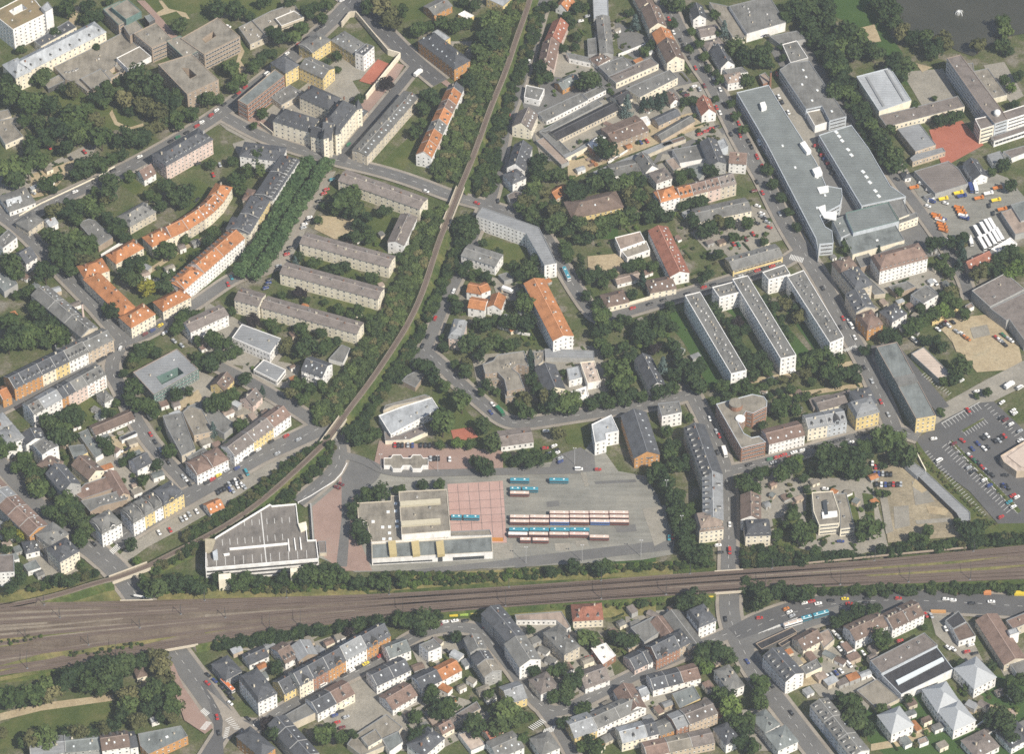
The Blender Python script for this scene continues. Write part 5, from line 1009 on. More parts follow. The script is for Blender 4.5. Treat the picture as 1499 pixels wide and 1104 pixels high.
c = P(918, 970, 13) - r.location; bb = MB(); bb.prism([(math.cos(k * .3142) * 3, math.sin(k * .3142) * 3) for k in range(20)], 0, 1.2); ob("roof_ring", bb.me("roof_ring", ["trim_paint"]), r, (c.x, c.y, 13), WC['w'])
G("house", "flat grey garden house beside the tree nursery", 4, 1.2, 't', 'm', (1455, 890), (1600, 860), 9, 'h')
T(900, 630)
def endwall(root, A, B, h, wc, win=2.4):
    """a differently painted end wall laid on the block's face from A to B"""
    a, b = P(*A, h) - root.location, P(*B, h) - root.location; d = (b - a); L = d.length; ang = math.atan2(d.y, d.x); bb = MB(); bb.box(0, -.12, 0, L, .02, h + .4)
    o = ob("end_wall", bb.me("end_wall", ["render_wall"]), root, (a.x, a.y, 0), WC[wc], ang); facade(o, (0, -.12), (L, -.12), h, ang, win)
T(900, 630)
G("church_hall", "large barn like hall with dark roof and ochre gable", 9, 4.5, 'o', 's', (328, 178), (228, -132), 16, 'g', win=2.6, ch=0, sk=6)
G("pavilion", "ochre stair gable at the front of the barn like hall", 7.5, 3, 'o', 's', (245, 205), (325, 182), 5, 'g', ch=0, ox=.1)
G("apartment_block", "long dark street tenement with dormers, upper half", 13, 3, 'e', 's', (785, 320), (655, -40), 13, 'g', db=9, ch=5)
G("apartment_block", "long dark street tenement with grey street slope, lower half", 13, 3, 'e', 'z', (792, 660), (785, 325), 12, 'g', db=8, ch=4, rm="tile_roof")
G("apartment_block", "sandstone mansard end house at railway street", 10.5, 2.5, 'c', 'x', (620, 745), (796, 722), 14, 'm', dm=7, win=2.3)
G("apartment_block", "cream mansard house with round white dormers by tracks", 10, 2, 'c', 's', (958, 775), (1140, 768), 12, 'm', dm=4, win=2.6)
G("apartment_block", "dark rear tenement behind cream mansard house", 10, 3.5, 'w', 'b', (1068, 655), (1065, 478), 12, 'g', dm=4, ch=3)
G("office_building", "white office with brown tiled roof and ribbon windows", 10, 3, 'w', 'q', (1130, 102), (1390, 36), 13, 'g', sk=5, win=2.2, ch=1)
T(1200, 420)
X((-85, 1040), (200, 985), 12, [(1, 11, 3, 'c', 'z', "cream tenement beside brown roofed office", dict(dm=2)), (1, 11, 3, 'l', 'z', "blue grey painted tenement with white gable", dict(dm=3, cg=.5))], win=2.3, nm="apartment_block")
G("apartment_block", "yellow corner house with grey mansard at side street", 11.5, 2, 'y', 'z', (268, 962), (436, 917), 13, 'm', dm=4, win=2.6)
G("apartment_block", "dark roofed wing behind yellow corner house", 11, 2.5, 'g', 's', (420, 850), (360, 735), 13, 'h', ch=4)
G("house", "low brown flat house behind blue grey tenement", 6, 1.5, 'c', 'm', (0, 905), (205, 850), 10, 'g')
X((405, 158), (325, 20), 13, [(1, 11.5, 3, 'e', 's', "dark corner tenement with white fire wall", dict(ch=3, db=3))], 'g', nm="apartment_block")
G("apartment_block", "ochre fronted tenement with brown mansard by crossing", 9.5, 2.5, 'o', 'q', (348, 318), (462, 275), 14, 'm', dm=2, ch=3)
G("villa", "white villa with dark hipped roof behind ochre tenement", 8.5, 3.5, 'w', 's', (530, 258), (638, 195), 12, 'h', ch=3)
F("house", "white cube apartment house with flat grey roof", 8, 'w', 'g', (665, 60, 758, 125, 868, 60, 772, -10), v=2)
F("shed", "tiny white hut beside the dirt lot wall", 3, 'w', 'x', (1062, 140, 1075, 170, 1130, 145, 1110, 115), win=0)
r = F("warehouse", "large dark roofed warehouse at right edge by dirt lot", 9, 'g', 'm', (1112, 30, 1245, 150, 1500, 20, 1360, -100), win=0, v=2, pc='g')
F("bay", "", 8.5, 'g', 'm', (1245, 160, 1365, 250, 1385, 240, 1500, 400, 1760, 280, 1520, 30), on=r, win=0)
r = F("office_building", "long green glass office slab with yellow end wall", 13, 'n', 'n', (412, 440, 705, 970, 850, 945, 565, 405), win='b', pc='x')
boxon(r, (540, 665, 575, 725, 720, 690, 690, 630), 13, 14.2, "gravel_roof", "roof_step", RC['g']); endwall(r, (705, 970), (850, 945), 13, 'y')
F("garage_row", "rusty pale striped shed roof beside car park bays", 4, 'g', 't', (668, 492, 885, 692, 950, 630, 760, 442), win=0, rm="sheet_roof")
T(1200, 630)
r = F("shop_building", "pink roofed supermarket corner at right edge", 6, 't', 't', (1322, 190, 1345, 235, 1440, 305, 1500, 300, 1720, 420, 1760, 60, 1520, 70), win=0, pc='t')
boxon(r, (1375, 190, 1470, 265, 1700, 330, 1700, 90, 1500, 105), 6, 6.8, "trim_paint", "roof_step", RC['t'])
F("garage_row", "long grey roofed graffiti shed beside the dirt lot", 4, 'd', 'z', (725, 345, 1000, 610, 1040, 682, 1102, 660, 1100, 605, 782, 310), win=0)
F("shed", "short grey shed extension above the graffiti shed", 3.4, 'l', 'z', (622, 262, 715, 345, 778, 305, 690, 240), win=0)
r = F("office_building", "stepped tan office terrace with balconies by railway trees", 9, 'c', 'k', (-58, 458, -45, 600, -5, 700, 145, 685, 145, 600, 95, 448), win='b', v=3, pc='c')
F("wing", "", 7, 'c', 'k', (105, 470, 150, 600, 150, 725, 256, 712, 195, 462), on=r, win='b', v=2)
boxon(r, (20, 520, 35, 620, 62, 615, 50, 505), 9, 10.5, "window_glass", "roof_light", WC['l']); boxon(r, (15, 600, 20, 640, 130, 625, 125, 590), 9, 10.2, "trim_paint", "plant_room", WC['w'])
T(0, 840, 4.183)
X((185, 1118), (615, 1075), 13, [(1, 7, 2, 'g', 'z', "low grey roofed row house at park edge, first"), (1, 7.5, 2, 'g', 'n', "low grey roofed row house at park edge, second", dict(sk=2))], nm="terraced_house")
G("house", "white house with dark roof and dormers facing the park", 9, 3.5, 'w', 'b', (625, 1085), (795, 1060), 12, 'g', sk=3, db=4)
G("house", "narrow dark roofed house between white house and green roof", 8, 3, 'w', 's', (798, 1070), (845, 1060), 12, 'g', ch=1)
F("shop_building", "green grey flat roofed corner shop at the plaza", 7, 'o', 'n', (845, 985, 860, 1060, 910, 1110, 1150, 1000, 1108, 935), v=3, sk=1)
G("house", "little cream hut hidden under park trees", 3.5, 2, 'c', 'b', (840, 640), (900, 625), 7, 'h', ch=0)
F("pavilion", "small white park kiosk near the plaza", 3, 'w', 'l', (915, 890, 930, 920, 975, 905, 960, 870), win=0)
T(300, 840, 4.183)
G("apartment_block", "white corner house with black mansard at the plaza", 13, 2.5, 'w', 's', (325, 790), (440, 735), 22, 'm', dm=3, win=2.2, ch=2)
G("house", "low grey house with dark hipped roof beside orange bus", 7, 3, 'g', 's', (128, 652), (226, 598), 15, 'h')
G("house", "low white rear house below the railway hedge", 5, 2.5, 'w', 's', (272, 560), (392, 505), 9, 'g', ch=3)
G("house", "dark roofed house with white front and three dormers", 6, 4, 'w', 'b', (492, 552), (564, 512), 15, 'g', dm=3)
G("house", "large grey roof of the courtyard house by railway hedge", 7, 3, 'k', 'z', (690, 495), (640, 408), 12, 'g')
X((485, 740), (1138, 378), 12, [(95, 8, 5, 'y', 's', "low yellow shop house at the start of gabled street", dict(dm=2)), (85, 13, 5, 'c', 's', "cream gabled street house with ornate front", dict(dm=1, cg=.5)), (95, 12.5, 5, 'b', 's', "red brick street house with gable", dict(dm=2, cg=.5)), (105, 12.5, 5, 'o', 's', "orange brown street house with round gables", dict(dm=2, cg=.6)), (130, 11.5, 6, 'w', 'z', "white street house with tall grey roof", dict(sk=4, rm="tile_roof")), (148, 11.5, 5, 'o', 's', "bright orange street house at upper end of the row", dict(dm=4, cg=.35))], win=2.0)
X((690, 858), (918, 735), 13, [(1, 8, 3.5, 'w', 's', "white balcony house with slate roof beside car park", dict(bal=2)), (1, 8, 3.5, 'c', 'q', "beige balcony house with brown roof beside car park", dict(bal=1))], win=2.4)
F("annex", "sloping grey roof beside white balcony house", 6, 'e', 'g', (470, 882, 530, 925, 690, 850, 625, 795), win=0)
X((700, 1105), (490, 868), 12, [(1, 10, 3, 'g', 's', "dark tenement roof below the plaza, lower one", dict(sk=2)), (1, 10, 3, 'g', 's', "dark tenement roof below the plaza, middle one", dict(sk=2)), (.8, 10, 3, 'g', 's', "dark tenement roof below the plaza, upper one", dict(dm=1))], nm="apartment_block")
G("apartment_block", "slate hipped house south of the plaza", 10, 4, 'o', 's', (345, 1130), (430, 1070), 22, 'h', sk=1)
F("workshop", "tan flat roofs of the courtyard workshop", 4, 'e', 'k', (905, 1000, 870, 1050, 960, 1120, 1100, 1060, 1210, 945, 1110, 865), win=0, v=3)
F("workshop", "raised tan workshop block in the courtyard", 6.5, 'c', 'k', (955, 1010, 1000, 1065, 1085, 1015, 1045, 955), win=3)
F("workshop", "blue green flat roof in the courtyard", 5.5, 'w', 'n', (1085, 1015, 1130, 1095, 1212, 1035, 1185, 968), win=0)
X((1052, 690), (1262, 590), 12, [(1, 8, 3.5, 'w', 's', "white bay house with dark roof in curved street", dict(sk=1)), (1, 8, 3.5, 'w', 's', "white house with slate roof next to bay house", dict(sk=2))], win=2.4)
X((1130, 520), (1262, 470), 11, [(1, 8, 3.5, 'w', 'n', "grey roofed white house behind the bay house", dict(dm=1))], win=2.4)
G("house", "long brown roof with white canopy front", 6, 3.5, 'w', 'q', (1150, 835), (1300, 745), 13, 'g', dm=2)
T(600, 840, 4.183)
G("apartment_block", "dark slate corner house at the street bend by railway", 12, 3, 'g', 's', (618, 268), (548, 192), 13, 'g', sk=2)
G("apartment_block", "dark slate tenement second from street bend", 12, 3, 'g', 's', (705, 378), (618, 275), 12, 'g', sk=2)
G("apartment_block", "grey roofed tenement with big white gable end", 12, 3.5, 'w', 'g', (802, 525), (710, 385), 14, 'g', sk=4)
F("garage_row", "white flat garage row below the railway", 4, 'w', 'x', (642, 255, 652, 290, 895, 290, 960, 345, 985, 330, 928, 234), win=2.4)
G("villa", "yellow villa with red hipped roof by the railway", 6.5, 5, 'c', 'r', (1000, 292), (1183, 282), 13, 'h', dm=3, win=2.4)
G("apartment_block", "grey roofed block with dark side and tan end", 10, 2.5, 'e', 'g', (945, 498), (1040, 447), 21, 'h', ch=3, sk=3, rm="gravel_roof")
F("workshop", "brick workshop with white flat roof and red car", 5, 'b', 'w', (1108, 460, 1182, 560, 1262, 505, 1200, 428), v=2)
G("house", "white gabled house with grey cross roof by road end", 6, 4, 'w', 'm', (1075, 705), (1225, 650), 13, 'g')
G("villa", "white villa with dark roof in the bend garden", 7.5, 3.5, 'w', 'm', (802, 740), (908, 690), 13, 'h', ch=2)
G("house", "grey roofed house on the inside of the bend", 9, 2.5, 'g', 'g', (468, 458), (428, 372), 10, 'g', ch=2)
X((562, 600), (478, 472), 11, [(1, 9, 2.5, 'g', 'k', "pale roofed house on the inside of the bend", dict(sk=1)), (.8, 9, 3, 'g', 's', "narrow slate house on the inside of the bend")])
G("house", "yellow house with steep slate roof by the bend", 7, 4, 'y', 'z', (605, 800), (718, 762), 14, 'g', rm="tile_roof")
F("house", "white tower like house with flat grey roof", 10.5, 'w', 'g', (55, 440, 112, 485, 195, 450, 145, 402), v=2)
G("house", "white house with bright orange roof and loggias", 7, 3, 'w', 'o', (198, 655), (318, 592), 11, 'g', sk=2, bal=2, bc='w')
G("house", "white house with dark roof beside bright orange one", 7.5, 3.5, 'w', 's', (75, 712), (196, 655), 12, 'g', sk=2)
G("house", "slate roofed house with white ridges at bottom edge", 8, 4, 'w', 's', (85, 1120), (212, 1010), 13, 'h', ch=3)
G("house", "cream rear house with brown roof under round tree", 5, 3, 'c', 'q', (200, 985), (272, 945), 8, 'g')
F("shed", "long grey shed roof between gardens", 3.5, 'e', 'm', (240, 890, 262, 925, 435, 830, 410, 785), win=0)
F("shed", "pale pinkish flat garage in the lower courtyard", 3.5, 'w', 't', (295, 985, 375, 1090, 465, 1050, 390, 960), win=0)
G("house", "little house with red brown roof under trees", 4.5, 2.5, 'c', 'r', (492, 1018), (576, 970), 8.5, 'g', ch=0)
G("workshop", "grey workshop with sloping glass roof at bottom edge", 6, 2, 'w', 'g', (540, 1135), (700, 1065), 14, 'g', sk=4)
G("house", "grey hipped house with white gable by the crossing", 6.5, 3, 'w', 'g', (805, 1115), (918, 1068), 14, 'h')
G("house", "yellow house with wide metal grey roof below bend", 7.5, 3.5, 'y', 'z', (1010, 1008), (1148, 962), 15, 'g', rm="tile_roof", sk=3)
X((1148, 950), (1420, 825), 12, [(1, 8, 3, 'w', 'g', "grey roofed white tenement with stair bays, first", dict(bal=1)), (1, 8, 3, 'w', 'g', "grey roofed white tenement with round gable, second", dict(sk=1))], win=2.4)
T(900, 840, 4.183)
G("apartment_block", "white corner house with slate mansard at railway underpass", 11, 2, 'w', 's', (515, 332), (620, 288), 14, 'm', dm=3, win=2.3)
F("warehouse", "grey sloped warehouse roof beside railway gardens", 6, 'g', 'g', (95, 335, 180, 425, 300, 345, 235, 265), win=0)
G("warehouse", "long grey barn roof running to corner house", 7, 2.5, 'k', 'g', (545, 430), (388, 222), 10, 'g', ch=0)
G("warehouse", "brown barn roof beside the grey barn", 6, 2.5, 'b', 'q', (395, 385), (300, 262), 9, 'g', ch=0)
X((122, 592), (470, 420), 12, [(.8, 5.5, 3.5, 'p', 's', "low pink house at foot of ornate brick houses", dict(dm=1)), (.5, 6.5, 4, 'w', 's', "white gabled little house beside ornate brick house"), (1.4, 10.5, 5, 'b', 's', "ornate brick house with stepped gables", dict(dm=3, cg=.35)), (.7, 9, 4, 't', 's', "tan turreted house next to ornate brick house", dict(t='h'))], win=2.0)
X((235, 715), (528, 640), 12, [(1, 6.5, 3, 'w', 's', "white cottage with dark roof opposite brick houses"), (1, 6.5, 2.5, 'w', 's', "white stepped cottage opposite brick houses", dict(sk=1)), (1.2, 6.5, 2.5, 'w', 'q', "brown roofed cottage with white balcony", dict(bal=1))], nm="house")
G("house", "white gabled house with long brown grey roof", 7, 4, 'w', 'q', (192, 822), (108, 680), 12, 'g', dm=1)
G("shed", "little white stair house beside long brown grey roof", 6, 2, 'w', 'l', (165, 755), (212, 735), 7, 'g', ch=0)
F("workshop", "yellow walled block with flat green roof", 6.5, 'y', 'n', (350, 740, 398, 830, 525, 768, 482, 690), win=0, v=2)
X((275, 995), (632, 855), 12, [(1, 7, 1.5, 'o', 'g', "ochre house with flat grey roof in lower row", dict(D=10)), (.75, 9.5, 2, 'b', 'z', "brick house with metal grey roof in lower row"), (1.7, 10.5, 2, 't', 'm', "tan four storey house with many windows in lower row", dict(sk=4, rm="gravel_roof"))], win=1.9)
X((45, 1040), (272, 980), 12, [(1.5, 8, 3, 'c', 'l', "cream house with glazed grey roof slopes"), (.7, 8, 3, 'w', 's', "white house with dark roof beside glazed roof", dict(dm=1))], win=2.2)
X((195, 1125), (615, 1035), 11, [(1, 7, 2, 'p', 'q', "pinkish brick house at bottom edge"), (1, 7, 2, 't', 'k', "tan house with ribbed flat roof at bottom edge"), (1, 7, 2, 't', 'm', "tan brown house end of the bottom row")], win=2.0)
G("house", "white bay windowed house with black roof at bottom edge", 8, 3, 'w', 's', (682, 1050), (765, 1012), 14, 'h', sk=2)
G("villa", "white villa with large grey roof between road trees", 8, 2, 'w', 'g', (703, 722), (792, 685), 18, 'h', ch=3, win=2.6)
G("apartment_block", "dark road tenement with tall white end wall", 12, 3, 'w', 's', (1158, 608), (1018, 452), 13, 'g', db=5, sk=2)
G("house", "white house with low grey hipped roof at road bottom", 7.5, 2.5, 'w', 'n', (1000, 1085), (1122, 1030), 14, 'h')
G("house", "grey roofed rear wing of the road bottom house", 8, 2.5, 'w', 'n', (920, 975), (1010, 925), 14, 'h', dm=1)
F("pavilion", "long black roofed bus shelter at the road junction", 3.6, 'd', 'd', (862, 432, 898, 468, 1118, 362, 1085, 330), win=0, pc='k')
F("pavilion", "narrow black roofed bus shelter behind the long one", 3.4, 'd', 'd', (1000, 432, 1022, 452, 1125, 388, 1110, 370), win=0, pc='k')
G("house", "cream house with dark roof beside the builders yard", 6.5, 3.5, 'c', 'b', (1155, 470), (1275, 405), 11, 'g')
F("shed", "tan flat shed in the builders yard", 4, 'c', 'g', (1140, 575, 1170, 620, 1270, 575, 1235, 525), win=0, v=3)
T(1200, 840, 4.183)
X((305, 1085), (48, 762), 12, [(1, 10, 2.5, 'w', 'g', "grey terrace at the lower road, bottom house", dict(sk=2, db=3)), (1, 10, 2.5, 'l', 'g', "grey terrace at the lower road, middle house", dict(sk=1, db=3)), (1, 10, 2.5, 'w', 'g', "grey terrace at the lower road, upper house", dict(db=3))], nm="apartment_block")
G("apartment_block", "white house with black roof below main road trees", 8.5, 3, 'w', 'b', (220, 412), (420, 320), 13, 'g', ch=5, sk=2)
X((445, 342), (642, 248), 13, [(1, 9, 3.2, 'w', 'b', "brown roofed white house by main road, left half", dict(dm=1)), (1, 9, 3.2, 'w', 'b', "brown roofed white house by main road, right half", dict(dm=1))], nm="apartment_block", win=2.2, ch=4)
F("warehouse", "grey brown flat warehouse attached to black roofed hall", 8, 'l', 'm', (308, 537, 378, 615, 722, 442, 640, 365), v=4, pc='z')
r = F("factory_hall", "black roofed hall with long glass roof strip", 7, 'w', 'd', (380, 625, 498, 745, 818, 588, 716, 452), win=0, pc='l')
boxon(r, (465, 655, 480, 678, 762, 530, 750, 512), 7, 8.2, "skylight_glass", "roof_light", WC['w'])
F("house", "small dark flat roofed house behind the forecourt", 5, 'w', 'd', (768, 290, 815, 342, 897, 298, 848, 232), win=0)
F("house", "small brown flat roofed house with white front", 5, 'w', 'b', (812, 345, 852, 418, 955, 385, 900, 300), win=2.4)
G("factory_hall", "large brown roofed hall at lower right", 6, 3, 'e', 'q', (1260, 520), (1085, 248), 14, 'g', ch=0)
F("warehouse", "second brown roof at right edge behind large brown hall", 7, 'e', 'q', (1140, 290, 1185, 345, 1400, 250, 1380, 190), v=2)
F("house", "white grey roofed stair house on brown hall", 9, 'w', 'l', (1150, 350, 1165, 380, 1222, 362, 1205, 332), win=0)
F("warehouse", "grey shed roof below the large brown hall", 5, 'w', 'g', (1155, 540, 1215, 630, 1330, 580, 1280, 490), win=0)
for nm, a, b, d in (("white cube villa with pale pyramid roof, upper right", (945, 708), (1080, 636), 19), ("white cube villa with pale pyramid roof, joined upper one", (722, 852), (866, 802), 19), ("white cube villa with pale pyramid roof, joined lower one", (820, 962), (955, 902), 18), ("white cube villa with pale pyramid roof, lower left", (440, 985), (574, 930), 16)):
    G("villa", nm, 8.5, 6, 'w', 'l', a, b, d, 'h', ch=0, win=2.6, bal=2 if 'upper right' in nm else 0, rm="trim_paint")
F("garage_row", "flat concrete garage roof beside the ramp", 3, 'e', 'k', (225, 718, 355, 835, 492, 768, 350, 648), win=0)
G("house", "grey roofed house at the bottom below cube villas", 5, 3, 'w', 'm', (960, 1130), (1100, 1060), 15, 'h')
G("house", "dark roofed house in the bottom right corner", 6, 3, 'w', 's', (1175, 1070), (1300, 1000), 14, 'h')
F("pavilion", "tiny tan garden pavilion between cube villas", 3, 'w', 'x', (600, 1018, 612, 1052, 668, 1030, 650, 1000), win=0)
F("shed", "tan roofed workshop at the builders yard corner", 4.5, 'e', 'x', (-20, 375, 25, 462, 90, 405, 55, 340), win=0)
# ============================================================= trees
def crown_mesh(name, rng, lobes, quads, size, mat, cone=False, tall=1.0, droop=0):
    """a crown of unit radius: many leaf clumps spread over uneven lobes, gaps between them"""
    v, f, tone = [], [], []; L = []
    for i in range(lobes):
        if cone: t = rng.random(); r = (1 - t) * .62; a = rng.uniform(0, 6.28); L.append((Vector((math.cos(a) * r, math.sin(a) * r, -1.2 + 2.9 * t)), .16 + .30 * (1 - t), rng.random()))
        else:
            a = rng.uniform(0, 6.28); r = math.sqrt(rng.random()) * .66; z = rng.uniform(-.42, .62) * tall * (1 - .35 * r); L.append((Vector((math.cos(a) * r, math.sin(a) * r, z)), rng.uniform(.26, .46), rng.random()))
    for i in range(quads):
        c, r, tn = L[rng.randrange(len(L))]; n = Vector((rng.gauss(0, 1), rng.gauss(0, 1), rng.gauss(.35, 1))).normalized()
        p = c + Vector((n.x, n.y, n.z * (.8 if not cone else .55))) * r * rng.uniform(.72, 1.12)
        if droop: p.z -= droop * (p.x * p.x + p.y * p.y) * rng.uniform(.6, 1.4)
        m = (n + Vector((rng.gauss(0, .42), rng.gauss(0, .42), rng.gauss(.2, .4)))).normalized(); a = m.orthogonal().normalized(); b = m.cross(a); s = size * rng.uniform(.6, 1.35); th = rng.uniform(0, 6.28)
        a, b = a * math.cos(th) + b * math.sin(th), b * math.cos(th) - a * math.sin(th)
        o = len(v); k = rng.uniform(.55, .9); v += [p - a * s - b * s * k, p + a * s - b * s * k * .5, p + a * s * .7 + b * s * k, p - a * s * .6 + b * s]; f.append((o, o + 1, o + 2, o + 3)); tone.append(min(1, max(0, .6 * tn + .4 * rng.random())))
    me = mesh(name, v, f, [mat]); at = me.attributes.new("tone", 'FLOAT', 'FACE'); at.data.foreach_set("value", tone); return me
def trunk_mesh(rng):
    b = MB(); b.tube((0, 0, 0), (.02, .01, .75), .075, 6, 0, .05)
    for i in range(5): a = i * 1.257 + rng.uniform(-.3, .3); b.tube((.02, .01, .6 + .04 * i), (math.cos(a) * .45, math.sin(a) * .45, 1.15 + rng.uniform(0, .2)), .032, 5, 0, .012)
    return b.me("trunk", ["bark"])
RT = random.Random(3)
KM = dict(n="leaves", d="dark_leaves", b="bright_leaves", y="dusty_leaves", p="purple_leaves", l="yellow_leaves", c="conifer_needles", u="blue_needles", k="leaves", w="dusty_leaves", a="lime_leaves")
CR = {}
for k in "ndby": CR[k] = [crown_mesh("crown", RT, RT.randrange(15, 22), 1000, .105, KM[k]) for _ in range(6 if k in "nd" else 4)]
for k in "pl": CR[k] = [crown_mesh("crown", RT, 18, 900, .105, KM[k])]
for k in "cu": CR[k] = [crown_mesh("crown", RT, 44, 900, .10, KM[k], cone=True) for _ in range(2)]
CR['k'] = [crown_mesh("crown", RT, 26, 900, .11, KM['k'], tall=2.6) for _ in range(2)]
CR['a'] = [crown_mesh("crown", RT, 26, 1300, .105, KM['a'], tall=.7) for _ in range(3)]
TRK = [trunk_mesh(RT) for _ in range(3)]
TONE = dict(n="green", d="dark", b="bright", y="olive", p="purple", l="yellow", c="dark", u="blue-grey", k="tall", a="clipped")
KIND = dict(c=("conifer", "conifer"), u=("spruce_tree", "spruce"), k=("poplar_tree", "poplar"), a=("avenue_tree", "avenue tree"))
TREES = []; SMALL = []
def tr(s):
    for w_ in s.split():
        m = w_.rstrip("abcdefghijklmnopqrstuvwxyz"); k = w_[len(m):] or 'n'; x, y, r = (float(q) for q in m.split(","))
        R = r / S / 2.28 * ((1.04 if OY < 800 else .95) if k != 'a' else 1.06); zc = R * (1.25 if k not in 'cuk' else 1.5 if k != 'k' else 2.2); g = P(x, y, zc); TREES.append((g.x, g.y, R, zc, k, OX + x / S))
T(0, 0)
tr("480,70,70n 640,45,65d 520,10,45n 700,110,70d 620,150,50d 800,15,40n 1320,185,75d 700,350,40d 330,560,75d 240,590,40n 80,690,110d 60,600,70d 220,760,110n 360,760,90d 180,880,70n 300,900,70d 410,950,100d 330,1010,80d 240,1050,80n 540,860,110n 490,820,60d 600,930,80n 640,800,60n 700,880,70y 640,990,80n 560,1010,70d 740,1010,100n 760,760,50n 540,660,70y 480,640,50d 700,700,70d 770,640,60n 870,590,45d 830,690,70d 920,720,80y 1020,560,110d 1120,640,110d 1000,660,80d 1060,780,90y 1180,720,90d 1150,830,90y 1260,760,80d 1290,700,70d 1180,920,60y 950,800,50d 960,1000,90d 1040,1010,80d 870,1030,60d 1100,950,60y 1300,880,90n 1400,840,70n 1220,880,70d 1470,720,50d 160,360,50n 400,240,55d")
T(300, 0)
tr("100,60,80d 220,70,80d 330,120,45d 430,20,60d 190,500,80n 250,580,70n 210,640,60n 130,490,50n 350,490,60n 400,440,60d 450,400,50d 510,390,40d 540,260,90d 640,270,70n 480,230,50n 690,210,70n 740,90,70d 800,60,60d 880,40,60n 860,130,50n 1200,40,70d 1290,60,90y 1340,120,90y 1390,170,70y 960,410,45n 970,510,35n 1330,610,62p 420,830,50n 360,920,40n 1130,730,50d 20,730,70d 100,730,50n 900,450,30d 1450,80,60n 610,20,60d")
T(600, 0)
tr("60,220,70n 130,200,60n 240,170,70n 330,180,70n 410,170,60n 480,40,60d 400,10,50d 590,150,100n 560,300,110d 520,380,90d 610,230,80d 370,360,60y 430,610,70d 420,560,40n 140,720,90d 100,790,70d 90,900,50n 40,960,60n 1040,40,50d 1150,110,40n 1180,160,60d 1230,60,60d 1290,50,40n 1220,270,45d 1210,340,40d 1120,350,45d 950,500,70d 1010,560,60d 950,580,50n 1300,600,90d 1370,590,60d 1250,620,60n 1460,660,25n")
T(750, 130)
tr("190,540,80d 180,610,70d 330,630,70d 270,640,60n 180,680,60n 160,740,70n 230,760,60y 100,830,70y 140,800,70d 60,860,60n 140,920,70d 210,980,50d 320,900,70y 340,960,80d 290,1000,70d 220,860,45n 300,850,50d 450,740,80d 540,740,70d 600,690,80d 680,650,80d 480,800,70d 750,700,80d 830,690,80n 900,650,60n 940,680,60d 870,780,70y 930,800,70n 880,860,70y 860,920,70d 990,800,60y 1040,870,60d 1000,940,60d 1080,930,60d 1150,930,50d 480,1000,80d 560,1020,80y 640,1000,80n 720,980,70d 780,960,70n 650,1060,60n 560,1080,60d 400,1040,60d 690,440,95d 840,140,60u 960,120,45c 1010,110,45c 1060,90,45c 1110,70,45c 1090,110,40c 1270,95,50d 1230,640,60n 1300,620,50d 1440,590,60d 1470,620,50d 1230,670,50n 1320,830,55d 1390,820,55d 1250,860,50d")
T(900, 0)
tr("460,30,80d 560,60,60d 370,20,50d 730,100,50n 800,230,50u 760,240,35n 560,230,40n 620,320,45n 540,360,40n 650,410,45n 680,500,40d 760,590,45n 740,540,40d 890,350,80d 960,400,80d 1060,420,90d 1100,350,60d 1130,460,50d 970,590,60n 1000,600,30n 1210,340,30d 1230,420,35d 1330,60,90d 1390,90,80d 1420,180,80d 1440,40,90d 1250,130,60n 1450,260,60d 730,730,40n 850,760,40n 880,850,45n 940,950,45n 590,740,50d 530,740,40d 420,170,50d 150,170,50u 110,90,40d 270,330,50d 220,380,50n")
T(1060, 80)
tr("330,850,45n 360,950,45d 420,1040,45d 820,100,90n 860,200,90d 800,280,80d 900,270,70n 1010,450,70d 1080,520,70n 1120,590,80d 1180,650,80d 1240,740,90d 1170,740,80d 1270,810,70d 1210,810,60n 1090,640,50d 1020,380,50d 960,330,50n 1290,160,60d 1240,80,80d 1220,540,45n")
T(1200, 0)
tr("60,60,70d 50,160,80d 200,230,100n 280,260,80n 330,340,80d 250,380,80d 400,370,90d 60,320,90d 130,450,90d 60,430,70d 160,350,80n 380,50,50d 450,30,90d 530,60,80d 470,110,70d 560,170,80d 620,240,80y 680,280,70d 760,270,80d 830,330,90d 890,290,85y 930,330,60y 820,400,60d 640,460,80d 600,520,70d 560,420,50d 1160,330,70y 1340,170,75n 1360,220,70n 1330,330,70d 1380,380,50d 1460,560,50d 1350,590,50n 1400,640,45b 1420,770,45d 890,890,60d 960,860,60d 1020,840,50d 850,870,40d 690,770,40n 840,720,25n")
T(0, 210)
tr("80,180,110n 200,170,100n 110,260,90d 290,120,80n 240,60,80d 340,290,70n 420,250,50n 390,340,40d 600,170,90d 700,140,70d 570,210,70d 740,160,70n 820,110,55n 900,80,50d 480,40,70d 800,270,70d 820,340,90d 780,400,60y 700,360,50n 640,450,80n 560,470,80d 480,480,80d 400,490,80y 560,560,60n 700,490,70n 780,550,60d 870,590,60d 830,640,60n 900,690,50d 940,690,45d 900,620,40n 950,240,50n 1090,380,50n 1150,400,40n 1220,310,70d 1280,390,80d 1350,380,90d 1400,330,50n 1170,470,60d 400,720,90n 340,670,70d 480,740,90d 560,700,80n 400,820,80d 480,860,80n 560,800,90d 650,780,90n 620,860,80y 520,920,70d 660,720,60n 90,900,90d 60,860,70d 130,960,60n 330,950,90d 300,900,60d 200,1090,50d 1230,780,80n 1160,800,50n 1360,700,50n 950,880,60d 1020,850,60d 920,950,60d 970,990,80d 1030,900,50n 1200,1030,80d 1260,970,60n 1080,1050,75l 1450,840,50d 1440,900,40n")
T(300, 210)
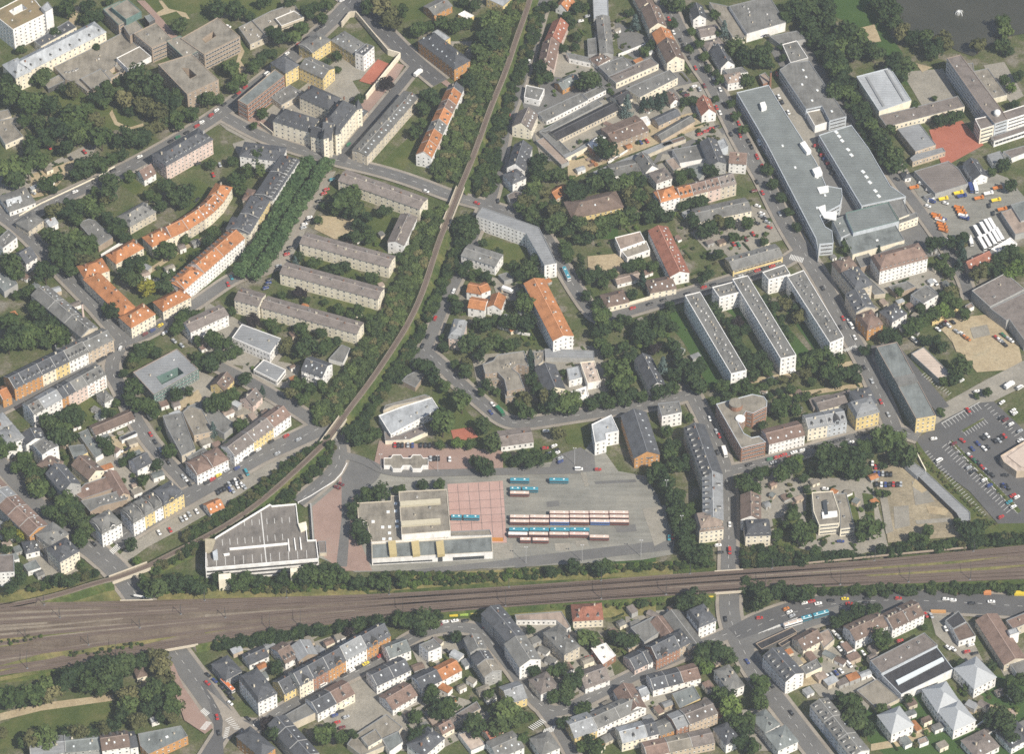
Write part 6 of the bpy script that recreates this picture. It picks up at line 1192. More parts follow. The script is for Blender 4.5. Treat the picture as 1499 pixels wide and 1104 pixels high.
tr("230,270,80n 310,200,60n 260,330,60n 200,130,50n 50,150,50n 60,660,60n 30,720,60d 385,100,46k 400,200,46k 345,60,40k 1000,420,100n 1060,380,90n 960,470,60n 1100,470,80d 1060,520,60d 1180,540,50d 1310,490,65d 1120,600,60d 1110,680,70d 1200,690,60n 1050,680,40d 830,560,40n 870,460,40d 690,830,45d 660,870,35u 800,880,60n 900,920,50d 960,920,60d 1020,900,50d 1220,1000,65n 1420,830,45n 1180,630,40d 1320,920,30n")
tr("755,140,62a 726,183,62a 697,226,62a 669,270,62a 641,314,62a 614,358,62a 588,403,62a 561,447,62a 535,492,62a 510,538,62a 485,583,62a 460,629,62a 436,675,62a 411,720,62a 379,761,62a 347,802,62a 315,843,62a 286,886,62a 258,930,62a 885,150,62a 855,194,62a 825,238,62a 795,282,62a 767,327,62a 739,372,62a 711,418,62a 683,463,62a 655,508,62a 627,553,62a 599,598,62a 570,643,62a 544,689,62a 518,736,62a 492,782,62a 465,828,62a 433,871,62a 400,913,62a 368,955,62a")
T(300, 420)
tr("690,50,60p 560,70,40n 880,110,30n 970,170,50n 1130,180,60n 1070,200,40n 740,100,35n 480,270,50n 350,250,60p 700,300,60n 850,340,50d 730,370,60n 740,450,90d 690,480,60d 870,440,70n 600,440,70y 520,320,40n 960,400,50d 60,390,80n 110,500,80d 40,560,80d 220,480,60n 150,420,60n 280,680,65d 200,800,60n 120,840,80n 60,870,80d 420,770,30c 680,720,70n 640,780,60y 760,760,60n 720,820,60n 860,730,50n 260,1010,60n 60,1050,40u 1200,230,40n 190,180,40n")
T(600, 210)
tr("530,730,40d 420,900,50d 380,930,50d 440,970,40n 500,950,40n 560,980,50d 800,960,60d 870,930,70d 910,860,60d 930,1000,60d 760,900,50n 650,800,40d 1130,760,60n 1150,820,60n 1230,700,50d 1250,860,36k 1260,940,50d 1390,950,60d 1330,980,60d 1420,1020,50n 1480,960,50n 930,590,40d 870,520,60n 400,590,70d 420,650,70d 360,620,60d 450,560,60d")
T(600, 420)
tr("850,130,90n 830,60,60d 860,270,80d 780,260,70d 700,260,60d 620,240,50d 540,280,60d 490,260,50d 440,420,80d 550,430,70d 640,400,60n 720,430,60n 780,420,50d 520,500,60d 410,560,50y 400,610,60d 330,570,40n 250,440,50d 240,370,35d 130,590,70d 170,660,70d 250,720,60n 60,570,60d 380,850,85n 370,800,60d 560,720,50d 520,770,40n 640,770,35n 240,1000,110n 240,940,70n 530,1020,70d 1090,1070,60y 880,510,40c 880,580,45c 890,680,60d 930,760,60d 1000,820,70y 1060,850,80d 1130,850,90n 1200,830,70n 1180,900,60d 990,880,50d 830,830,60y 850,930,70n 800,870,50n 780,800,40y 1400,230,90n 1430,310,70d 1370,330,60d 1400,420,60n 1440,480,60n 1480,600,80n 1400,820,60d 1330,860,60d 1460,840,60n 1480,720,60d 1370,130,50d 1290,60,50d 1133,630,30n 340,140,60d 310,90,50n")
T(900, 420)
tr("60,250,60d 20,280,50n 130,60,50d 200,300,70d 180,360,60d 260,370,60d 320,340,60n 340,260,70d 350,210,60n 400,150,50d 310,230,50d 420,290,50d 50,450,60n 120,500,60d 60,600,90n 40,720,80n 90,680,60n 130,780,60d 60,820,70d 200,810,50n 290,460,60p 350,600,60u 410,640,50d 470,560,60d 460,640,60d 530,580,60d 600,580,70d 580,680,70d 620,730,70d 560,650,60d 320,770,60d 390,750,60d 440,740,45n 420,430,60d 470,500,50d 730,170,60d 760,220,50d 830,260,50d 900,260,50p 950,320,50d 860,330,60d 900,400,60d 940,480,60d 990,560,60d 1060,520,60d 1100,580,60d 1020,640,50d 1120,620,50n 1160,150,60d 1190,240,60d 1230,330,60d 1100,100,50d 1240,120,60y 1330,150,50d 1350,220,60y 1320,70,50n 1270,370,50n 730,840,45n 790,730,60n 880,760,60n 960,740,60n 1020,760,50n 1090,730,40n 1150,700,45n 1230,680,45y 1310,670,40y 1390,630,50y 1330,550,50n 1420,540,60n 1470,500,60d 1440,700,40n 1470,600,50n 1290,750,40n 1200,770,35d 1130,800,30n 1340,820,45n 1250,830,50n 1180,880,60n 1230,920,60n 1320,900,50n 1400,800,40n 1080,1020,40d 940,700,50n 810,800,50d 540,960,40n 380,1060,50n")
T(1200, 420)
tr("30,500,70n 90,560,70n 150,520,50n 60,620,70n 170,640,70d 250,620,60d 270,670,50d 110,700,50d 520,350,60d 480,370,60d 560,390,50d 700,280,70n 650,320,60n 760,240,60n 830,200,60n 900,170,60b 950,190,45n 740,160,50d 580,40,40n 930,80,60n 1000,120,50n 1060,200,50n 780,390,50d 850,400,50d 900,450,50d 1040,590,90d 1000,640,60d 980,680,50d 910,690,40n 960,30,60y 1230,770,40n 1150,800,30n 890,920,40n 330,460,50d")
T(1200, 210)
tr("1350,160,60d 1260,210,40n 1400,310,60d 840,740,80d 960,730,60d 1050,690,60d 1030,770,50c 900,890,50n 950,940,50n 920,830,40n 870,900,40d 1040,850,60c 1170,950,80y 1220,910,60d 1320,850,60d 1400,800,70d 1440,920,80b 1380,960,60b 1460,850,50d 1310,940,60d 200,720,45n 200,780,45n 430,790,30c 970,1060,50n")
T(900, 210)
tr("1100,190,45d 1150,300,50d 1210,395,45d 1270,500,45d 1330,610,40d 970,590,60n 1090,720,40n 750,820,50d 690,620,70d 760,580,60y 830,590,60d 870,690,50n 640,640,60d 580,560,60d 620,440,60d 340,680,45d 110,900,60d 180,880,60n 280,900,50n 650,1000,50d 690,960,45d 200,1010,50c")
T(0, 420)
tr("220,40,60n 120,60,40n 60,260,90n 130,340,90d 60,420,80d 220,350,90n 200,420,70n 260,150,60n 300,200,70d 300,300,80d 380,270,70d 390,350,80n 330,400,60d 430,340,60d 480,320,60n 460,400,60n 530,330,40d 430,150,60d 380,100,40d 830,190,70d 780,160,50n 1020,470,70d 1080,450,60n 980,530,60n 970,570,45y 1140,480,50d 1320,250,70n 1290,310,60n 1360,200,50d 1430,200,50n 1450,400,45n 980,740,80n 960,820,70d 1020,860,70n 1090,880,70n 1130,920,60n 1290,790,60d 1380,760,40d 480,980,90d 440,1040,90n 370,1000,80d 540,900,60n 560,960,70d 330,960,50n 790,930,55d 850,850,35n 30,1060,70y 1450,580,60d 1440,520,50n 900,640,40d")
T(0, 630)
tr("40,60,80y 110,110,60n 180,220,70n 130,270,60n 230,310,70n 310,330,60d 280,430,80n 330,400,50n 250,390,60y 390,450,45d 480,530,90n 530,580,80d 440,600,70n 560,640,80d 640,700,80d 600,760,70n 580,790,70n 680,660,50d 30,130,80n 80,40,60n 360,600,60d 450,680,50n 430,60,90d 520,40,60d 770,90,60d 800,140,50n 720,70,35n 1240,160,60n 1150,260,50d 1050,370,55n 900,230,40n 960,190,40d 480,200,25n 70,760,60n 60,700,50y 160,760,50l 140,790,40n 40,870,50d 110,1020,60d 140,1080,60d 600,980,40n 960,840,55d 1000,960,35b")
T(300, 630)
tr("200,120,60n 160,160,50n 1090,60,70d 1050,20,60d 1180,50,60n 1250,20,50n 1190,470,60n 1290,460,70d 1140,510,50d 1080,570,50d 1080,620,40d 1130,720,70d 1160,800,60d 1120,780,40n 1430,430,40n 1400,440,35d 920,110,45n 740,1050,60n 810,1040,60d 880,1030,60d 960,1030,60d 690,1070,50n")
T(600, 630)
tr("220,110,40n 350,105,50b 440,105,45n 600,100,75d 520,250,65d 560,280,60d 480,230,50d 830,200,65d 870,240,60d 780,220,50d 920,190,60n 970,220,50d 700,190,40n 1050,180,40n 90,410,50d 220,400,50n 1190,990,60d 1030,1040,50d 1380,1020,60d 1440,1000,60n")
T(900, 630)
tr("330,310,80n 270,340,60d 380,390,70d 410,110,70d 400,180,60n 480,230,70d 440,260,60n 420,500,70d 380,460,50d 470,470,60n 460,560,60d 430,600,60d 500,620,70n 450,680,60d 520,700,70d 480,760,60d 500,820,60d 540,800,50n 520,870,60d 600,860,60d 660,880,60d 620,930,60d 680,960,60n 560,930,50d 560,560,40n 570,610,40n 950,400,80d 1000,430,80n 920,360,50d 1040,330,60d 1100,300,50n 1210,310,70n 1280,260,70d 1330,280,50n 1380,350,40d 1450,310,35d 1400,430,35d 1330,220,50b 1280,480,25n 1310,620,70n 1360,730,70n 1340,780,60n 1400,800,60n 1180,770,50n 1260,700,40n 1450,700,50n 1300,560,35d")
T(1200, 630)
tr("40,180,90d 60,280,80d 140,170,90d 180,260,90n 260,220,90d 300,290,70d 220,310,60d 320,130,70n 350,180,50d 480,60,100n 440,110,70d 570,80,80n 620,170,90d 570,200,70d 640,220,60d 460,265,35d 490,470,35n 430,460,30n 350,720,90n 310,770,60n 300,700,50d 430,700,50n 390,560,40d 1110,710,70d 1170,720,60d 1060,720,60d 1000,670,35d 790,740,50n 690,790,50n 760,800,50n")
T(0, 840, 4.183)
tr("50,760,80n 120,760,80n 210,750,80n 270,700,70n 310,740,70y 370,690,70d 420,640,80d 480,620,80d 540,660,80n 590,600,90d 650,640,90d 620,560,70d 700,570,80d 760,560,80d 620,700,60n 720,680,60d 800,550,60n 870,540,60d 970,510,70y 980,580,80y 1000,650,70y 960,700,70d 900,750,60n 1040,740,80n 960,800,60d 900,840,60d 1060,830,70n 1050,880,60y 780,740,70y 790,800,70n 760,860,60d 840,910,60y 700,940,60d 640,970,60y 560,980,60d 480,990,70y 420,980,50d 280,1010,80n 210,1020,70y 150,1030,50n 10,980,50y 1000,880,50d 370,50,60d 440,50,50d 60,90,60d 120,50,40d 960,90,80d 880,50,60n 1040,60,60d 1110,70,60d 1180,70,60d 1220,100,50d 1130,365,18d")
T(300, 840, 4.183)
tr("80,30,50d 150,40,50d 200,70,60n 250,40,60n 320,50,50d 600,20,60d 680,20,60n 760,20,60n 840,30,50n 940,50,50d 1030,50,50n 1100,60,60n 1200,40,60n 480,25,50d 440,580,50d 385,920,50p 430,980,60d 720,1000,70n 760,960,50n 830,1010,50n 900,990,40d 880,360,40p 940,320,50d 1060,310,60d 1200,290,60n 1230,300,60d 940,520,25n")
T(600, 840, 4.183)
tr("90,280,70d 40,310,60d 140,300,50n 70,340,50d 285,390,45d 735,350,35d 1080,400,70n 1120,420,50n 880,600,50n 930,590,50d 760,600,50d 880,750,50n 980,700,70d 1010,640,70d 960,760,50d 1070,820,50n 1040,840,40n 940,920,50d 590,850,90n 560,920,80d 660,880,70d 720,890,50n 520,860,60n 390,930,85d 200,790,60d 260,800,60n 140,740,60n 120,770,50d 230,860,50n 160,850,50d 40,1000,60d 100,960,40n 700,1010,50n 1060,1070,50n 1140,1060,60n 1100,1030,50d 1240,380,40d 480,740,40n 30,880,50n")
T(900, 840, 4.183)
tr("40,400,60d 90,420,50d 120,410,40n 460,160,70d 520,170,70d 420,190,60d 540,490,70d 610,490,80d 680,510,70d 560,580,50b 520,540,50n 740,590,30n 640,750,60n 700,730,50d 710,820,70b 880,670,80n 880,720,60n 890,800,60n 700,870,50n 760,920,60n 820,900,60n 800,970,60d 780,1030,60d 850,1060,60n 860,120,50d 900,160,70d 870,200,50d 960,130,60d 1010,110,60d 1070,120,60d 1130,140,60d 1180,110,50n 170,190,40d")
T(1200, 840, 4.183)
tr("380,410,75n 150,260,60d 230,230,60d 320,220,60d 100,300,50d 170,800,90n 230,860,80d 200,920,80d 260,920,60n 120,780,60d 380,830,40n 300,960,50d 540,770,35d 640,330,25n 1050,570,40d 1180,680,60n 1200,740,60d 1150,720,40d 1100,870,70d 1140,930,80d 1170,990,60d 1060,900,60d 900,700,30n 870,560,40d 1240,650,50n")
ORD = ["", "second", "third", "fourth", "fifth", "sixth", "seventh", "eighth", "ninth", "tenth", "eleventh", "twelfth", "thirteenth", "fourteenth", "fifteenth", "sixteenth", "seventeenth", "eighteenth", "nineteenth", "twentieth"]
def near(x, y):
    q = Vector((x, y)); return min(LM, key=lambda t: (t[0] - q).length_squared)[1]
def build_trees():
    main = [t for t in TREES if t[4] in "ndbypl"]; main.sort(key=lambda t: -t[2]); big, rest = main[:292], main[292:]
    others = [t for t in TREES if t[4] not in "ndbypl"]; by = {}
    for t in big + others: by.setdefault((t[4], near(t[0], t[1])), []).append(t)
    n = 0
    for (k, lab), ts in by.items():
        ts.sort(key=lambda t: t[5]); nm, cat = KIND.get(k, ("broadleaf_tree", "tree")); noun = cat if k in KIND else "tree"
        for i, (x, y, R, zc, _, px) in enumerate(ts):
            if k == 'a': label = None
            elif len(ts) == 1: label = f"{TONE[k]} {noun} by {lab}"
            else: label = f"{(ORD[i] + ' ') if i else 'first '}{TONE[k]} {noun} from left by {lab}"
            if label and len(label.split()) > 16: print("LONG", label)
            if k == 'a': label = "round leafy lime tree in the double row along the avenue"
            rng = random.Random(int(x * 31 + y * 17)); root = thing(nm, label, cat, (x, y, 0), rng.uniform(0, 6.28), dict(a="lime trees in the avenue", c="conifers", u="spruces", k="poplars").get(k, "broadleaf trees"))
            c = ob("crown", rng.choice(CR[k]), root, (0, 0, zc), sc=(R * rng.uniform(.93, 1.1), R * rng.uniform(.93, 1.1), R * rng.uniform(.85, 1.1) * (1.0 if k not in 'cu' else 1.15)))
            ob("trunk", rng.choice(TRK), root, (0, 0, 0), sc=(R * .75, R * .75, zc * .85)); n += 1
    merged("young_trees", [(x, y, R, zc, k) for x, y, R, zc, k, _ in rest])
import numpy as np
def arr(me):
    v = np.empty(len(me.vertices) * 3, 'f'); me.vertices.foreach_get('co', v); t = np.empty(len(me.polygons), 'f'); me.attributes['tone'].data.foreach_get('value', t); return v.reshape(-1, 3), t
ARR = {k: [arr(m) for m in v] for k, v in CR.items()}
def merged(name, items):
    """many crowns joined into one mass of foliage"""
    mats = []; V = []; Tn = []; M = []
    for x, y, R, zc, k in items:
        rng = random.Random(int(x * 13 + y * 7)); v, t = rng.choice(ARR[k]); a = rng.uniform(0, 6.28); c, s = math.cos(a), math.sin(a); m = KM[k]
        if m not in mats: mats.append(m)
        w_ = np.empty_like(v); w_[:, 0] = (v[:, 0] * c - v[:, 1] * s) * R + x; w_[:, 1] = (v[:, 0] * s + v[:, 1] * c) * R + y; w_[:, 2] = v[:, 2] * R * rng.uniform(.85, 1.1) + zc
        V.append(w_); Tn.append(np.clip(t * .7 + rng.uniform(0, .45) - .05, 0, 1)); M.append(np.full(len(t), mats.index(m)))
    V = np.concatenate(V); Tn = np.concatenate(Tn); M = np.concatenate(M); nq = len(Tn)
    me = bpy.data.meshes.new(name); me.vertices.add(len(V)); me.vertices.foreach_set('co', V.ravel().astype('f')); me.loops.add(nq * 4); me.loops.foreach_set('vertex_index', np.arange(nq * 4, dtype='i'))
    me.polygons.add(nq); me.polygons.foreach_set('loop_start', np.arange(0, nq * 4, 4, dtype='i')); me.polygons.foreach_set('material_index', M.astype('i'))
    me.update(calc_edges=True)
    for m in mats: me.materials.append(MATS[m])
    at = me.attributes.new("tone", 'FLOAT', 'FACE'); at.data.foreach_set("value", Tn.astype('f')); return tag(ob(name, me), kind="stuff")
def wood(polys, kinds, rad, gap, seed, z0=0.0, name="embankment_wood"):
    rng = random.Random(seed); items = []
    for pts in polys:
        pg = [(pts[i], pts[i + 1]) for i in range(0, len(pts), 2)]; x0, x1, y0, y1 = min(p[0] for p in pg), max(p[0] for p in pg), min(p[1] for p in pg), max(p[1] for p in pg); st = gap; y = y0
        while y < y1:
            x = x0 + rng.uniform(0, st)
            while x < x1:
                q = (x + rng.uniform(-.4, .4) * st, y + rng.uniform(-.35, .35) * st * .7)
                if inside(q, pg):
                    R = rng.uniform(*rad); zc = z0 + R * 1.0; g = P(q[0], q[1], zc); items.append((g.x, g.y, R, zc, rng.choice(kinds)))
                x += st
            y += st * .72
    merged(name, items)
build_trees()
FULL()
wood([(735, -8, 774, -8, 750, 45, 734, 95, 714, 145, 695, 195, 681, 240, 666, 264, 640, 262, 634, 240, 650, 200, 676, 150, 690, 110, 700, 70, 722, 30), (628, 305, 651, 305, 636, 348, 618, 395, 602, 440, 586, 475, 562, 512, 536, 550, 508, 588, 488, 615, 462, 622, 458, 600, 480, 575, 505, 545, 530, 500, 556, 460, 580, 415, 596, 370, 608, 335)], "ddndny", (2.6, 4.4), 8.5, 1)
wood([(798, 0, 802, 5, 788, 50, 772, 95, 754, 140, 740, 185, 732, 230, 724, 280, 698, 287, 694, 262, 710, 222, 730, 168, 750, 113, 772, 53, 788, 0), (690, 317, 700, 330, 692, 352, 678, 372, 657, 410, 642, 445, 624, 480, 604, 520, 598, 548, 572, 565, 547, 605, 522, 644, 512, 638, 538, 594, 568, 549, 598, 504, 624, 459, 649, 394, 668, 349, 680, 322)], "ddndny", (2.2, 3.8), 7, 21)
wood([(470, 645, 480, 640, 462, 655, 430, 686, 400, 708, 372, 715, 400, 690, 430, 665), (478, 665, 490, 652, 488, 672, 466, 694, 440, 715, 420, 728, 438, 700), (372, 718, 405, 708, 380, 728, 345, 755, 300, 780, 272, 795, 268, 780, 300, 762, 340, 735), (425, 715, 440, 705, 432, 728, 398, 745, 380, 752, 396, 735), (345, 768, 385, 742, 375, 752, 330, 782, 300, 800, 270, 818, 230, 835, 222, 828, 260, 808), (70, 845, 140, 835, 150, 842, 100, 852, 60, 862), (40, 858, 70, 850, 80, 858, 40, 870)], "nndy", (1.4, 2.8), 6, 2, 1.0, "railway_scrub")
wood([(540, 838, 700, 838, 790, 832, 900, 828, 985, 822, 1046, 822, 1046, 830, 900, 838, 790, 846, 640, 858, 545, 862), (300, 848, 460, 842, 540, 850, 540, 862, 400, 868, 300, 862), (222, 838, 300, 845, 300, 866, 230, 868)], "nnbynbn", (1.1, 2.4), 6.5, 3, 0, "railway_scrub")
wood([(1086, 800, 1200, 808, 1270, 815, 1300, 800, 1370, 795, 1420, 788, 1510, 780, 1510, 792, 1400, 802, 1290, 814, 1190, 826, 1086, 832)], "ddnny", (2.6, 4.4), 9, 4)
wood([(1085, 850, 1200, 862, 1300, 858, 1400, 856, 1510, 858, 1510, 866, 1300, 868, 1200, 872, 1150, 878, 1100, 880, 1085, 868)], "ddnd", (2.0, 3.6), 8, 5)
wood([(310, 938, 380, 930, 445, 920, 520, 910, 600, 900, 640, 898, 650, 904, 600, 912, 560, 912, 470, 928, 400, 940, 320, 952), (1192, -10, 1215, -10, 1222, 40, 1225, 80, 1200, 90, 1170, 40), (1205, 90, 1235, 85, 1262, 150, 1300, 215, 1305, 240, 1280, 235, 1250, 175)], "dddn", (2.4, 4.2), 8, 6)
wood([(760, 885, 830, 882, 835, 888, 770, 892), (880, 878, 990, 872, 1040, 872, 1044, 880, 980, 886, 890, 892), (1270, 838, 1320, 834, 1400, 828, 1500, 824, 1500, 828, 1330, 842)], "nby", (.8, 1.6), 9, 7, 1.0, "railway_scrub")
wood([(95, 958, 220, 938, 224, 943, 100, 965), (0, 937, 60, 927, 60, 935, 0, 946), (60, 990, 110, 975, 112, 982, 60, 996)], "nby", (.7, 1.5), 8, 12, 4.0, "railway_scrub")
wood([(1346, 660, 1356, 672, 1395, 712, 1450, 762, 1462, 768, 1450, 770, 1390, 718, 1350, 678), (1393, 648, 1494, 750, 1490, 753, 1390, 650)], "ny", (.6, 1.2), 5, 8, 0, "car_park_planting")
FULL()
# ============================================================= vehicles
CC = dict(r=(.42, .035, .03), b=(.035, .06, .20), k=(.022, .023, .026), w=(.80, .80, .79), s=(.40, .42, .44), g=(.03, .16, .08), o=(.52, .19, .05), t=(.04, .26, .32), y=(.72, .55, .05), m=(.16, .03, .035))
CN = dict(r="red", b="blue", k="black", w="white", s="silver", g="green", o="orange", t="teal", y="yellow", m="maroon")
def loft(b, rings, mi, cap=True):
    """join rings of equal count with quads"""
    n = len(rings[0]); o = len(b.v)
    for r in rings: b.v += r
    for k in range(len(rings) - 1):
        for i in range(n): b.f.append((o + k * n + i, o + k * n + (i + 1) % n, o + (k + 1) * n + (i + 1) % n, o + (k + 1) * n + i)); b.m.append(mi)
    if cap: b.f.append(tuple(o + (len(rings) - 1) * n + i for i in range(n))); b.m.append(mi)
def rrect(x0, x1, wy, z, c=.25): return [(x0 + c, -wy, z), (x1 - c, -wy, z), (x1, -wy + c, z), (x1, wy - c, z), (x1 - c, wy, z), (x0 + c, wy, z), (x0, wy - c, z), (x0, -wy + c, z)]
def wheel_mesh(r, wd):
    b = MB(); b.tube((0, -wd / 2, 0), (0, wd / 2, 0), r, 12, 0); b.tube((0, wd / 2 - .01, 0), (0, wd / 2 + .015, 0), r * .6, 10, 1); b.tube((0, -wd / 2 + .01, 0), (0, -wd / 2 - .015, 0), r * .6, 10, 1); return b.me("wheel", ["tyre_rubber", "rim_metal"])
WHEEL = wheel_mesh(.32, .2); BWHEEL = wheel_mesh(.5, .3)
def car_meshes(L, Wd, hb, ht, cab0, cab1, slope0, slope1):
    h = L / 2; w_ = Wd / 2; b = MB()
    loft(b, [rrect(-h + .06, h - .06, w_ - .04, .22), rrect(-h, h, w_, .45), rrect(-h + .03, h - .03, w_ - .02, hb - .08), rrect(-h + .15, h - .15, w_ - .1, hb)], 0)
    b.box(cab0 + slope0 - .03, -w_ + .22, ht - .05, cab1 - slope1 + .03, w_ - .22, ht, 0)
    b.box(-h - .02, -w_ + .1, .3, -h + .02, w_ - .1, .5, 1); b.box(h - .02, -w_ + .1, .3, h + .02, w_ - .1, .5, 1)
    g = MB(); loft(g, [rrect(cab0, cab1, w_ - .1, hb - .01, .12), rrect(cab0 + slope0, cab1 - slope1, w_ - .24, ht - .045, .12)], 0)
    return b.me("body", ["car_paint", "dark_metal"]), g.me("window", ["window_glass"])
CARS = dict(car=car_meshes(4.25, 1.76, .92, 1.42, -1.95, 1.0, .35, .75), sedan=car_meshes(4.55, 1.78, .9, 1.40, -1.45, 1.0, .55, .7), van=car_meshes(5.2, 1.95, 1.15, 2.1, -2.5, 1.7, .08, .6))
def make_car(kind):
    o = thing("van" if kind == "van" else "car", None, "van" if kind == "van" else "car", (0, 0, 0)); bd, gl_ = CARS[kind]; ob("body", bd, o); ob("window", gl_, o)
    x, y = (1.6, .9) if kind == "van" else (1.33, .78)
    for sx in (-1, 1):
        for sy in (-1, 1): ob("wheel", WHEEL, o, (sx * x, sy * y, .32))
    return o
def copy_tree(o):
    c = o.copy(); COL.objects.link(c)
    for ch in list(o.children):
        d = ch.copy(); COL.objects.link(d); d.parent = c
        for g in list(ch.children): e = g.copy(); COL.objects.link(e); e.parent = d
    return c
PROTO = {}
def place(kind, maker, x, y, dx, dy, color, label, group, zc=.6, roofcol=None):
    if kind not in PROTO: o = maker(kind); PROTO[kind] = (o, o)
    src = PROTO[kind][0]
    if kind in PLACED: o = copy_tree(src)
    else: o = src; PLACED.add(kind)
    p = P(x, y, zc); q = P(x + dx * 10, y + dy * 10, zc); d = q - p; o.location = (p.x, p.y, ZCAR); o.rotation_euler = (0, 0, math.atan2(d.y, d.x)); o["label"] = label; o["group"] = group
    if kind == "tipper": o.scale = (.84, .88, .88)
    for ch in o.children:
        n = ch.name.split('.')[0]
        if n in ("body", "front_body", "rear_body", "cab"): ch.color = (*color, 1)
        if n in ("roof", "front_roof", "rear_roof", "load", "cargo_box") and roofcol: ch.color = (*roofcol, 1)
    return o
PLACED = set(); ZCAR = ZL[0] + .05; CARLIST = []
def cars(place_, s):
    """'dx,dy x,y c x,y c / dx,dy ...' in zoomed units of the current tile"""
    for seg in s.split('/'):
        tk = seg.split(); dx, dy = (float(q) for q in tk[0].split(','))
        for w_ in tk[1:]:
            xy = w_.rstrip("rbkwsgotymV"); c = w_[len(xy):]; x, y = (float(q) for q in xy.split(',')); CARLIST.append((place_, c[0], 'V' in c, OX, OY, S, x, y, dx, dy))
T(1300, 560, 6.9)
cars("in the supermarket car park", "1,-.56 815,875s 855,915k 970,1000w 1025,1055b 1145,370k 1185,390m 1240,435w 1330,505s 1335,600w /.72,.7 960,575k 1000,550w 905,630b 850,685b 970,680w 1005,668k 1080,605k 1120,600s 1140,575k 1175,555r 820,750w 845,775r 872,802g 910,825k 950,870r 990,900s 1008,922k 1052,950k 1170,1055b 1210,1080k /1,.05 1185,950k /1,.7 750,600r /.6,.7 808,293r /1,-.6 515,803wV 665,632m")
cars("on the slip road above the supermarket", "1,-.15 460,582w /1,-.7 1150,215w 1260,297w 1280,326w /1,-.35 893,104w /1,-.6 1330,66wV")
T(1200, 630)
cars("parked on the sandy lot", "0,1 385,252w 408,278r 400,328b 430,328b 460,328s 490,332k 520,333k 415,405k 450,407w 480,408b 508,408k 538,405r 567,407k 592,405s")
cars("along the side street by the corner house", "1,-.35 120,90k 165,75k 325,36k 380,18k 228,98w")
cars("in the lower supermarket rows", "1,-.56 1385,535t 1440,500w 1412,487r 1415,570w 1325,645r 1350,415k")
cars("by the tan office terrace", "1,.05 40,438w 152,823b")
T(600, 630)
cars("in the brick paved depot bays", "0,1 20,120b 80,120k 115,120k 147,120k 270,120k 420,120b 152,217s 180,217k 210,217k 292,222w")
cars("on the lot beside the long balcony house", "1,-.1 990,140r 995,15w /1,-.5 1055,125w 1070,155k 1000,190w 1020,180s 1078,175w 1100,215s 1100,240b")
cars("at the depot yard gate", "1,0 1375,297r 1235,295wV")
T(300, 630)
cars("in the depot bays by the white kiosk", "0,1 1390,118r 1415,120k 1445,120k 1485,118s")
cars("on the red depot forecourt", "1,.4 970,428m 997,405m")
cars("along the lower main street", "1,-.62 595,52r 485,92k 390,152w 345,180k 295,208k 235,288b 160,302s 100,340y 55,370r 15,392k 685,78s 530,180s")
cars("in the crowded car dealer lot", ".5,.8 305,322tV 265,352k 245,383k 225,380w 203,395k 180,405s 160,420k 140,440k 115,450k 95,465k 238,420w 270,408w 290,425s 182,443b 205,452s")
T(0, 630)
cars("at the kerb below the mansard row", "1,-.62 1003,725r 1048,690k 1100,660r 1148,635w 1190,605k 1250,568k 1300,540w")
cars("on the strip beside the orange roofed house", ".5,.8 1165,760w 1245,740r 1330,662s 1358,650w 1385,625s 1440,605w")
cars("in the street below the glass school", ".55,.85 1102,40r 1135,95k 1172,155s 1205,205k 1232,245k 1340,350s 1360,368w 1387,402k")
cars("in the dirt courtyard", "1,.4 880,160w /1,-.6 935,145k"); cars("waiting at the lower left underpass", ".65,.7 688,842k")
T(0, 420)
cars("below the orange head house", "1,-.6 1062,355m 1117,328b 1175,290y 1205,347w /.7,.7 1275,405s 1330,438s /.4,-.9 880,460w")
cars("in front of the stone corner building", "1,-.55 805,495k 760,528k 733,542k"); cars("beside the green glass school", "1,.6 925,655k /.5,.85 975,950k")
cars("in the dark street on the left", ".6,.6 295,25r 275,5s")
T(0, 210)
cars("driving along the park road", "1,-.42 550,362w 1022,105w 828,205k 1450,155k"); cars("parked on the park's gravel", ".6,.6 362,40r 520,118k 620,70r /.9,.5 245,370s")
cars("in the crescent street", ".7,-.7 1443,420k")
T(300, 210)
cars("parked under the avenue", "1,-.3 890,345r 870,375r 835,428k 765,550w 728,600w 720,625s 750,575k 625,768k 605,798k 598,820r 475,1005k 455,1048k 465,1030b 445,1068b 540,905s 930,272t")
cars("at the foot of the white avenue house", ".4,.9 195,990t 170,1040r 62,238r 110,165s")
T(300, 0)
cars("on the street beside the prison", "1,-.72 860,195k 820,222k 810,262k 740,288k 685,332r 650,360k 600,400w 565,430k 535,455k 490,492s 295,645r 245,690r 220,710k 85,815w 140,770k 45,850r 455,548wV")
cars("near the courthouse", ".7,-.7 1050,1065g /1,-.4 1000,10w /1,.4 172,200w")
T(0, 0)
cars("beside the school garden wall", "1,-.6 1250,1040k 1300,1012g 1365,978k 1440,930r 1475,902w 1415,988wV")
T(600, 0)
cars("on the railway road", ".15,-.9 945,290k 902,395k 875,450w 725,855r 690,1000k /1,-.2 1250,160w 1300,125s")
T(900, 0)
cars("on the long street above the factory", ".45,.9 395,145r 430,245w 480,300k 500,340k 590,505r 545,430k 670,475k 720,575w 655,635m 770,663w 620,660s 770,833w 745,795r 905,910r 915,1000r 850,990k 975,1040k 1000,1080k 855,855m 800,770k")
cars("in the shaded court by conifers", "1,-.4 480,665k 505,690k 525,705m 580,640w"); cars("in front of the wide dark warehouse", "1,-.2 1000,275r 1080,265b 1110,268k")
cars("in the row at the timber yard wall", "1,-.3 620,990r 665,968r 705,948r 745,935k 635,1080k 685,1068r"); cars("in the sandy timber yard", ".7,.8 190,1050b 235,1040r")
T(1060, 80)
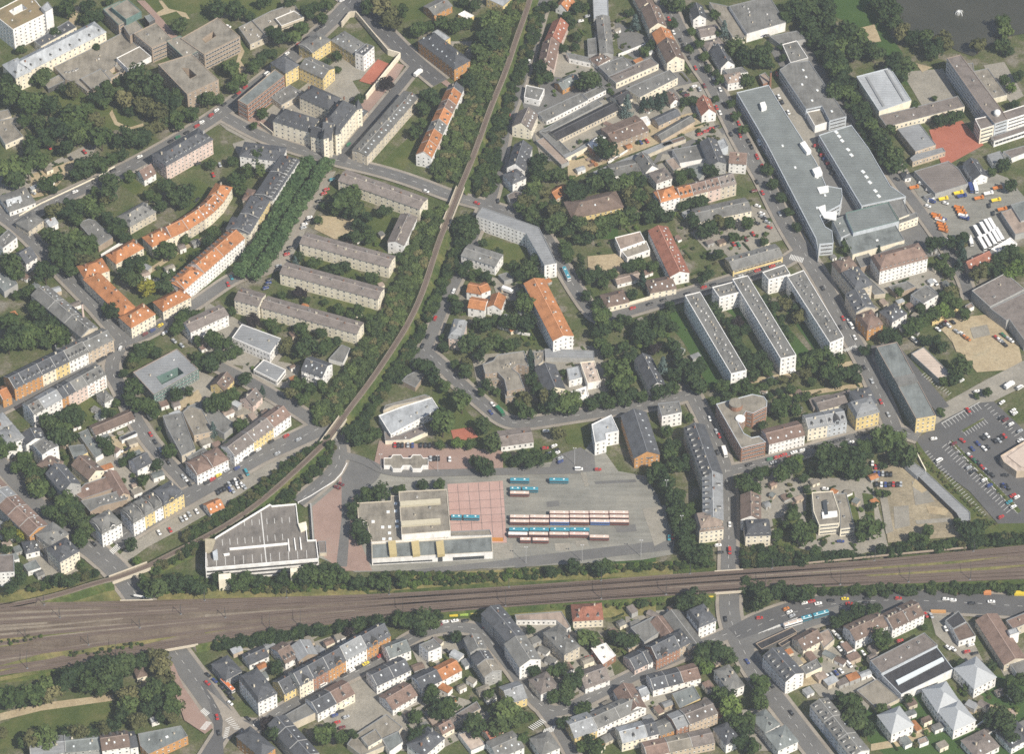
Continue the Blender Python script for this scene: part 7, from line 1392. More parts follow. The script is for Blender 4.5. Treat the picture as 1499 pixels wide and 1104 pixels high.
cars("in the yard between the factory halls", "1,-.35 672,672r 705,705g 718,740r 740,767b 765,802r 780,830k 800,872k /.45,.9 400,315w 425,355k 470,430w 385,150r 1012,610r")
cars("in the street beside the factory front", ".5,.9 240,750r 280,825r 200,685k 180,640k 255,655wV"); cars("at the works yard corner", "1,.4 1265,920k")
T(900, 210)
cars("in the car park behind the cream flats", "1,.3 1045,465w 1075,520w 1080,543s 1100,558k 1115,582s 1040,592k 1130,622r /.6,.8 870,745r 905,748g 960,710m 1012,670r")
cars("along the side street of the yellow office", "1,-.35 1150,908r 1095,922k 1042,938r 990,962k 920,980s 650,1062r 720,1042k")
cars("on the roof court of the grey warehouse", "1,-.3 605,118r 640,108k 675,90k 700,82r"); cars("at the curved row's corner", ".5,.8 1040,290k 1080,370r 1205,525s 1078,180r 1040,110r /1,-.2 1020,355m")
T(900, 420)
cars("in front of the arched gate", "1,-.3 530,60k 355,105k 255,135k 130,165r"); cars("beside the rounded brick block", ".4,.9 695,975w 742,1067s /1,-.3 1300,628w")
T(900, 630)
cars("in the straight tenement street", ".4,.9 765,50r 690,95k 750,172k /.05,.9 840,700w 840,895rV /1,-.1 755,852w 770,905k 1150,880w")
cars("in front of the brown roofed office", "1,-.35 980,262k 1130,222g 1185,208r 1235,190r 1310,172w 1370,158w 1470,128k 1160,247s 1280,215rV"); cars("at the yard edge under trees", "0,1 425,790r 397,798t")
T(1200, 420)
cars("on the street by the eastern slab", ".5,.85 170,240r 210,260w 232,297wV 150,307k 255,380w 325,600k 380,700s 445,850r 500,945s 20,20k")
cars("among the wrecks on the dirt lot", "1,.8 1290,380r 1312,397w 1340,360g 1332,408s 1400,402w 1378,388s 1355,432k 865,320w 882,298k 905,283k 925,270m 942,292w 975,268k 1000,335s 1040,352w 1060,375o 1085,390o")
cars("by the striped shed", ".8,.6 690,400wV /1,-.6 1035,695w")
T(600, 420)
cars("on the road beside the single track", ".4,-.9 185,240r 130,372k 92,442k 320,40w"); cars("at the road bend above the depot", ".7,.7 605,870w 590,930b")
T(600, 210)
cars("near the single track bridge", "1,.4 120,358w 490,445r /.1,.9 645,430k /.4,-.9 285,1020k")
T(1200, 210)
cars("in the works yard", "1,.3 790,467w 920,445w 820,432bV 905,560b 740,300w 795,350w /0,1 1240,462k 1270,520k /.6,.6 880,838w 940,715w 845,1030wV")
T(300, 840, 4.183)
cars("on the plaza street", ".78,.62 20,630k 60,665b 105,705k 145,740k 165,770k 155,803w 265,898k 15,680r /.2,.95 75,888r 85,985k")
cars("along the gabled street", "1,-.55 1075,512r 1040,532k 985,560y 945,583k 900,602w 850,630k 1125,488w 1195,450k 1225,430k 725,690wV 645,735w")
cars("in the courtyard car park", "1,-.4 830,853k 795,878b 865,888s 810,922r 840,953m")
T(600, 840, 4.183)
cars("at the bend below the railway", "1,-.2 180,322m 215,305w 275,298w 340,297k /.8,.5 465,343r"); cars("in the courts below the railway", "1,-.2 1095,522r /.8,.6 230,485k")
T(900, 840, 4.183)
cars("at the big road junction", "1,-.1 885,280r /.1,.9 678,287k /1,-.5 1048,225o 1068,245w 1085,267s /1,-.2 1160,188w 1205,178r 1245,192w"); cars("on the road past the white villa", ".62,.75 810,548b 960,695k 1080,862k")
T(1200, 840, 4.183)
cars("on the main road below the tracks", "1,0 68,173k 155,163y 180,192r 290,160k 285,187k 480,160r 770,165w 815,171w 930,190k 1050,180w")
cars("on the forecourt of the black roofed hall", ".5,.85 650,262r 682,266s 770,347w /1,-.3 490,420r 900,487r 925,445w 950,498k /.7,.6 785,462w 817,470w"); cars("in the builders yard", ".7,.8 90,372w 115,397s 145,440w 120,470w 150,502k 215,490w 217,527y 265,495w 180,567wV 50,640w 75,632s 100,618b 130,605w")
# far more than 300 cars: the nearest 300 as objects, place by place, and the farther ones as one object
pls = {}
for c in CARLIST: pls.setdefault(c[0], []).append(c)
order = sorted(pls, key=lambda k: -sum(c[4] + c[7] / c[5] for c in pls[k]) / len(pls[k])); keep = set(); n_ = 0
for k in order:
    m_ = sum(not c[2] for c in pls[k])
    if n_ + m_ <= 298: keep.add(k); n_ += m_
by = {}; FAR = []
for c in CARLIST:
    if c[0] in keep or c[2]: by.setdefault((c[0], c[1], c[2]), []).append(c)
    else: FAR.append(c)
for (pl, c, v), ls in by.items():
    ls.sort(key=lambda t: t[3] + t[6] / t[5]); noun = "van" if v else "car"
    for i, (_, _, _, ox, oy, s_, x, y, dx, dy) in enumerate(ls):
        T(ox, oy, s_); lab = f"{CN[c]} {noun} {pl}" if len(ls) == 1 else f"{(ORD[i] if i else 'first')} {CN[c]} {noun} from left {pl}"
        if len(lab.split()) > 16: print("LONG", lab)
        place("van" if v else ("sedan" if (int(x) + int(y)) % 3 == 0 else "car"), make_car, x, y, dx, dy, CC[c], lab, "vans" if v else "cars parked and driving")
def far_cars():
    V, Fc, M, mats = [], [], [], ["window_glass", "dark_metal", "tyre_rubber", "rim_metal"]
    for k in {c[1] for c in FAR}: mats.append("paint_" + CN[k]); flat("paint_" + CN[k], CC[k], .35, .5)
    for (_, c, _, ox, oy, s_, x, y, dx, dy) in FAR:
        T(ox, oy, s_); p = P(x, y, .6); q = P(x + dx * 10, y + dy * 10, .6); d = q - p; Mx = Matrix.Translation((p.x, p.y, ZCAR)) @ Matrix.Rotation(math.atan2(d.y, d.x), 4, 'Z')
        for me, off in ((CARS["car"][0], (0, 0, 0)), (CARS["car"][1], (0, 0, 0))) + tuple((WHEEL, (a, b_, .32)) for a in (-1.33, 1.33) for b_ in (-.78, .78)):
            o = len(V); V += [Mx @ (v.co + Vector(off)) for v in me.vertices]
            for f in me.polygons:
                Fc.append([o + i for i in f.vertices]); nm = me.materials[f.material_index].name; M.append(mats.index("paint_" + CN[c] if nm == "car_paint" else nm))
    tag(ob("distant_cars", mesh("distant_cars", V, Fc, mats, M)), kind="stuff")
far_cars()
print("cars", n_, len(FAR))
# ------------------------------------------------------------- buses, coaches and lorries
def bus_body(b, x0, x1, h0, h1): loft(b, [rrect(x0, x1, 1.25, h0, .2), rrect(x0, x1, 1.27, 1.0, .22), rrect(x0, x1, 1.25, h1 - .1, .22), rrect(x0 + .12, x1 - .12, 1.12, h1, .25)], 0)
def make_bus(kind):
    art = kind == "articulated_bus"; L = 17.5 if art else 11.9; o = thing(kind, None, "bus", (0, 0, 0)); h = L / 2
    secs = [(-h, h)] if not art else [(-h, -h + 6.6), (-h + 7.6, h)]
    for i, (a, c) in enumerate(secs):
        pre = "" if not art else ("rear_", "front_")[i]
        b = MB(); bus_body(b, a, c, .35, 2.95); ob(pre + "body", b.me(pre + "body", ["car_paint"]), o)
        b = MB(); b.box(a + .2, -1.285, 1.35, c - .2, 1.285, 2.35); b.box(c - .3 if i == len(secs) - 1 else a - .02, -1.05, 1.2, c + .02 if i == len(secs) - 1 else a + .2, 1.05, 2.5); ob("window", b.me("window", ["window_glass"]), o)
        b = MB(); loft(b, [rrect(a + .1, c - .1, 1.16, 2.93, .25), rrect(a + .25, c - .25, 1.02, 3.04, .3)], 0); r = ob(pre + "roof", b.me(pre + "roof", ["car_paint"]), o)
        for x in (a + (c - a) * .25, a + (c - a) * .75): b = MB(); b.box(x - .5, -.4, 3.03, x + .5, .4, 3.15); ob("hatch", b.me("hatch", ["white_paint"]), o)
    if art:
        b = MB()
        for k in range(5): b.box(-h + 6.6 + k * .2, -1.12, .6, -h + 6.72 + k * .2, 1.12, 2.85)
        ob("bellows", b.me("bellows", ["dark_metal"]), o)
    for x in ((-h + 2.9, h - 2.6) if not art else (-h + 4.6, -h + 10.3, h - 2.6)):
        for y in (-1.08, 1.08): ob("wheel", BWHEEL, o, (x, y, .5))
    return o
TEAL, CREAM, RED, PINK = (.05, .25, .33), (.60, .50, .43), (.19, .065, .055), (.62, .46, .41)
T(600, 630)
def buses(pl, s, y, kind="bus"):
    cnt = {}
    for w_ in s.split():
        x = float(w_.rstrip("tcpbr")); k = w_[-1]; cnt[k] = cnt.get(k, 0) + 1; nm = dict(t="teal", c="cream", p="pink", b="blue striped cream", r="white")[k]
        lab = f"{(ORD[cnt[k] - 1] + ' ') if cnt[k] > 1 else 'first '}{nm} {'articulated ' if kind != 'bus' else ''}bus from left {pl}"
        place(kind, make_bus, x, y - 6, 1, .018, dict(t=(.05, .2, .27), c=RED, p=RED, b=(.08, .16, .42), r=RED)[k], lab, "buses in the depot yard", 2.6, dict(t=TEAL, c=CREAM, p=PINK, b=CREAM, r=(.75, .72, .68))[k])
buses("in the top pair of the yard", "803t 1090t", 378); buses("in the short double row", "835t", 443, "articulated_bus"); buses("in the short double row", "802c", 474); buses("beside the depot hall", "405t", 648, "articulated_bus")
buses("in the upper line of the long block", "1092c 1237c 1382c 1528c", 618); buses("in the second line of the long block", "802c 948c 1094c 1239c 1384c 1530c", 648); buses("in the third line of the long block", "802c 946c 1094b 1240c 1390b 1532c", 682)
buses("in the teal line", "797t 945t 1097t 1242t", 742); buses("in the line under the teal buses", "790r 940c 1090c 1237p", 774); buses("at the right end of the line under the teal buses", "1385c", 795); buses("at the front of the yard", "910c", 815, "articulated_bus")
def make_coach(kind):
    o = make_bus("bus"); o.name = "coach"; return o
def make_truck(kind):
    o = thing("lorry", None, "lorry", (0, 0, 0)); b = MB(); loft(b, [rrect(2.1, 3.9, 1.15, .5, .12), rrect(2.1, 3.9, 1.15, 1.5, .12), rrect(2.15, 3.6, 1.08, 2.6, .12)], 0); ob("cab", b.me("cab", ["car_paint"]), o)
    b = MB(); b.face([(3.92, -1, 1.5), (3.92, 1, 1.5), (3.64, .95, 2.45), (3.64, -.95, 2.45)]); ob("windscreen", b.me("windscreen", ["window_glass"]), o)
    b = MB(); b.box(-3.8, -.45, .6, 2.2, .45, .95); ob("chassis", b.me("chassis", ["dark_metal"]), o)
    b = MB()
    if kind == "box_lorry": b.box(-3.9, -1.22, .96, 2.0, 1.22, 3.3); ob("cargo_box", b.me("cargo_box", ["car_paint"]), o)
    else: b.box(-3.9, -1.2, .96, 1.95, 1.2, 1.15); b.box(-3.9, -1.2, 1.15, 1.95, -1.1, 1.9); b.box(-3.9, 1.1, 1.15, 1.95, 1.2, 1.9); b.box(-3.9, -1.1, 1.15, -3.8, 1.1, 1.9); b.box(1.8, -1.1, 1.15, 1.95, 1.1, 2.2); ob("load", b.me("load", ["car_paint"]), o)
    for x in (-2.7, 3.0):
        for y in (-.95, .95): ob("wheel", BWHEEL, o, (x, y, .5))
    return o
def trucks(kind, pl, s, dx, dy, group, roof=None):
    cnt = {}
    for w_ in s.split():
        xy = w_.rstrip("rbkwsgotym"); k = w_[-1]; x, y = (float(q) for q in xy.split(',')); cnt[k] = cnt.get(k, 0) + 1
        lab = f"{(ORD[cnt[k] - 1] + ' ') if cnt[k] > 1 else 'first '}{CN[k]} {dict(box_lorry='box lorry', tipper='tipper lorry', coach='coach')[kind]} from left {pl}"
        place(kind, make_coach if kind == "coach" else make_truck, x, y, dx, dy, CC[k] if kind != "coach" else (.7, .7, .7), lab, group, 2.0, roof or CC[k])
T(1200, 210)
trucks("coach", "in the upper coach rank", "1155,655w 1200,632w 1232,612w 1262,602s", .5, .85, "white coaches in rank", (.8, .8, .8)); trucks("coach", "in the lower coach rank", "1187,738w 1222,722w 1257,705w 1285,685w 1312,672w", .5, .85, "white coaches in rank", (.8, .8, .8))
trucks("box_lorry", "beside the coach rank", "1103,720w", .35, .9, "lorries"); trucks("tipper", "in the central works rank", "1018,470o 1030,492o 1042,512o 1060,545b 1050,530w", 1, .25, "works yard lorries"); trucks("tipper", "along the works yard fence", "850,525o 862,545o 890,590o 900,612o 905,635o 880,560w", 1, .3, "works yard lorries")
trucks("tipper", "around the old sawtooth depot", "690,322o 905,405y 1015,362y 1040,385b 1165,400o 1300,325o 1290,415y 1335,482o 1235,365w", 1, -.2, "works yard lorries"); trucks("box_lorry", "by the dark roofed yard house", "1140,332w 1105,330b", .3, .9, "lorries")
T(900, 630); trucks("box_lorry", "parked beside the rounded brick block", "803,165w", .3, .9, "lorries")
T(600, 420); trucks("box_lorry", "at the bend above the depot", "660,915g", .7, .72, "lorries"); trucks("box_lorry", "in the court of the orange houses", "715,30w", 1, .35, "lorries")
T(600, 210); trucks("coach", "beside the orange slab", "1145,960t", .42, .9, "lone buses", TEAL)
T(600, 0); trucks("box_lorry", "on the red footpath road", "62,537w", 1, -.85, "lorries")
T(1300, 560, 6.9); trucks("box_lorry", "on the pale access road", "1225,35w", 1, -.65, "lorries")
T(300, 840, 4.183); trucks("coach", "at the plaza kerb", "140,692o", .72, .72, "lone buses", (.55, .16, .05))
T(900, 840, 4.183)
o = place("articulated_bus", make_bus, 1225, 262, 1, -.28, (.05, .2, .27), "teal articulated bus at the road junction stop", "lone buses", 2.4, TEAL); trucks("coach", "at the junction bus shelter", "1090,312y", 1, -.3, "lone buses", CREAM)
# ============================================================= walls, masts, lamps and other small things
def wall(label, pts, h, col, th=.3, z=0, cat="wall", nm="garden_wall"):
    w = [P(pts[i], pts[i + 1], z) for i in range(0, len(pts), 2)]; b = MB()
    for a, c in zip(w, w[1:]):
        d = (c - a).normalized(); n = Vector((-d.y, d.x, 0)) * th / 2; pl = [a - n, c - n, c + n, a + n]; b.prism([(p.x, p.y) for p in pl], z, z + h)
    b2 = MB()
    for a, c in zip(w, w[1:]):
        d = (c - a).normalized(); n = Vector((-d.y, d.x, 0)) * (th / 2 + .06); pl = [a - n, c - n, c + n, a + n]; b2.prism([(p.x, p.y) for p in pl], z + h, z + h + .12)
    o = thing(nm, label, cat, (w[0].x, w[0].y, z)); reg(label, w[0])
    for nm2, bb, m in (("wall_body", b, "render_wall"), ("coping", b2, "trim_paint")):
        bb.v = [(x - o.location.x, y - o.location.y, q - z) for x, y, q in bb.v]; ob(nm2, bb.me(nm2, [m]), o, col=WC[col])
FULL()
wall("prison perimeter wall beside the red court", (568, 80, 586, 85, 536, 147), 5, 'c', .6); wall("prison perimeter wall towards the school road", (500, 40, 512, 25, 521, 24, 568, 80), 5, 'e', .6)
wall("tall courthouse yard wall", (381, 185, 400, 200), 4, 'e', .5); wall("yellow wall behind the dirt lot", (1364, 477, 1402, 456), 3, 'y', .5); wall("long pale park wall beside the main road", (28, 318, 60, 300, 145, 260, 168, 246), 1.8, 'c')
wall("white yard wall by the orange roofed range", (148, 377, 180, 357), 2.5, 'w', .5); wall("white long wall along the sloping timber yard", (890, 240, 925, 218), 2, 'w'); wall("white edged wall above the cream row gardens", (905, 83, 948, 66), 2.4, 'w', .5)
wall("pale wall beside the graffiti shed", (1340, 663, 1355, 692), 2.2, 'c', .5); wall("white low wall along the depot bank", (436, 738, 455, 728, 490, 706, 500, 695, 508, 680), 1.2, 'w'); wall("grey retaining wall of the parking garage drive", (455, 742, 459, 800), 3, 'g', .6)
wall("pale wall line along northern railway edge", (1180, 826, 1260, 818, 1330, 811, 1415, 803), 1.0, 'k', .5, 4.0); wall("short white wall at the underpass corner", (196, 873, 222, 877), 1.1, 'w', .4, 4.1); wall("white arch gate wall between the brown villas", (920, 448, 955, 438), 3, 'c', .5)
wall("white garden wall below the orange slab", (728, 480, 750, 487, 762, 490, 776, 492), 2, 'w', .4); wall("pale pointed wall by the lower villas", (1425, 1068, 1448, 1052), 1.5, 'w', .4); wall("white edged tan wall in the courtyard workshop", (510, 1090, 548, 1068, 558, 1078), 1.5, 'w', .4)
wall("cream courtyard wall at the dirt court", (20, 770, 62, 815), 1.8, 'w', .4); wall("pale fence wall beside the concrete ramp", (1245, 1004, 1250, 990, 1274, 990, 1282, 998), 1.0, 'w', .5)
# overhead line masts
def mast(x, y, label, z=ZR, arm=6.0, side=1):
    p = P(x, y, z); o = thing("overhead_line_mast", label, "mast", (p.x, p.y, z), 0, "overhead line masts along the railway"); b = MB(); b.tube((0, 0, 0), (0, 0, 9.5), .2, 6, 0, .13); ob("post", b.me("post", ["dark_metal"]), o)
    b = MB(); b.tube((0, 0, 8.6), (0, -arm * side, 8.9), .1, 5); b.tube((0, 0, 7.0), (0, -arm * side * .7, 8.8), .07, 5); ob("bracket", b.me("bracket", ["dark_metal"]), o); b = MB(); b.prism([(-.5, -.5), (.5, -.5), (.5, .5), (-.5, .5)], -.3, .35); ob("footing", b.me("footing", ["gravel_roof"]), o, col=RC['z'])
def yat(l, x):
    for (x0, y0), (x1, y1) in zip(l, l[1:]):
        if x0 <= x <= x1: return y0 + (y1 - y0) * (x - x0) / (x1 - x0)
for nm, l, f, side, xs in (("northern", MT, .03, 1, (65, 300, 420, 570, 745, 880, 1010, 1130, 1280, 1425)), ("southern", MBm, -.03, -1, (40, 170, 395, 440, 590, 740, 880, 975, 1120, 1230, 1330, 1420))):
    for i, x in enumerate(xs):
        t, bo = yat(MT, x), yat(MBm, x); y = t + (bo - t) * (.04 if side == 1 else .95)
        mast(x, y, f"{ORD[i] if i else 'first'} lattice mast from left along {nm} railway edge", ZR, 7.0, side)
for i, (x, y) in enumerate(((38, 935), (88, 905), (130, 945), (205, 920), (265, 900), (330, 905))): mast(x, y, f"{ORD[i] if i else 'first'} lattice mast from left in the middle of the tracks", ZR, 4.0, 1)
# lamps
def lamp(x, y, label, h=15, heads=2):
    p = P(x, y, 0); o = thing("yard_lamp", label, "lamp", (p.x, p.y, 0), 0, "tall lamps of the bus depot"); b = MB(); b.tube((0, 0, 0), (0, 0, h), .16, 7, 0, .09); ob("pole", b.me("pole", ["light_metal"]), o)
    for s in (-1, 1)[:heads]: b = MB(); b.box(-.35 + s * .7, -.3, h - .05, .35 + s * .7, .3, h + .2); ob("lamp_head", b.me("lamp_head", ["light_metal"]), o)
for x, y, l in ((841, 681, "tall lamp beside the white van in the bus yard"), (770, 826, "tall lamp at the front edge of the bus yard"), (641, 692, "tall lamp by the depot hedge"), (938, 816, "tall lamp in the lower corner of the bus yard"), (852, 823, "tall lamp near the front articulated bus"), (975, 728, "tall lamp among trees on the yard edge"), (997, 780, "tall lamp under the yard edge trees"), (558, 690, "tall lamp at the white depot kiosk")): lamp(x, y, l)
# pond fountain
p = P(1404, 20, .5); o = thing("fountain", "white splashing fountain in the dark pond", "fountain", (p.x, p.y, .5)); rng = random.Random(4)
b = MB(); b.prism([(math.cos(k * .524) * .9, math.sin(k * .524) * .9) for k in range(12)], 0, .3); ob("base", b.me("base", ["dark_metal"]), o)
for k in range(13):
    a = k * .4833; r = rng.uniform(1.2, 3.6); b = MB(); q = (0, 0, .3)
    for i in range(1, 7): t = i / 6; e = (math.cos(a) * r * t, math.sin(a) * r * t, .3 + 4 * rng.uniform(2.2, 2.6) * .5 * t * (1 - t) * 2); b.tube(q, e, .16, 5, 0, .2); q = e
    ob("water_jet", b.me("water_jet", ["fountain_foam"]), o)
# tall chimney in the tenement yard
p = P(124, 484, 0); o = thing("brick_chimney_stack", "slender brick chimney stack behind the stone corner building", "chimney", (p.x, p.y, 0)); b = MB(); b.tube((0, 0, 0), (0, 0, 24), .95, 10, 0, .6); ob("shaft", b.me("shaft", ["brick_wall"]), o, col=WC['p']); b = MB(); b.tube((0, 0, 24), (0, 0, 24.7), .8, 10); ob("cap", b.me("cap", ["dark_metal"]), o)
p = P(1127, 128, 0); o = thing("brick_chimney_stack", "short red brick chimney at the factory corner", "chimney", (p.x, p.y, 0)); b = MB(); b.tube((0, 0, 0), (0, 0, 14), .9, 10, 0, .7); ob("shaft", b.me("shaft", ["brick_wall"]), o, col=WC['b']); b = MB(); b.tube((0, 0, 14), (0, 0, 14.5), .85, 10); ob("cap", b.me("cap", ["dark_metal"]), o)
# radar dome on the school slab
p = P(1459.5, 165.5, 16.5); me = bpy.data.meshes.new("dome"); bmx = bmesh.new(); bmesh.ops.create_uvsphere(bmx, u_segments=16, v_segments=10, radius=2.4); bmx.to_mesh(me); bmx.free(); me.materials.append(MATS["white_paint"])
for f in me.polygons: f.use_smooth = True
o = thing("observatory_dome", "white dome on the corner of the tall school slab", "dome", (p.x, p.y, 14.8)); ob("dome", me, o, (0, 0, 2.2)); b = MB(); b.prism([(math.cos(k * .524) * 1.8, math.sin(k * .524) * 1.8) for k in range(12)], 0, .9); ob("drum", b.me("drum", ["white_paint"]), o)
# containers and stacks
def crate(x, y, label, sx, sy, sz, col, dx, dy, cat="container", nm="container", z=.35):
    p = P(x, y, z); q = P(x + dx * 5, y + dy * 5, z); d = q - p; o = thing(nm, label, cat, (p.x, p.y, z), math.atan2(d.y, d.x)); b = MB(); b.box(-sx / 2, -sy / 2, 0, sx / 2, sy / 2, sz)
    for i in range(int(sx / .6)): b.box(-sx / 2 + .1 + i * .6, -sy / 2 - .05, .05, -sx / 2 + .35 + i * .6, sy / 2 + .05, sz - .05)
    ob("body", b.me("body", ["car_paint"]), o, col=col); b = MB(); b.box(-sx / 2 - .04, -sy / 2 - .08, sz, sx / 2 + .04, sy / 2 + .08, sz + .1); ob("lid", b.me("lid", ["car_paint"]), o, col=tuple(c * .9 for c in col))
T(600, 840, 4.183)
crate(268, 262, "left yellow container beside the railway bend", 5, 2.2, 1.8, CC['y'], 1, -.05); crate(332, 257, "lime green container beside the railway bend", 5, 2.2, 1.8, (.35, .5, .1), 1, -.05); crate(392, 250, "right yellow container beside the railway bend", 4, 2, 1.8, (.6, .5, .15), 1, -.05)
T(900, 840, 4.183); crate(578, 150, "yellow container under the trees at the underpass", 4.5, 2.5, 2.4, CC['y'], 1, -.1)
T(1200, 840, 4.183); crate(825, 122, "left orange container in the railway bushes", 4.5, 2.2, 2.4, (.6, .25, .1), 1, 0); crate(1025, 128, "right orange container in the railway bushes", 4.5, 2.2, 2.4, (.6, .25, .1), 1, 0); crate(1230, 132, "bright yellow container at the right road edge", 8, 2.4, 2.4, CC['y'], 1, 0); crate(725, 240, "long orange site container at the forecourt gate", 9, 1.6, 1.6, (.55, .3, .12), 1, .02)
T(600, 630); crate(640, 806, "orange skip in front of the depot workshop", 7, 2, 1.2, (.5, .22, .05), 1, .02)
rng = random.Random(9); T(750, 130)
for i, (x, y, c) in enumerate(((560, 520, 'x'), (590, 540, 'o'), (610, 560, 'o'), (580, 560, 'q'), (650, 525, 't'), (680, 520, 'x'), (720, 515, 't'), (750, 510, 'x'), (540, 500, 'y'), (450, 510, 'g'))):
    crate(x, y, f"{ORD[i] if i else 'first'} stack of building material from left in the sandy yard", rng.uniform(2.5, 4.5), 1.8, rng.uniform(1, 2), tuple(v * .9 for v in RC[c]), 1, -.4, "stack", "material_stack")
# ============================================================= garden sheds, shrubs and hedges between the houses
FULL()
ROADL = [(w_, r) for w_, r, m_, n_, z_ in ROADS if r]
RPTS = [(p.x, p.y, r) for w_, r in ROADL for a, c in zip(w_, w_[1:]) for p in (a, a.lerp(c, .5))]
FB = [(min(p[0] for p in f), max(p[0] for p in f), min(p[1] for p in f), max(p[1] for p in f), f) for f in FOOT]
def free(x, y, m):
    for x0, x1, y0, y1, f in FB:
        if x0 - m < x < x1 + m and y0 - m < y < y1 + m:
            if any(inside((x + a * m, y + b_ * m), f) for a, b_ in ((0, 0), (1, 0), (-1, 0), (0, 1), (0, -1), (.7, .7), (-.7, .7), (.7, -.7), (-.7, -.7))): return False
    return all((x - a) ** 2 + (y - b_) ** 2 > (r + m) ** 2 for a, b_, r in RPTS)
BLOCKS = [(60, 600, 150, 600, 190, 640, 250, 700, 170, 770, 110, 720), (0, 770, 60, 790, 60, 850, 0, 850), (210, 590, 420, 600, 300, 680, 250, 660), (345, 958, 440, 940, 560, 925, 560, 940, 480, 965, 380, 1000), (590, 930, 740, 960, 780, 1040, 640, 1100, 560, 1060), (770, 905, 1040, 893, 1035, 930, 900, 990, 800, 1010), (840, 1040, 1060, 960, 1060, 1100, 850, 1100), (1090, 940, 1280, 900, 1290, 1000, 1180, 1020), (20, 360, 110, 420, 150, 480, 20, 520), (200, 340, 330, 300, 320, 400, 200, 430), (440, 360, 590, 330, 560, 430, 500, 500, 420, 500), (640, 420, 800, 410, 880, 560, 720, 580), (790, 0, 980, 0, 1060, 230, 950, 280, 760, 260), (860, 320, 1140, 290, 1140, 380, 900, 450), (880, 470, 1000, 470, 1040, 570, 890, 590), (1180, 480, 1330, 420, 1350, 500, 1260, 480), (1200, 380, 1420, 360, 1420, 430, 1260, 440), (1110, 560, 1290, 560, 1260, 620, 1130, 620), (270, 520, 460, 440, 460, 580, 400, 590), (0, 180, 120, 200, 60, 300, 0, 300), (1290, 1000, 1499, 1000, 1499, 1104, 1300, 1104), (1120, 700, 1290, 700, 1270, 800, 1120, 800)]
rng = random.Random(77); n = 0; SH = []
for bi, pts in enumerate(BLOCKS):
    pg = [(pts[i], pts[i + 1]) for i in range(0, len(pts), 2)]; x0, x1, y0, y1 = min(p[0] for p in pg), max(p[0] for p in pg), min(p[1] for p in pg), max(p[1] for p in pg); k = 0; t = 0
    while k < (7 if y0 < 580 else 16) and t < 260:
        t += 1; q = (rng.uniform(x0, x1), rng.uniform(y0, y1))
        if not inside(q, pg): continue
        g = P(*q, 0)
        if not free(g.x, g.y, 3.6): continue
        FB.append((g.x - 3, g.x + 3, g.y - 3, g.y + 3, [(g.x - 3, g.y - 3), (g.x + 3, g.y - 3), (g.x + 3, g.y + 3), (g.x - 3, g.y + 3)])); k += 1; SH.append((g.x, g.y, q[0], rng.choice("gkzlbqxmno"), rng.choice("wcegtw"), rng.choice((.45, .55, -.6, -1.05, .5))))
WORD = dict(g="grey", k="tan", z="metal", l="pale", b="brown", q="russet", x="beige", m="dun", n="green", o="orange")
by = {}
for s_ in SH: by.setdefault((s_[3], near(s_[0], s_[1])), []).append(s_)
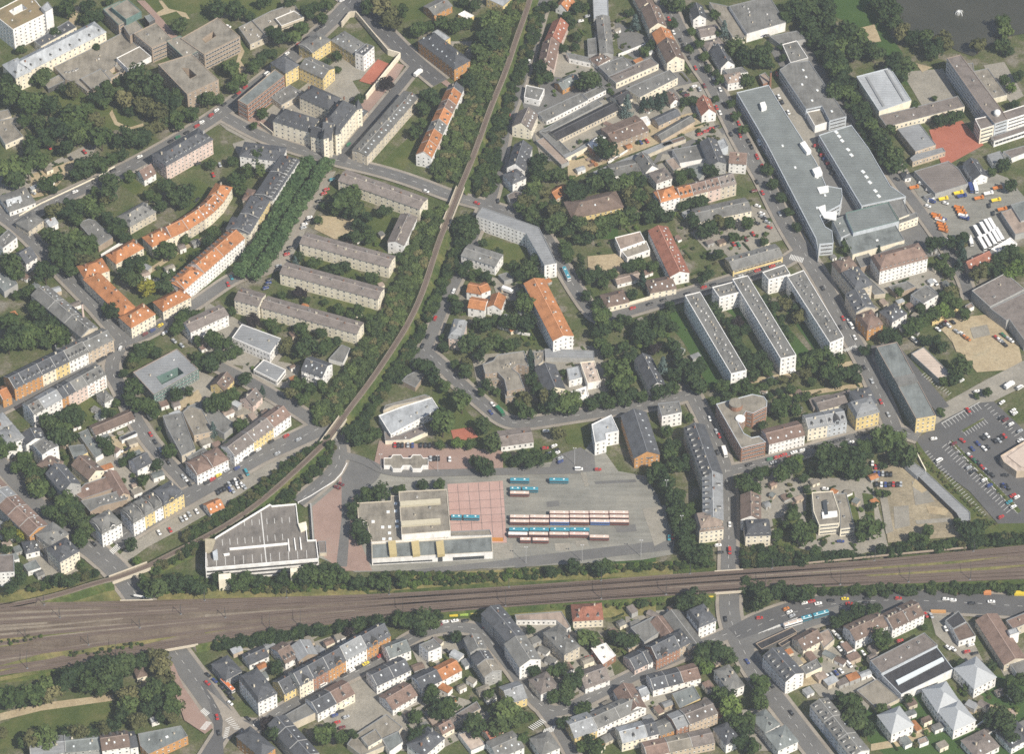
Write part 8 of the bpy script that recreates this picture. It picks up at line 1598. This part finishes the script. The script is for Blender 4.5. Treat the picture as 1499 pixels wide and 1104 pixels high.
for (rc, lab), ls in by.items():
    ls.sort(key=lambda t: t[2])
    for i, (x, y, _, _, wc, rot) in enumerate(ls):
        big = y < -150 or x < -150; L, D, h = rng.uniform(3, 6.2) + 1.4 * big, rng.uniform(2.6, 4.4) + .9 * big, rng.uniform(2.2, 3.0) + big * rng.uniform(0, 1.6); t = f"{WORD[rc]} shed by {lab}" if len(ls) == 1 else f"{ORD[i] if i else 'first'} {WORD[rc]} shed from left by {lab}"
        if len(t.split()) < 4 or len(t.split()) > 16: print("LABEL", t)
        o = thing("garden_shed", t, "shed", (x, y, .3), rot, "garden sheds and outbuildings"); b = MB(); b.box(-L / 2, -D / 2, 0, L / 2, D / 2, h); ob("wall", b.me("wall", ["render_wall"]), o, col=WC[wc])
        b = MB(); p_ = rng.random() < .4; r = .9 if p_ else 0
        if p_: b.face([(-L / 2 - .2, -D / 2 - .2, h), (L / 2 + .2, -D / 2 - .2, h), (L / 2 + .2, 0, h + r), (-L / 2 - .2, 0, h + r)]); b.face([(L / 2 + .2, D / 2 + .2, h), (-L / 2 - .2, D / 2 + .2, h), (-L / 2 - .2, 0, h + r), (L / 2 + .2, 0, h + r)]); b.face([(L / 2 + .2, -D / 2 - .2, h), (L / 2 + .2, D / 2 + .2, h), (L / 2 + .2, 0, h + r)]); b.face([(-L / 2 - .2, D / 2 + .2, h), (-L / 2 - .2, -D / 2 - .2, h), (-L / 2 - .2, 0, h + r)])
        else: b.box(-L / 2 - .15, -D / 2 - .15, h, L / 2 + .15, D / 2 + .15, h + .18)
        ob("roof", b.me("roof", ["gravel_roof"]), o, col=RC[rc])
        b = MB(); b.box(-.45, -D / 2 - .04, 0, .45, -D / 2 + .02, 1.95); ob("door", b.me("door", ["trim_paint"]), o, col=(.2, .17, .14))
items = []
for pts in BLOCKS:
    pg = [(pts[i], pts[i + 1]) for i in range(0, len(pts), 2)]; x0, x1, y0, y1 = min(p[0] for p in pg), max(p[0] for p in pg), min(p[1] for p in pg), max(p[1] for p in pg)
    for _ in range(int((x1 - x0) * (y1 - y0) / 210)):
        q = (rng.uniform(x0, x1), rng.uniform(y0, y1))
        if not inside(q, pg): continue
        g = P(*q, 0); R = rng.choice((.8, 1.1, 1.5, 2.0))
        if not free(g.x, g.y, R): continue
        k = rng.choice("nndyb")
        if rng.random() < .35:       # a run of hedge
            a = rng.choice((.5, -1.05)); m_ = rng.randrange(4, 10)
            for j in range(m_):
                hx, hy = g.x + math.cos(a) * j * 1.1, g.y + math.sin(a) * j * 1.1
                if free(hx, hy, .8): items.append((hx, hy, .85, .8, k))
        else: items.append((g.x, g.y, R, R * .8, k))
print("shrubs", len(items), "sheds", len(SH))
merged("garden_shrubs", items)
# ============================================================= the air: one even haze box round the camera and the place
def haze(density, col):
    m = bpy.data.materials.new("haze_air"); m.use_nodes = True; t = m.node_tree; t.nodes.clear(); o = t.nodes.new("ShaderNodeOutputMaterial"); v = t.nodes.new("ShaderNodeVolumePrincipled")
    v.inputs["Color"].default_value = (*col, 1); v.inputs["Density"].default_value = density; v.inputs["Anisotropy"].default_value = .2; t.links.new(v.outputs[0], o.inputs["Volume"]); MATS["haze_air"] = m
    b = MB(); b.box(-1700, -2100, -1.5, 1700, 2700, 1900); ob_ = tag(ob("haze", b.me("haze", ["haze_air"])), kind="stuff")
haze(0.00006, (.86, .92, 1.0))
